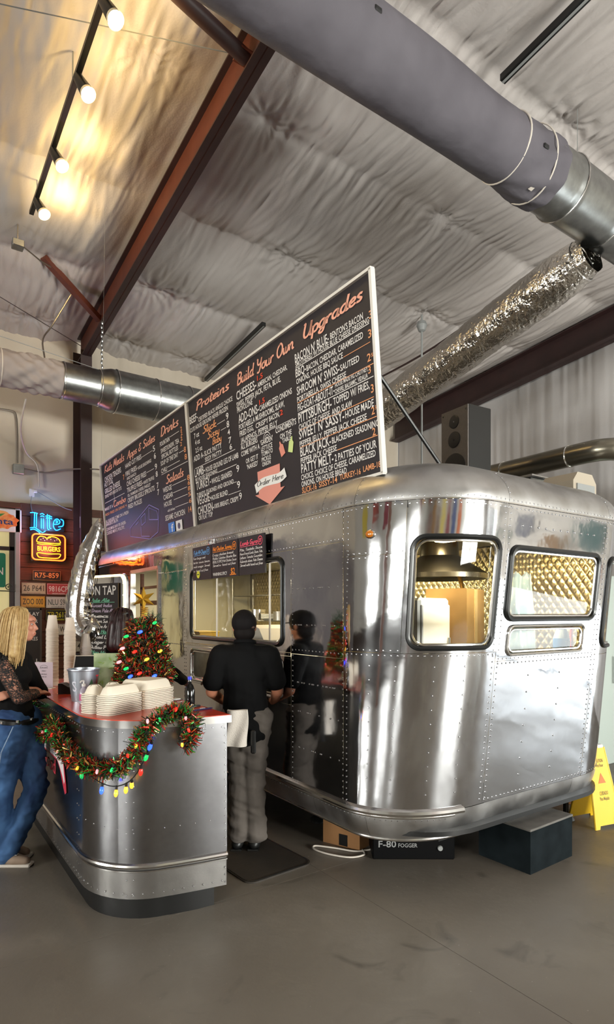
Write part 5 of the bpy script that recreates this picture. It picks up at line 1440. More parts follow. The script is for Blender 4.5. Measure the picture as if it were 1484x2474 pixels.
# ------------------------------------------------------------------ far left: soda sign, green sign, window with grey post
t = thing('soda_sign', 'white and orange soda sign at the left edge of the photograph', 'sign', (.93, 8.84, 2.775))
MB().box((.22, 0, .155), (.46, .02, .31), bev=.008).build('panel', M['white'], t)
def blob(u): 
    a = 2 * PI * u; return (.17 + .24 * math.cos(a) * (1 + .06 * math.sin(9 * a)), .15 + .115 * math.sin(a) * (1 + .09 * math.sin(11 * a + 1)))
MB().prism([blob(i / 60) for i in range(60)], .011, .013, lambda a, b, c: (a, -c, b)).build('orange_splash', mat('soda_orange', '#ee6a24', .5, noise=(14, '#f39a50', .1)), t)
MB().prism([(.2 + .09 * math.cos(a), .245 + .035 * math.sin(a)) for a in np.linspace(0, 2 * PI, 16)[:-1]], .0135, .0145, lambda a, b, c: (a, -c, b)).build('fruit', mat('soda_orange_light', '#f7a860', .5), t)
MB().prism([(.13, .17), (.20, .205), (.25, .245), (.18, .235)], .0148, .0155, lambda a, b, c: (a, -c, b)).build('leaf', mat('soda_leaf', '#3d8a3a', .5), t)
q = MB(); put_text(q, 'Fanta', .0, .10, .35, .085, fr=lambda a, b, c: (a, -.016, b)); q.build('lettering', mat('soda_blue', '#1d2a6a', .5), t, sharp=None)
t = thing('road_sign', 'green sign in the window at the left edge', 'sign', (.86, 8.86, 2.03))
MB().prism(rrect(0, .33, 0, .46, .03, 2, 4), 0, .006, lambda a, b, c: (a, -c, b)).build('panel', mat('road_green', '#0f7a5c', .5), t)
q = MB(); put_text(q, 'N', .23, .17, .07, .10, fr=lambda a, b, c: (a, -.008, b)); q.build('lettering', M['white'], t, sharp=None)
w = struct('window_9', MB().box((1.275, 8.92, 2.0), (.06, .06, 2.0)).box((1.06, 8.92, 2.56), (.48, .06, .05)).box((1.06, 8.92, 2.98), (.48, .06, .05)).box((.85, 8.92, 2.0), (.06, .06, 2.0)), M['steel_dark'])
wlit = mat('lit_window', '#e6d8a4', .6, emit=('#f2dfa0', .15)); MB().box((1.06, 8.97, 2.0), (.44, .02, 2.0)).build('pane', wlit, w)
tag(MB().box((1.335, 8.88, 1.55), (.06, .10, 3.1), bev=.005).build('post', mat('grey_post', '#9a9796', .6)), 'pale grey post between the window and the plank panel', 'post')
tag(MB().box((.75, 8.86, 3.14), (1.25, .12, .07), bev=.005).build('window_header', M['wood']), 'brown wooden beam over the soda sign', 'beam')
t = thing('scroll_bracket', 'black wrought iron scroll bracket beside the green sign', 'bracket', (1.0, 8.80, 1.98))
MB().tube([(0, 0, 0), (.30, 0, .0)], .007, 6).build('bar', M['black'], t); MB().tube([(.22 + .05 * (1 - i / 26) * math.cos(i * .45), 0, .05 + .05 * (1 - i / 26) * math.sin(i * .45)) for i in range(26)], .006, 6).build('scroll', M['black'], t)
t = thing('chalk_list_board', 'narrow chalkboard with framed list behind the blonde woman', 'chalkboard', (1.28, 8.815, .95))
MB().box((.17, 0, .39), (.34, .02, .80)).build('panel', chalk, t); fm = MB()
for a in (0, .34): fm.box((a, 0, .39), (.025, .03, .82))
for b in (-.01, .79): fm.box((.17, 0, b), (.36, .03, .025))
fm.build('frame', mat('old_frame', '#4a4038', .6), t); q = MB()
for s, z_, w_ in (('PLAY', .70, .16), ('BURGER', .60, .2), ('12', .5, .08), ('SHAKES', .36, .2), ('25 L', .06, .16)): put_text(q, s, .16 if len(s) < 5 else .1, z_, w_, .05, fr=lambda a, b, c: (a, -.0115, b))
q.build('lettering', inkm['w'], t, sharp=None)
# ------------------------------------------------------------------ tap list hung on the open trailer door
t = thing('tap_list_board', 'chalkboard headed ON TAP hanging on the open trailer door', 'chalkboard'); Zv = Vector((0, 0, 1)); frame(t, LP + LX * .14 + LN * .045 + Vector((0, 0, .98)), -LX * -1 if False else LX, Zv, LN)
# the board is read from the hall: letters run against LX
t.matrix_world = Matrix(((-LX.x, 0, LN.x, 0), (-LX.y, 0, LN.y, 0), (0, 1, LN.z, 0), (0, 0, 0, 1))); t.location = LP + LX * .80 + LN * .045 + Vector((0, 0, .98))
MB().box((.33, .535, 0), (.66, 1.07, .014)).build('panel', chalk, t)
q = MB(); put_text(q, 'ON TAP', .04, .93, .58, .115, z=.008); q.build('heading', inkm['w'], t, sharp=None)
lil = mat('lilac_chalk', '#b9a8bd', .8); grn = mat('green_chalk', '#6fb594', .8)
beers = [('Pale Ale', 'g'), ('Sunset India 7', 'l'), ('Dream Pale Ale', 'l'), ('Wheat', 'w'), ('Southern Sun 8', 'w'), ('Fat Tire Amber', 'w'), ('Cider House', 'g'), ('Naked Light', 'w'), ('Lager Co.', 'w'), ('Outlaw Pale', 'w'), ('Hop House 7', 'g'), ('Honey Bee', 'w'), ('Root Beer', 'w')]
qs = {'g': MB(), 'l': MB(), 'w': MB()}
for i, (s, c) in enumerate(beers):
    z_ = .845 - i * .065; put_text(qs[c], '*' + s, .05 + .02 * (i % 3), z_, .44 + .03 * (i % 4), .042, z=.008, w=.17)
    if c == 'g': put_text(qs[c], '_', .04, z_ - .012, .55, .006, z=.008)
for c, m_ in (('g', grn), ('l', lil), ('w', inkm['w'])): qs[c].build({'g': 'green_lettering', 'l': 'lilac_lettering', 'w': 'white_lettering'}[c], m_, t, sharp=None)
for a in (.15, .5): MB().tube([(a, 1.07, 0), (a + .02, 1.14, -.002), (a, 1.17, -.01)], .004, 5).build('hook', M['black'], t)
rope = mat('rope_light', '#ffe2b0', .4, emit=('#ffcf7a', 3.2))
hp = [p for p in rrect(.02, .86, .52, 2.14, .10, 10, 7)]
t = thing('rope_light', 'warm glowing rope light outlining the open trailer door', 'rope light', (LP.x, LP.y, 0))
wb(MB().tube([leaf_fr(a, b, .045) for a, b in hp if b > .9], .013, 8), 'rope', rope, t)
qb = MB()
for i, (a, b) in enumerate(hp):
    if b > .9: qb.ball(leaf_fr(a, b, .058), .010, 6, 4)
tag(wb(qb, 'lamp_bead', rope, t), kind='stuff')
MB()
# ------------------------------------------------------------------ foil balloon by the door
foil_b = mat('balloon_foil', '#d2cecc', .16, 1, bump=((7, .010), (24, .002)))
t = thing('foil_balloon', 'silver crescent shaped foil balloon floating by the open door', 'balloon', (1.49, 6.24, 1.4))
pth = catmull([np.array(p) for p in ((.235, 1.24), (.185, 1.08), (.11, .88), (.05, .64), (.015, .40), (.01, .24), (.045, .14), (.10, .09), (.145, .15), (.15, .25))], 5)
rads = np.interp(np.linspace(0, 1, len(pth)), [0, .06, .2, .4, .6, .72, .82, .92, 1], [.010, .055, .10, .125, .128, .12, .105, .075, .012])
mbb = MB(); nn = 22; vs = []
for i, (p, r_) in enumerate(zip(pth, rads)):
    tq = pth[min(i + 1, len(pth) - 1)] - pth[max(i - 1, 0)]; tq = tq / np.linalg.norm(tq); nq = np.array([-tq[1], tq[0]])
    for k_ in range(nn):
        a = 2 * PI * k_ / nn; c_, s_ = math.cos(a), math.sin(a)
        pk = 1 + .10 * abs(c_) ** 6 * math.sin(i * 2.4 + k_)          # puckers along the seam
        q2 = p + nq * r_ * c_ * pk; dpt = r_ * .85 * s_ * (1 - .25 * abs(c_) ** 3)
        vs.append(np.array((.8227, -.5685, 0)) * q2[0] + np.array((0, 0, 1)) * q2[1] + np.array((.5685, .8227, 0)) * dpt)
fs = [(i * nn + k_, i * nn + (k_ + 1) % nn, (i + 1) * nn + (k_ + 1) % nn, (i + 1) * nn + k_) for i in range(len(pth) - 1) for k_ in range(nn)]
fs += [tuple(range(nn - 1, -1, -1)), tuple(range((len(pth) - 1) * nn, len(pth) * nn))]
mbb.add(vs, fs).build('balloon', foil_b, t, sharp=None)
tp_ = np.array((.8227, -.5685, 0)) * .235 + np.array((0, 0, 1.24)); MB().tube([tuple(tp_), (tp_[0] + .05, tp_[1] + .02, zc(6.2) - 1.50)], .0006, 4).build('thread', M['grey'], t)
# conduit, junction boxes, cables on the back wall
def conduit(name, label, pts, r=.012, m='conduit'):
    t = tag(MB().tube([tuple(p) for p in catmull([np.array(p, float) for p in pts], 4)], r, 8).build(name, M[m]), label, 'conduit'); return t
conduit('conduit_bend', 'bent metal conduit dropping to the grey wall box', [(.9, 8.96, 4.42), (1.25, 8.96, 4.45), (1.34, 8.96, 4.35), (1.35, 8.96, 3.75)])
t = thing('junction_box', 'small grey metal box on the cream wall left of the column', 'electrical box', (1.36, 8.95, 3.66)); MB().box((0, 0, 0), (.14, .07, .13), bev=.006).build('box', M['galv'], t); MB().box((0, -.038, 0), (.13, .006, .12)).build('cover', M['galv'], t)
conduit('conduit_run', 'thin conduit running from the wall box towards the menu board', [(1.43, 8.95, 3.68), (1.7, 8.95, 3.66), (1.95, 8.9, 3.73), (2.3, 8.5, 3.70), (2.6, 8.45, 3.66)], .010)
conduit('hanging_cable', 'loose pale cable hanging below the left duct', [(1.26, 7.75, 4.25), (1.27, 8.2, 4.0), (1.45, 8.9, 3.9), (1.60, 8.95, 3.75), (1.62, 8.95, 3.45)], .011, 'offwhite')
conduit('ceiling_cable', 'grey cable curving from the ceiling brace to the left duct', [(1.75, 7.6, 5.60), (1.55, 7.7, 5.2), (1.42, 7.6, 4.95), (1.42, 7.5, 4.70)], .010)
t = thing('wall_socket', 'white wall socket with plugs and cords above the neon', 'socket', (1.53, 8.96, 3.36)); MB().box((0, 0, 0), (.07, .03, .11), bev=.005).build('plate', M['white'], t)
MB().box((.04, -.03, .02), (.05, .04, .04), bev=.006).build('plug', M['white'], t); MB().tube([tuple(p) for p in catmull([np.array(p) for p in ((.06, -.04, .02), (.2, -.05, -.06), (.4, -.06, -.17), (.52, -.06, -.2))], 4)], .005, 6).build('cord', M['grey'], t); MB().tube([tuple(p) for p in catmull([np.array(p) for p in ((0, -.02, -.05), (-.02, -.04, -.15), (.0, -.05, -.28))], 4)], .004, 6).build('cord', M['grey'], t)
# ------------------------------------------------------------------ air ducts
def tube_fn(x0, x1, y_, z_, rf, nx, n=32, axis='x'):
    mb = MB(); vs = []
    for i in range(nx + 1):
        u = i / nx; x_ = x0 + (x1 - x0) * u
        for k in range(n):
            a = 2 * PI * k / n; r = rf(x_, a); vs.append((x_, y_ + r * math.cos(a), z_ + r * math.sin(a)))
    mb.add(vs, [(i * n + k, (i + 1) * n + k, (i + 1) * n + (k + 1) % n, i * n + (k + 1) % n) for i in range(nx) for k in range(n)])
    return mb
BY, BZ = 2.9, 5.28
t = thing('fabric_air_duct', 'big grey fabric air duct crossing the ceiling at the top right', 'duct', (3.0, BY, BZ))
def rf(x_, a):
    sag = 1 - .24 * math.exp(-((x_ - 3.55) / .38) ** 2) * max(0, math.sin(a)) ** 1.5 * (1 + .4 * math.sin(7 * a))
    wr = .012 * math.exp(-((x_ - 4.2) / .22) ** 2) * math.sin(9 * a + 14 * x_) + .004 * math.sin(3 * a + 2.1 * x_)
    return .243 * sag + wr + .014 * min(1, max(0, (x_ - 4.0) / .2))
wb(tube_fn(-2.6, 4.36, BY, BZ, rf, 260, 48), 'sleeve', M['fabric_duct'], t)
mt = wb(tube_fn(4.30, 5.95, BY, BZ, lambda x_, a: .245 + (.008 if abs(x_ - 4.62) < .03 or abs(x_ - 5.25) < .03 else 0), 60, 48), 'metal_end', M['galv'], t)
wb(MB().lathe([(0, 0), (.245, 0), (.245, .02)], (5.95, BY, BZ), 32, 'x'), 'end_cap', M['galv'], t)
def hoop(x_, r, tr_, m, nm, tilt=0.0):
    wb(MB().tube([(x_ + tilt * math.sin(a), BY + r * math.cos(a), BZ + r * math.sin(a)) for a in np.linspace(0, 2 * PI, 40)[:-1]], tr_, 6, closed=True), nm, m, t)
hoop(3.86, .242, .007, M['offwhite'], 'tie_cord'); hoop(4.16, .262, .006, M['offwhite'], 'tie_cord', -.05); hoop(4.62, .257, .006, M['alu_bead'], 'band'); hoop(5.25, .257, .006, M['alu_bead'], 'band')
wb(MB().prism([(BY + .250 * math.cos(a), BZ + .250 * math.sin(a)) for a in np.linspace(-2.05, -1.75, 6)] + [(BY + .242 * math.cos(a), BZ + .242 * math.sin(a)) for a in np.linspace(-1.75, -2.05, 6)], 4.10, 4.14, lambda a, b, c: (c, a, b)), 'buckle', M['offwhite'], t)
wb(MB().tube([(.6 + (5.9 - .6) * i / 10, BY + .02, 5.66) for i in range(11)], .005, 6), 'hanger_cable', M['grey'], t)
for x_ in (1.3, 2.1, 2.95, 3.85): wb(MB().tube([(x_, BY + .02, 5.66), (x_ + .04, BY + .02, 5.57), (x_, BY, 5.48)], .006, 6), 'hook', M['offwhite'], t)
wb(MB().box((4.9, BY + .02, 5.66), (.03, .03, .06)).tube([(4.9, BY + .02, 5.66), (4.9, BY + .02, 6.1)], .003, 5), 'drop_rod', M['grey'], t)
for x_, a in ((2.35, -.95), (4.05, -.75), (4.2, .1)): wb(MB().box((x_, BY + .243 * math.cos(a - PI / 2 - .6), BZ + .243 * math.sin(a - PI / 2 - .6)), (.06, .02, .035), bev=.008), 'patch', mat('dark_patch', '#1b1a1b', .7), t)
# left duct along the back wall
LY, LZ = 7.5, 4.47
t = thing('wall_air_duct', 'galvanised air duct with fabric sleeve along the cream back wall', 'duct', (1.6, LY, LZ))
def rf2(x_, a):
    b = .205
    if x_ > .85: b += (.016 * math.sin(6 * a + 22 * x_) + .010 * math.sin(11 * a - 31 * x_ + math.sin(3 * a))) * math.exp(-((x_ - 1.3) / .28) ** 2)
    return b
wb(tube_fn(-3.0, 1.62, LY, LZ, rf2, 460, 72), 'sleeve', mat('pale_duct_fabric', '#a99f9c', .8, noise=(4, '#978c88', .25), bump=(40, .001)), t)
wb(tube_fn(1.60, 2.05, LY, LZ, lambda x_, a: .215, 12, 40), 'metal_section', M['galv'], t)
wb(tube_fn(2.02, 2.24, LY, LZ, lambda x_, a: .215 + .045 * min(1, max(0, (x_ - 2.02) / .16)), 10, 40), 'reducer', M['galv'], t)
wb(tube_fn(2.22, 5.4, LY, LZ, lambda x_, a: .26, 40, 40), 'metal_section', M['galv'], t)
for x_, r_ in ((1.62, .217), (2.04, .218), (2.24, .264), (2.75, .263), (3.2, .264)): wb(MB().tube([(x_, LY + r_ * math.cos(a), LZ + r_ * math.sin(a)) for a in np.linspace(0, 2 * PI, 40)[:-1]], .006, 6, closed=True), 'band', M['alu_bead'], t)
wb(MB().tube([(.95, LY + .206 * math.cos(a), LZ + .206 * math.sin(a)) for a in np.linspace(0, 2 * PI, 40)[:-1]], .006, 6, closed=True), 'tie_cord', M['offwhite'], t)
ch = MB()
for i in range(12): ch.ball((2.08 + .008 * (i % 2), LY, LZ + .22 + .055 * i), .028, 6, 4, (.5, .4, 1))
wb(ch, 'chain', M['galv'], t)
wb(MB().tube([(-1.0, LY, 5.0), (1.0, LY, 4.82), (2.05, LY, 4.70)], .004, 5), 'stay_cable', M['grey'], t)
# foil branch
t = thing('foil_branch_duct', 'crinkled silver foil duct sloping down from the big duct', 'duct', (5.3, 4.5, 4.6))
a0, a1 = np.array((5.3, 3.02, 5.02)), np.array((5.3, 7.3, 4.05)); dv = (a1 - a0) / np.linalg.norm(a1 - a0); ux = np.array((1., 0, 0)); uz = np.cross(ux, dv)
vs = []; nn = 36; ni = 170
for i in range(ni + 1):
    c_ = a0 + (a1 - a0) * i / ni
    neck = 1 - .22 * math.exp(-(i / 7) ** 2)
    for k in range(nn):
        a = 2 * PI * k / nn; r_ = .225 * neck + .006 * math.sin(5 * a + i * .31) * math.sin(i * .17 + 2 * a) + rng.normal() * .0022
        vs.append(c_ + ux * r_ * math.cos(a) + uz * r_ * math.sin(a))
q = MB().add(vs, [(i * nn + k, i * nn + (k + 1) % nn, (i + 1) * nn + (k + 1) % nn, (i + 1) * nn + k) for i in range(ni) for k in range(nn)])
wb(q, 'foil_sleeve', M['foil'], t, sharp=None)
wb(MB().tube([tuple(a0 + dv * .1 + (ux * math.cos(a) + uz * math.sin(a)) * .19) for a in np.linspace(0, 2 * PI, 30)[:-1]], .008, 6, closed=True), 'clamp', M['alu_bead'], t)
# ------------------------------------------------------------------ roof top: exhaust pipe, vents, speaker
t = thing('exhaust_pipe', 'dull steel exhaust pipe with elbow behind the trailer roof', 'pipe', (5.0, 3.2, 0))
ssm = mat('oily_stainless', '#8a8578', .3, 1, bump=(20, .0006))
ep = catmull([np.array(p) for p in ((5.0, 5.6, 3.10), (5.0, 4.4, 3.10), (5.0, 3.3, 3.10), (5.0, 2.9, 3.10), (5.04, 2.76, 3.10), (5.16, 2.68, 3.10), (5.5, 2.66, 3.10), (8.4, 2.66, 3.10))], 6)
wb(MB().tube([tuple(p) for p in ep], .095, 20), 'pipe', ssm, t)
for y_ in (3.05, 3.75, 4.4): wb(MB().tube([(5.0 + .098 * math.cos(a), y_, 3.10 + .098 * math.sin(a)) for a in np.linspace(0, 2 * PI, 24)[:-1]], .006, 6, closed=True), 'clamp', M['alu_bead'], t)
t = thing('roof_vent_box', 'grey metal vent box on the trailer roof at the right edge', 'vent', (4.35, 3.05, 2.615))
MB().box((0, 0, .09), (.22, .26, .18), bev=.01).build('box', M['galv'], t); MB().box((0, -.135, .09), (.16, .012, .12)).build('grille', M['grey'], t); MB().box((.0, 0, .185), (.28, .32, .02), bev=.006).build('lid', M['alu_dull'], t)
t = thing('roof_hood', 'cream fibreglass hood beyond the vent box on the roof', 'vent', (4.40, 2.70, 2.60))
MB().prism([(-.16, 0), (.16, 0), (.16, .10), (.10, .17), (-.10, .17), (-.16, .10)], -.14, .14, lambda a, b, c: (a, c, b)).build('cowl', mat('beige_cowl', '#a89d8c', .6), t); MB().box((0, -.145, .05), (.24, .012, .06)).build('mesh', M['grey'], t)
t = thing('loudspeaker', 'black floor loudspeaker with three round drivers standing on the trailer roof', 'speaker', (4.12, 3.62, 2.62), R(-4))
grain = mat('speaker_front', '#77716d', .6, noise=(60, '#6a6460', .3)); MB().box((.14, 0, .45), (.28, .33, .90), bev=.006).build('cabinet', M['black'], t); MB().box((-.004, 0, .45), (.010, .325, .89)).build('baffle', grain, t)
cone = mat('driver_cone', '#151515', .5); ringm = mat('driver_ring', '#2b2a2a', .35)
for z_, r_, nm in ((.78, .058, 'tweeter'), (.62, .072, 'midrange'), (.36, .135, 'woofer')):
    d = MB().lathe([(r_ * .80, -.004), (r_, -.002), (r_, .004), (r_ * .82, .008)], (-.014, 0, z_), 32, 'x').build(nm, ringm, t)
    MB().lathe([(r_ * .82, 0), (r_ * .75, .0), (r_ * .35, .028), (0, .03)], (-.012, 0, z_), 32, 'x').build('cone', cone, d)
    MB().ball((-.008 if nm != 'woofer' else .012, 0, z_), r_ * .28, 12, 8, (.7, 1, 1)).build('dome', M['grey'] if nm == 'tweeter' else cone, d)
    for k in range(4): MB().lathe([(.006, 0), (.004, -.003), (0, -.003)], (-.013, r_ * .9 * math.cos(.8 + k * PI / 2), z_ + r_ * .9 * math.sin(.8 + k * PI / 2)), 8, 'x').build('screw', M['black'], d)
for y_ in (-.14, .14): MB().lathe([(.008, 0), (.006, -.004), (0, -.004)], (-.010, y_, .86), 8, 'x').build('screw', M['black'], t)
t = thing('gas_drop', 'thin vertical rod hanging from a round cap on the ceiling', 'pipe', (6.05, 5.92, 2.95))
MB().tube([(0, 0, 0), (0, 0, 2.95)], .014, 8).build('rod', M['grey'], t); MB().lathe([(.02, -.14), (.05, -.12), (.075, -.05), (.06, 0), (0, .02)], (0, 0, 2.82), 16).build('cap', M['grey'], t)
t = tag(MB().tube([(4.95, 5.6, 3.18), (4.95, 5.6, 4.6)], .012, 8).build('conduit_post', M['grey']), 'short grey pipe rising behind the menu board strut', 'pipe')
tag(MB().tube([(6.62, y_, zc(y_) - .20 - .03 * math.sin(y_ * 2.2)) for y_ in np.arange(3.2, 8.9, .3)], .016, 8).build('sprinkler_pipe', M['steel_dark']), 'dark thin pipe running under the ceiling towards the gable', 'pipe')
def channel(label, x_, y0_, y1_, dz_):
    t = thing('ceiling_channel', label, 'track', (x_, (y0_ + y1_) / 2, zc((y0_ + y1_) / 2) - dz_))
    L = abs(y1_ - y0_); sl = -.088
    MB().add([(a, b, sl * b + c) for b in (-L / 2, L / 2) for a, c in ((-.03, 0), (.03, 0), (.03, .05), (-.03, .05))], [(0, 1, 2, 3), (7, 6, 5, 4), (0, 4, 5, 1), (1, 5, 6, 2), (2, 6, 7, 3), (3, 7, 4, 0)]).build('rail', M['black'], t)
    MB().add([(a, b, sl * b - .004) for b in (-L / 2, L / 2) for a in (-.012, .012)], [(0, 1, 3, 2)]).build('slot', M['grey'], t)
channel('black ceiling rail at the top right corner, beyond the big duct', 3.97, 1.2, 3.0, .27)
channel('black ceiling rail just above the menu boards', 4.12, 7.0, 8.85, .22)
t = thing('ceiling_junction_box', 'grey junction box hanging under the lit ceiling at the left', 'electrical box', (1.02, 6.75, 5.50)); MB().box((0, 0, 0), (.11, .11, .07), bev=.005).build('box', M['galv'], t); MB().tube([(0, 0, .03), (0, 0, .28)], .008, 6).build('stem', M['conduit'], t); MB().tube([(.05, 0, 0), (.25, .2, .02), (.38, .3, .04)], .008, 6).build('conduit', M['conduit'], t)
# ------------------------------------------------------------------ track with four lit spots
TRX, TRZ = 1.09, 5.66
t = thing('light_track', 'black lighting track under the ceiling at the left', 'track', (TRX, 4.7, TRZ)); MB().box((0, 0, 0), (.04, 3.4, .035)).build('rail', M['black'], t)
for y_ in (-1.4, 0, 1.4): MB().tube([(0, y_, .015), (0, y_, zc(4.7 + y_) - TRZ - .10)], .006, 6).build('hanger', M['grey'], t)
lensm = mat('spot_lens', '#fff6dc', .3, emit=('#ffe2a0', 30)); backm = mat('spot_trim', '#e8d6b0', .4)
for i, (y_, w_) in enumerate(((3.86, 'nearest the top edge of the photograph'), (4.52, 'second from the top edge'), (5.36, 'third from the top edge'), (6.10, 'farthest, nearest the ceiling junction box'))):
    t = thing('spot_lamp', 'lit track spot lamp, ' + w_, 'lamp', (TRX, y_, TRZ - .02), group='track spot lamps')
    ax = Vector((.30, -.42, -.85)).normalized(); h0 = Vector((.0, .02, -.02)); h1 = h0 + ax * .15
    u = ax.orthogonal().normalized(); v = ax.cross(u)
    MB().tube([(0, 0, .01), (0, .0, -.05)], .008, 6).build('stem', M['black'], t)
    MB().tube([tuple(h0 - ax * .03), tuple(h0), tuple(h1)], [.022, .036, .05], 18).build('can', M['black'], t)
    MB().tube([tuple(h1), tuple(h1 + ax * .03)], [.05, .056], 18, cap=False).build('trim', backm, t)
    MB().tube([tuple(h1 + ax * .016), tuple(h1 + ax * .022)], [.047, .047], 18).build('lens', lensm, t)
    point('spot_glow', tuple(Vector(t.location) + h1 + Vector((.20, .05, .12))), 4.5, (1, .68, .26), .04)
# thin stay wires across the ceiling
tag(MB().tube([(-2.0, 5.2, 5.55), (2.1, 3.9, 5.83)], .004, 5).build('stay_wire', M['grey']), 'thin wire stretched across the ceiling to the rafter', 'wire')
tag(MB().tube([(.2, 7.6, 5.6), (2.1, 8.6, 5.42)], .005, 5).build('stay_cable', M['steel_dark']), 'dark wire stretched down to the column head', 'wire')
# ------------------------------------------------------------------ things on the floor
t = thing('step_box', 'black painted wooden step box below the trailer end', 'step', (3.585, 2.52, 0), R(2))
bk = mat('worn_black_paint', '#101517', .8, spec=.05, noise=(9, '#1c2225', .3)); tp3 = mat('worn_step_top', '#6b6762', .7, noise=(8, '#55524e', .2))
MB().box((0, 0, .1375), (.50, .40, .275)).build('box', bk, t); MB().box((0, 0, .2825), (.51, .41, .015), bev=.003).build('tread', tp3, t)
t = thing('cardboard_box', 'small open cardboard box under the trailer edge', 'box', (2.76, 3.42, 0), R(20))
MB().box((0, 0, .13), (.28, .31, .26)).build('body', M['card'], t); MB().box((-.142, -.02, .05), (.006, .07, .08)).build('handle_hole', M['black'], t); MB().box((-.142, .05, .225), (.006, .08, .03)).build('tape', M['black'], t)
t = thing('fog_machine', 'black box lettered F-80 FOGGER under the trailer corner', 'fog machine', (2.98, 3.03, 0), R(-35))
MB().box((0, 0, .115), (.56, .30, .23), bev=.008).build('body', mat('matt_black', '#0b0b0c', .5, spec=.1), t)
for x_ in (-.2, .2): MB().box((x_, 0, .004), (.05, .2, .008)).build('foot', M['rubber'], t)
q = MB(); put_text(q, 'F-80', -.24, .085, .12, .046, fr=lambda a, b, c: (a, -.1515, b)); q.build('lettering', mat('grey_print', '#8b8b8b', .5), t, sharp=None); q = MB(); put_text(q, 'FOGGER', -.105, .085, .13, .028, fr=lambda a, b, c: (a, -.1515, b)); q.build('lettering', mat('grey_print', '#8b8b8b', .5), t, sharp=None)
MB().lathe([(.018, 0), (.016, -.012), (0, -.012)], (.18, -.15, .08), 12, 'y').build('knob', M['grey'], t)
tag(MB().tube([tuple(p) for p in catmull([np.array(p) for p in ((2.70, 3.22, .008), (2.66, 3.15, .008), (2.55, 3.17, .008), (2.46, 3.30, .008), (2.43, 3.42, .008), (2.47, 3.47, .008), (2.56, 3.36, .008), (2.66, 3.22, .008), (2.85, 3.18, .008))], 6)], .006, 6).build('extension_cable', M['offwhite']), 'thin pale cable looped on the floor before the cardboard box', 'cable')
t = thing('floor_mat', 'dark rubber mat on the floor between counter and trailer', 'mat', (1.95, 4.22, 0), R(4))
MB().prism(rrect(-.24, .28, -1.0, 1.0, .07, 3, 5), 0, .010).build('mat', mat('mat_rubber', '#2c2722', .6, noise=(7, '#39322b', .25), bump=(60, .001)), t); MB().tube([(a, b, .010) for a, b in rrect(-.23, .27, -.99, .99, .07, 3, 5)], .004, 6, closed=True).build('rim', M['rubber'], t)
t = thing('wet_floor_sign', 'yellow folding wet floor sign standing by the trailer corner', 'floor sign', (4.61, 2.60, 0), R(-12))
yel = mat('sign_yellow', '#e0b41e', .4); pr = mat('sign_print', '#6b6126', .6); prr = mat('sign_red', '#c26a2a', .6)
H_ = .615
def leg_panel(sg):
    tl = math.atan2(.13, H_); fr = lambda a, b, c: (a, sg * (.135 - b * math.sin(tl)) + c * sg * math.cos(tl), b * math.cos(tl) + c * math.sin(tl))
    o = [(-.14, 0), (-.10, 0), (-.09, .025), (.09, .025), (.10, 0), (.14, 0), (.085, H_), (-.085, H_)]
    p = MB().prism(o, -.006, .006, fr).build('panel', yel, t)
    for xa, xb in ((-.14, -.085), (.14, .085)): 
        q = MB(); q.tube([fr(xa, 0, 0), fr(xb, H_, 0)], .009, 6); q.build('edge_rib', yel, p)
    q = MB(); z9 = .0075 
    m_ = (lambda a, b, c: fr(-a if sg > 0 else a, b, c))
    for s, b, w_, h_ in (('CAUTION', .50, .09, .028), ('Wet Floor', .465, .085, .026), ('CUIDADO', .25, .09, .03), ('Piso Mojado', .21, .10, .028)): put_text(q, s, -w_ / 2, b, w_, h_, z=z9, fr=m_)
    q.build('lettering', pr, p, sharp=None)
    MB().add([m_(-.04, .34, z9), m_(.04, .34, z9), m_(0, .42, z9)], [(0, 1, 2)]).build('warning_triangle', prr, p)
leg_panel(-1); leg_panel(1)
MB().box((0, 0, H_ - .005), (.15, .04, .03), bev=.008).build('hinge', M['white'], t)
t = thing('grey_cabinet', 'pale grey upright cabinet behind the trailer at the right edge', 'cabinet', (6.35, 3.75, 0), R(0))
MB().box((0, 0, 1.05), (.75, .5, 2.1), bev=.01).build('body', mat('cabinet_grey', '#a9b3ac', .45), t); MB().box((.30, -.255, 1.05), (.05, .015, 2.1)).build('door_edge', M['black'], t); MB().tube([(.22, -.27, .9), (.22, -.27, 1.2)], .008).build('handle', M['grey'], t)
tag(MB().box((4.95, 3.1, .12), (.25, .3, .24), R(15), bev=.004).build('packing_case', M['card']), 'brown packing case half hidden behind the wet floor sign', 'box')
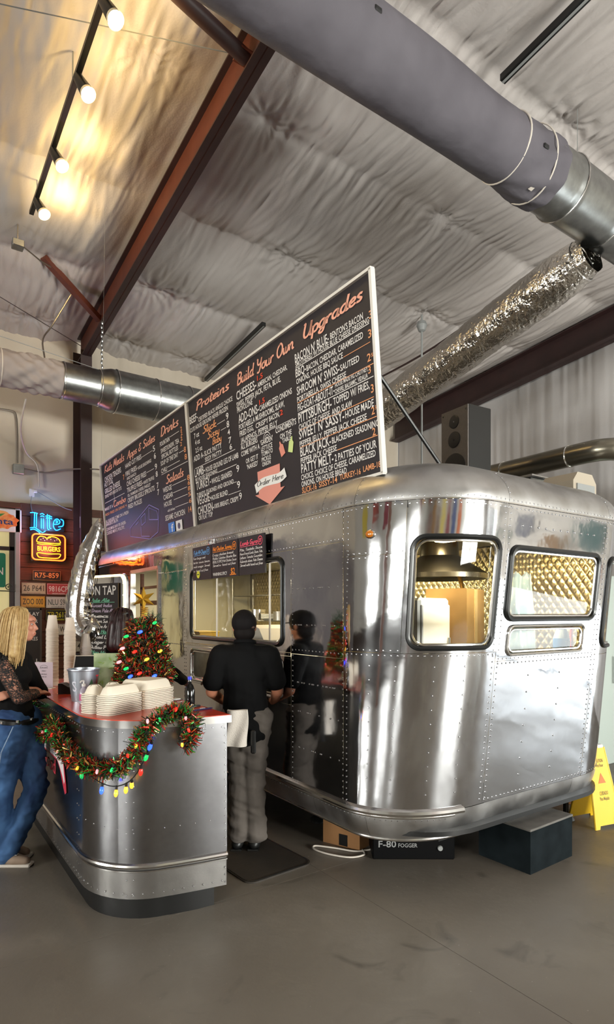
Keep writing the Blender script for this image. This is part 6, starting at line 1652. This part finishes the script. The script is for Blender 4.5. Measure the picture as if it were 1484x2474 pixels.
# ------------------------------------------------------------------ people
def capsule(mb, a, ra, b, rb, n=14, flat=None):
    """sphere-swept tapered limb; flat=(axis, factor) squashes the section"""
    a = Vector(a); b = Vector(b); d = b - a; L = d.length
    if L < 1e-5: d = Vector((0, 0, 1))
    d = d.normalized(); u = d.orthogonal().normalized(); v = d.cross(u)
    fx, ff = (Vector(flat[0]).normalized(), flat[1]) if flat else (None, 1)
    rings = []
    for i in range(1, 5): t = PI / 2 * (1 - i / 5); rings.append((-ra * math.sin(t), ra * math.cos(t)))
    m = 4
    for i in range(m + 1): s = i / m; rings.append((L * s, ra + (rb - ra) * s))
    for i in range(1, 5): t = PI / 2 * i / 5; rings.append((L + rb * math.sin(t), rb * math.cos(t)))
    vs = [a - d * ra]
    for h, r in rings:
        for k in range(n):
            an = 2 * PI * k / n; o = (u * math.cos(an) + v * math.sin(an)) * r
            if fx is not None: o = o - fx * o.dot(fx) * (1 - ff)
            vs.append(a + d * h + o)
    vs.append(a + d * (L + rb)); T = len(vs) - 1; nr = len(rings); fs = []
    for k in range(n): fs.append((0, 1 + (k + 1) % n, 1 + k)); fs.append((T, 1 + (nr - 1) * n + k, 1 + (nr - 1) * n + (k + 1) % n))
    for i in range(nr - 1):
        for k in range(n): fs.append((1 + i * n + k, 1 + i * n + (k + 1) % n, 1 + (i + 1) * n + (k + 1) % n, 1 + (i + 1) * n + k))
    mb.add(vs, fs)
def chain(mb, pts, flat=None, n=14):
    for (a, ra), (b, rb) in zip(pts[:-1], pts[1:]): capsule(mb, a, ra, b, rb, n, flat)
def ell(mb, c, r, rot=(0, 0, 0)):
    q = MB().ball((0, 0, 0), 1, 18, 12, r); R_ = Euler(rot).to_matrix()
    mb.add([tuple(R_ @ Vector(v) + Vector(c)) for v in q.v], q.f)
def fuse(mb, name, m, parent, vox=.009, smooth=3, fn=None):
    """overlapping shapes -> one continuous skin"""
    me = mb.mesh('tmp', None); o = bpy.data.objects.new('tmp', me); COL.objects.link(o)
    md = o.modifiers.new('r', 'REMESH'); md.mode = 'VOXEL'; md.voxel_size = vox; md.use_smooth_shade = True
    if smooth: s = o.modifiers.new('s', 'SMOOTH'); s.factor = .5; s.iterations = smooth
    dg = bpy.context.evaluated_depsgraph_get(); e = o.evaluated_get(dg); m2 = bpy.data.meshes.new_from_object(e)
    bpy.data.objects.remove(o); bpy.data.meshes.remove(me)
    if fn:
        co = np.empty(len(m2.vertices) * 3, np.float32); m2.vertices.foreach_get('co', co); co = co.reshape(-1, 3); co = fn(co); m2.vertices.foreach_set('co', co.reshape(-1).astype(np.float32)); m2.update()
    m2.name = name; m2.materials.clear()
    m2.polygons.foreach_set('use_smooth', [True] * len(m2.polygons))
    return obj(name, m2, m, parent)
def wrinkle(amp, sc, seed):
    def f(co):
        n = vnoise(co[:, 0] * sc + co[:, 1] * sc * .7 + 30, co[:, 2] * sc * 1.6 + 30, seed) + .5 * vnoise(co[:, 1] * sc * 2.1 + 11, co[:, 2] * sc * 2.6 + co[:, 0] * sc + 9, seed + 1)
        c = co.copy(); cen = co[:, :2].mean(0); d = co[:, :2] - cen; l = np.maximum(np.linalg.norm(d, axis=1, keepdims=True), 1e-4)
        c[:, :2] += d / l * (n * amp)[:, None]; return c
    return f
skin = mat('skin', '#c98d74', .5, noise=(30, '#be8069', .3)); skin2 = mat('skin_tan', '#b5765a', .5)
blackc = mat('black_cloth', '#0b0a0b', .85, spec=.15, bump=(200, .0004)); polo = mat('black_polo_cloth', '#0b0b0c', .8, spec=.12, bump=(180, .0004)); grey_tr = mat('grey_trouser_cloth', '#6d655f', .85, noise=(10, '#5f5852', .3), bump=(160, .0004))
denim = mat('blue_denim', '#4a72a4', .85, noise=(5, '#1e3a66', .16), bump=(220, .0005))
eye_w = mat('eye_white', '#b5a49b', .3); eye_d = mat('eye_iris', '#2f2018', .15); lipm = mat('lips', '#a8544c', .4)
def hand(mb, w, d, up, s=1.0, curl=.5, right=True):
    """palm + five separate bent fingers; w wrist point, d direction, up = back of the hand"""
    w = Vector(w); d = Vector(d).normalized(); up = Vector(up); up = (up - d * up.dot(d)).normalized(); sd = d.cross(up) * (1 if right else -1)
    capsule(mb, w, .022 * s, w + d * .075 * s, .034 * s, 12, (up, .5))
    for k, (o, L, r) in enumerate(((-.027, .062, .0085), (-.009, .072, .009), (.009, .068, .0088), (.026, .053, .0078))):
        p = w + d * .085 * s + sd * o * s; dd = d.copy(); pts = [(p - d * .02 * s, r * s)]
        for j, f in enumerate((.42, .32, .26)):
            ang = curl * (.5 + .5 * j); dd = (dd * math.cos(ang) - up * math.sin(ang)).normalized(); upn = (up * math.cos(ang) + d * 0).normalized()
            p = p + dd * L * f * s; pts.append((p, r * s * (1 - .1 * j)))
        chain(mb, pts, n=8)
    p = w + d * .03 * s - sd * .028 * s; q = p + (d * .6 - sd * .75 - up * .15).normalized() * .038 * s; z = q + (d * .9 - sd * .2 - up * .3).normalized() * .03 * s
    chain(mb, [(p, .013 * s), (q, .0105 * s), (z, .009 * s)], n=8)
def head(mb, c, fwd, hgt=.225):
    """skull, jaw, nose, lips, ears; c = centre of the head, fwd = where the face looks"""
    c = Vector(c); f = Vector(fwd).normalized(); up = Vector((0, 0, 1)); s = f.cross(up); k = hgt / .225
    def E(o, r): 
        p = c + f * o[0] * k + s * o[1] * k + up * o[2] * k; q = MB().ball((0, 0, 0), 1, 18, 12, (r[0] * k, r[1] * k, r[2] * k))
        mb.add([tuple(p + f * v[0] + s * v[1] + up * v[2]) for v in q.v], q.f)
    E((-.012, 0, .03), (.098, .076, .085)); E((.02, 0, -.025), (.072, .062, .085)); E((.045, 0, -.078), (.036, .038, .03)); E((.06, 0, .045), (.04, .06, .03))
    capsule(mb, c + (f * .082 + up * .02) * k, .010 * k, c + (f * .104 - up * .018) * k, .013 * k, 10)
    E((.088, 0, -.048), (.014, .024, .010)); E((.086, 0, -.060), (.013, .021, .009)); E((.066, .034, -.012), (.026, .022, .02)); E((.066, -.034, -.012), (.026, .022, .02))
    for g in (-1, 1): E((-.005, g * .078, -.005), (.02, .010, .032))
    return f, s, up, k
def face_bits(parent, c, fs_):
    f, s, up, k = fs_; c = Vector(c)
    for g in (-1, 1):
        p = c + (f * .082 + s * g * .031 + up * .012) * k; o = MB().ball(tuple(p - f * .003 * k), .0085 * k, 10, 8).build('eye', eye_w, parent); q = p + f * .0030 * k; MB().ball(tuple(q), .0050 * k, 8, 6).build('iris', eye_d, o)
        q = MB(); q.tube([tuple(c + (f * .094 + s * g * .016 + up * .032) * k), tuple(c + (f * .093 + s * g * .034 + up * .038) * k), tuple(c + (f * .078 + s * g * .052 + up * .03) * k)], .0018 * k, 5); q.build('eyebrow', mat('brow_brown', '#6b4a38', .7), parent)
    q = MB(); q.tube([tuple(c + (f * .094 + s * a * .02 - up * .053) * k) for a in (-1, -.5, 0, .5, 1)], [.002 * k, .005 * k, .006 * k, .005 * k, .002 * k], 6); q.build('lips', lipm, parent)
def hair_strands(mb, guides, n, w, spread, seed=1):
    """ribbons following guide curves (lists of points)"""
    r = np.random.default_rng(seed)
    for i in range(n):
        g = guides[r.integers(len(guides))]; g2 = guides[r.integers(len(guides))]; t = r.uniform(0, .0)
        off = r.normal(size=3) * spread; pts = catmull([np.array(p) + off * (.3 + .7 * k / (len(g) - 1)) for k, p in enumerate(g)], 4)
        pts = pts[:max(6, int(len(pts) * r.uniform(.8, 1)))]
        mb.tube([tuple(p) for p in pts], [w * (1 - .75 * (k / len(pts)) ** 2) for k in range(len(pts))], 5)
def person(label, loc, px0):
    """local x = to the camera's right, local y = away, z up"""
    t = thing('person', label, 'person', loc, math.atan2(-.5685, .8227)); return t
# ---- the man in black, seen from behind, walking to the service window
D1 = 4.22
def pl(px, d): return Vector((0, 0, 0)) + Vector((.5685, .8227, 0)) * d + Vector((.8227, -.5685, 0)) * ((px - 742) / 1430 * d)
t = person('person in black shirt and cap with a white towel, walking away past the counter', pl(592, D1), 592)
b = MB()
hc = (-.008, .03, 1.585); hf = head(b, hc, (-.35, .93, -.05))
chain(b, [((0, .0, 1.36), .062), ((-.003, .02, 1.50), .054)])
chain(b, [((0, 0, 1.32), .12), ((0, 0, 1.12), .125), ((0, .0, .95), .13)], ((0, 1, 0), .7))
chain(b, [((-.06, .0, .93), .085), ((-.03, .05, .50), .058), ((-.05, -.02, .10), .042)]); chain(b, [((.07, .0, .93), .085), ((.05, .10, .50), .058), ((.07, .0, .10), .042)])
for g, ex, wx in ((-1, (-.24, .02, 1.12), (-.19, .24, 1.02)), (1, (.23, .04, 1.12), (.19, .25, 1.00))):
    chain(b, [((g * .165, 0, 1.385), .055), (ex, .044), (wx, .030)]); hand(b, wx, (.0 - g * .2, .95, -.1), (0, 0, 1), 1, .55, g > 0)
fuse(b, 'body', skin2, t, .0075, 2); face_bits(t, hc, hf)
s = MB()
chain(s, [((0, .0, 1.33), .155), ((0, 0, 1.15), .155), ((.0, .0, .98), .165), ((.005, 0, .89), .178)], ((0, 1, 0), .78))
chain(s, [((-.155, 0, 1.375), .085), ((.155, 0, 1.375), .085)], ((0, 1, 0), .95)); chain(s, [((0, 0, 1.40), .095), ((0, .01, 1.445), .068)])
for g, ex in ((-1, (-.225, .01, 1.20)), (1, (.218, .03, 1.20))): chain(s, [((g * .165, 0, 1.375), .088), (ex, .080)])
fuse(s, 'polo_shirt', polo, t, .010, 3, wrinkle(.007, 11, 51))
MB().tube([(.068 * math.cos(a) - .002, .012 + .062 * math.sin(a), 1.475 - .012 * math.sin(a)) for a in np.linspace(0, 2 * PI, 24)[:-1]], .016, 8, closed=True).build('collar', polo, t)
tr2 = MB()
chain(tr2, [((-.075, 0, .93), .115), ((.085, 0, .93), .115)], ((0, 1, 0), 1.0))
chain(tr2, [((-.06, .0, .90), .112), ((-.035, .05, .52), .085), ((-.045, -.01, .125), .080)]); chain(tr2, [((.075, .0, .90), .115), ((.05, .05, .50), .088), ((.075, .0, .115), .082)])
fuse(tr2, 'trousers', grey_tr, t, .010, 3, wrinkle(.012, 15, 61))
for x_, y_ in ((-.045, .03), (.075, .03)):
    q = MB(); chain(q, [((x_ - .01, y_ - .06, .045), .040), ((x_ - .02, y_ + .06, .040), .042), ((x_ - .03, y_ + .15, .034), .032)], ((0, 0, 1), .8)); chain(q, [((x_, y_ - .05, .05), .038), ((x_, y_ - .045, .10), .045)])
    sh = fuse(q, 'shoe', mat('black_shoe', '#141414', .45), t, .008, 2); MB().box((x_ - .015, y_ + .04, .010), (.085, .27, .020), bev=.008).build('sole', M['rubber'], sh)
cp_ = MB(); ell(cp_, (hc[0], hc[1] - .010, hc[2] + .030), (.091, .112, .094)); ca = fuse(cp_, 'cap', mat('black_cap', '#120f10', .75, spec=.15), t, .007, 2)
f_, s_, u_, k_ = hf; br = MB()
br.prism([(-.07, .06), (-.06, .13), (0, .165), (.06, .13), (.07, .06)], .02, .028, lambda a, bb, c: tuple(Vector(hc) + s_ * a + f_ * bb + Vector((0, 0, 1)) * c)); br.build('brim', mat('black_cap_brim', '#151213', .75), ca)
MB().tube([tuple(Vector(hc) - f_ * .088 + s_ * a + Vector((0, 0, -.008 + .5 * a * a))) for a in (-.05, -.025, 0, .025, .05)], .009, 6).build('strap', mat('cap_strap', '#4a3328', .7), ca)
hr = MB(); ell(hr, (hc[0] + .004, hc[1] - .034, hc[2] - .040), (.078, .074, .072)); fuse(hr, 'hair', mat('dark_hair', '#0f0a09', .7, spec=.15), t, .008, 2)
tw = MB()
def towel(u, v):
    x_ = -.035 + .135 * (u - .5) + .006 * math.sin(v * 5); z_ = 1.02 - .25 * v; y_ = -.175 - .018 * math.sin(PI * u) - .012 * math.sin(PI * 2 * u + 3 * v) - .015 * (1 - v) ** 3
    return (x_, y_, z_)
v1 = MB().grid(towel, 14, 18); v2 = MB().grid(lambda u, v: tuple(np.array(towel(u, v)) + np.array((.004, .018, .004))), 14, 18)
tw.add(v1.v, v1.f); tw.add(v2.v, [f[::-1] for f in v2.f]); 
for u in (0, 1): tw.add([towel(u, v / 18) for v in range(19)] + [tuple(np.array(towel(u, v / 18)) + np.array((.004, .018, .004))) for v in range(19)], [(i, i + 1, 20 + i, 19 + i) for i in range(18)])
for v in (0, 1): tw.add([towel(u / 14, v) for u in range(15)] + [tuple(np.array(towel(u / 14, v)) + np.array((.004, .018, .004))) for u in range(15)], [(i, i + 1, 16 + i, 15 + i) for i in range(14)])
tag(tw.build('towel', mat('white_terry', '#e6ddd3', .95, bump=(150, .002)), t), 'folded white towel hanging from the back pocket')
MB().box((.075, -.165, .80), (.035, .03, .16), bev=.008).build('holster', M['black'], t)
# ---- the blonde woman leaning on the counter
D2 = 3.92; sc_ = D2 / 1430
X_ = lambda px: (px - 30) * sc_
Z_ = lambda py: 1.68 - (py - 1482) * sc_
t = person('person with long blonde hair, black lace top and jeans, leaning on the counter', pl(30, D2), 30)
b = MB(); hc = (X_(46), .02, 1.60); hf = head(b, hc, (.97, .22, -.05), .215)
chain(b, [((X_(22), .03, 1.40), .052), ((X_(36), .03, 1.52), .046)])
chain(b, [((X_(18), .02, 1.34), .10), ((X_(22), .02, 1.18), .10), ((X_(34), .02, 1.0), .12)], ((.6, .8, 0), .8))
chain(b, [((X_(36), -.03, .93), .09), ((X_(6), -.03, .50), .058), ((X_(-14), .04, .10), .040)]); chain(b, [((X_(42), .08, .93), .09), ((X_(74), .07, .50), .058), ((X_(12), .03, .10), .040)])
chain(b, [((X_(18), -.09, 1.36), .050), ((X_(64), -.10, 1.135), .040), ((X_(75), .06, 1.14), .030)]); hand(b, (X_(75), .06, 1.14), (.3, .9, 0), (0, 0, 1), .92, .4, True)
chain(b, [((X_(26), .17, 1.36), .050), ((X_(66), .20, 1.13), .038), ((X_(50), .02, 1.165), .030), ((X_(44), -.05, 1.165), .028)]); hand(b, (X_(46), -.06, 1.165), (-.85, -.45, -.25), (.3, -.8, .4), .92, .45, False)
fuse(b, 'body', skin, t, .0065, 2); face_bits(t, hc, hf)
s = MB()
chain(s, [((X_(16), .03, 1.335), .128), ((X_(20), .03, 1.18), .122), ((X_(32), .03, 1.0), .130)], ((.6, .8, 0), .9)); chain(s, [((X_(14), -.08, 1.37), .062), ((X_(24), .15, 1.37), .062)]); ell(s, (X_(40), .03, 1.26), (.075, .12, .08))
chain(s, [((X_(26), .17, 1.36), .060), ((X_(66), .20, 1.13), .050)])
fuse(s, 'top', blackc, t, .009, 3, wrinkle(.006, 14, 71))
def lace():
    m = bpy.data.materials.new('black_lace'); m.use_nodes = True; nt = m.node_tree; p = nt.nodes['Principled BSDF']; p.inputs['Base Color'].default_value = (.006, .005, .005, 1); p.inputs['Roughness'].default_value = .8
    tc = nt.nodes.new('ShaderNodeTexCoord'); v = nt.nodes.new('ShaderNodeTexVoronoi'); v.feature = 'DISTANCE_TO_EDGE'; v.inputs['Scale'].default_value = 48; n = nt.nodes.new('ShaderNodeTexNoise'); n.inputs['Scale'].default_value = 30
    mp = nt.nodes.new('ShaderNodeMix'); mp.data_type = 'VECTOR'; mp.inputs[0].default_value = .08
    nt.links.new(tc.outputs['Object'], mp.inputs[4]); nt.links.new(n.outputs['Color'], mp.inputs[5]); nt.links.new(tc.outputs['Object'], n.inputs['Vector']); nt.links.new(mp.outputs[1], v.inputs['Vector'])
    r = nt.nodes.new('ShaderNodeMapRange'); r.inputs[1].default_value = .10; r.inputs[2].default_value = .16; r.inputs[3].default_value = 1; r.inputs[4].default_value = .12
    nt.links.new(v.outputs['Distance'], r.inputs[0]); nt.links.new(r.outputs[0], p.inputs['Alpha']); return m
s = MB(); chain(s, [((X_(18), -.09, 1.365), .056), ((X_(64), -.10, 1.135), .046), ((X_(75), .05, 1.14), .036)]); tag(fuse(s, 'lace_sleeve', lace(), t, .006, 2), 'see-through black lace sleeve')
j = MB(); chain(j, [((X_(30), -.04, .95), .122), ((X_(40), .10, .95), .122)]); ell(j, (X_(20), .02, .87), (.12, .15, .12))
chain(j, [((X_(32), -.04, .92), .128), ((X_(4), -.03, .50), .088), ((X_(-16), .03, .09), .078)]); chain(j, [((X_(42), .09, .92), .12), ((X_(76), .07, .51), .078), ((X_(44), .05, .28), .068), ((X_(6), .03, .09), .080)])
fuse(j, 'jeans', denim, t, .009, 2, wrinkle(.009, 19, 81))
bl_ = MB(); bl_.tube([(X_(35) + .112 * math.cos(a), .03 + .176 * math.sin(a), .985 - .02 * math.cos(a)) for a in np.linspace(0, 2 * PI, 30)[:-1]], .022, 6, closed=True); bo = bl_.build('belt', M['black'], t)
for a in (-.9, -1.6, -.3): MB().box((X_(35) + .130 * math.cos(a), .03 + .194 * math.sin(a), .985), (.02, .02, .02), bev=.004).build('stud', M['alu_bead'], bo)
seam = mat('denim_seam', '#8fa3bd', .8); q = MB(); q.tube([(X_(60), -.155, .96), (X_(36), -.175, .80), (X_(20), -.14, .62)], .003, 5); q.build('seam_stitch', seam, t)
q = MB(); q.tube([(X_(14), -.172, .93), (X_(14), -.178, .80), (X_(2), -.165, .78)], .003, 5); q.build('pocket_stitch', seam, t)
shm = mat('taupe_shoe', '#a08a78', .75)
for x_, y_, in ((X_(18), .02), (X_(-8), .17)):
    q = MB(); chain(q, [((x_ - .06, y_, .055), .042), ((x_ + .04, y_, .048), .044), ((x_ + .11, y_, .036), .030)], ((0, 0, 1), .85)); chain(q, [((x_ - .05, y_, .06), .04), ((x_ - .045, y_, .10), .042)])
    sh = fuse(q, 'shoe', shm, t, .007, 2); MB().box((x_ + .02, y_, .010), (.27, .085, .02), bev=.008).build('sole', M['offwhite'], sh); MB().box((x_ + .06, y_ - .02, .082), (.02, .03, .01), bev=.003).build('buckle', M['alu_bead'], sh)
blond = mat('blonde_hair', '#cdb07a', .5, noise=(40, '#a98552', .25)); hm = MB()
ell(hm, (hc[0] - .022, hc[1], hc[2] + .030), (.098, .090, .088)); chain(hm, [((hc[0] - .06, hc[1] - .02, hc[2]), .075), ((hc[0] - .085, hc[1] - .03, hc[2] - .16), .075), ((hc[0] - .10, hc[1] - .05, hc[2] - .27), .045)]); chain(hm, [((hc[0] - .0, hc[1] - .07, hc[2] + .02), .035), ((hc[0] - .01, hc[1] - .08, hc[2] - .18), .035)])
ho = fuse(hm, 'hair', blond, t, .008, 2)
gd = []
for a in np.linspace(0, 1, 9):
    th = R(-150 + 130 * a); bx, by = math.cos(th), math.sin(th)
    gd.append([(hc[0] - .01, hc[1] - .01, hc[2] + .118), (hc[0] - .02 + .075 * bx, hc[1] + .075 * by, hc[2] + .095), (hc[0] - .03 + .095 * bx, hc[1] + .098 * by, hc[2] - .0), (hc[0] - .045 + .09 * bx, hc[1] + .10 * by, hc[2] - .12), (hc[0] - .06 + .09 * bx, hc[1] + .095 * by, hc[2] - .22), (hc[0] - .075 + .085 * bx, hc[1] + .085 * by, hc[2] - .30)])
q = MB(); hair_strands(q, gd, 420, .0042, .012, 4); tag(q.build('strands', blond, ho, sharp=None), kind='stuff')
# ---- the dark haired woman behind the tree
D3 = 5.3; sc3 = D3 / 1430; X3 = lambda px: (px - 320) * sc3
t = person('person with dark red-brown hair and black sleeves, behind the tinsel tree', pl(320, D3), 320)
b = MB(); hc = (X3(298), .02, 1.60); hf = head(b, hc, (.75, .6, -.25), .215)
chain(b, [((X3(305), .02, 1.36), .052), ((X3(302), .02, 1.49), .046)]); chain(b, [((X3(318), .02, 1.30), .11), ((X3(320), .02, 1.1), .11), ((X3(320), .03, .95), .13)], ((0, 1, 0), .75))
for dx_ in (-.07, .08): chain(b, [((dx_, .03, .92), .09), ((dx_, .05, .50), .055), ((dx_, .03, .10), .040)])
chain(b, [((X3(370), .0, 1.34), .048), ((X3(412), -.02, 1.17), .040), ((X3(436), .12, 1.06), .030)]); hand(b, (X3(436), .12, 1.06), (.1, .95, -.2), (0, 0, 1), .92, .5)
chain(b, [((X3(268), .04, 1.34), .048), ((X3(262), .05, 1.12), .038), ((X3(300), .24, 1.06), .030)]); hand(b, (X3(300), .24, 1.06), (.5, .8, -.2), (0, 0, 1), .92, .5, False)
fuse(b, 'body', skin, t, .0075, 2); face_bits(t, hc, hf)
s = MB(); chain(s, [((X3(318), .02, 1.31), .13), ((X3(320), .02, 1.12), .13), ((X3(320), .03, .92), .145)], ((0, 1, 0), .85)); chain(s, [((X3(270), .02, 1.35), .062), ((X3(368), .01, 1.35), .062)])
chain(s, [((X3(370), .0, 1.34), .062), ((X3(412), -.02, 1.17), .058), ((X3(436), .09, 1.075), .050)]); chain(s, [((X3(268), .04, 1.34), .06), ((X3(262), .05, 1.12), .05), ((X3(298), .22, 1.065), .04)])
fuse(s, 'top', blackc, t, .010, 3, wrinkle(.007, 14, 91))
j = MB()
for dx_ in (-.07, .08): chain(j, [((dx_, .03, .92), .11), ((dx_, .05, .50), .075), ((dx_, .03, .10), .062)])
fuse(j, 'trousers', mat('dark_trousers', '#1c1c22', .85), t, .011, 2)
for dx_ in (-.07, .08):
    q = MB(); chain(q, [((dx_, -.02, .045), .038), ((dx_, .13, .035), .032)]); fuse(q, 'shoe', M['black'], t, .009, 2)
dkh = mat('dark_red_hair', '#3a1a1f', .4, noise=(40, '#1a0b0e', .25)); hm = MB()
ell(hm, (hc[0] - .01, hc[1] - .012, hc[2] + .022), (.100, .108, .100)); chain(hm, [((hc[0] - .05, hc[1] - .05, hc[2] - .03), .075), ((hc[0] - .075, hc[1] - .05, hc[2] - .20), .07)]); chain(hm, [((hc[0] + .0, hc[1] - .07, hc[2]), .06), ((hc[0] - .0, hc[1] - .075, hc[2] - .20), .065)])
ho = fuse(hm, 'hair', dkh, t, .008, 2)
gd = []
for a in np.linspace(0, 1, 9):
    th = R(-190 + 170 * a); bx, by = math.cos(th), math.sin(th)
    gd.append([(hc[0] - .01, hc[1], hc[2] + .125), (hc[0] - .01 + .08 * bx, hc[1] + .085 * by, hc[2] + .10), (hc[0] - .015 + .105 * bx, hc[1] + .115 * by, hc[2] + .0), (hc[0] - .03 + .10 * bx, hc[1] + .11 * by, hc[2] - .11), (hc[0] - .04 + .075 * bx, hc[1] + .085 * by, hc[2] - .185)])
q = MB(); hair_strands(q, gd, 260, .004, .010, 5); tag(q.build('strands', dkh, ho, sharp=None), kind='stuff')
MB().tube([(hc[0] + .02, hc[1] - .1, hc[2] + .07), (hc[0] + .06, hc[1] - .08, hc[2] + .085)], .010, 6).build('hair_clip', M['black'], t)
for o in bpy.data.objects:
    if o.parent is not None and o.name.split('.')[0] in ('lettering', 'white_lettering', 'orange_lettering', 'sesame', 'leaf_print'): o['kind'] = 'stuff'
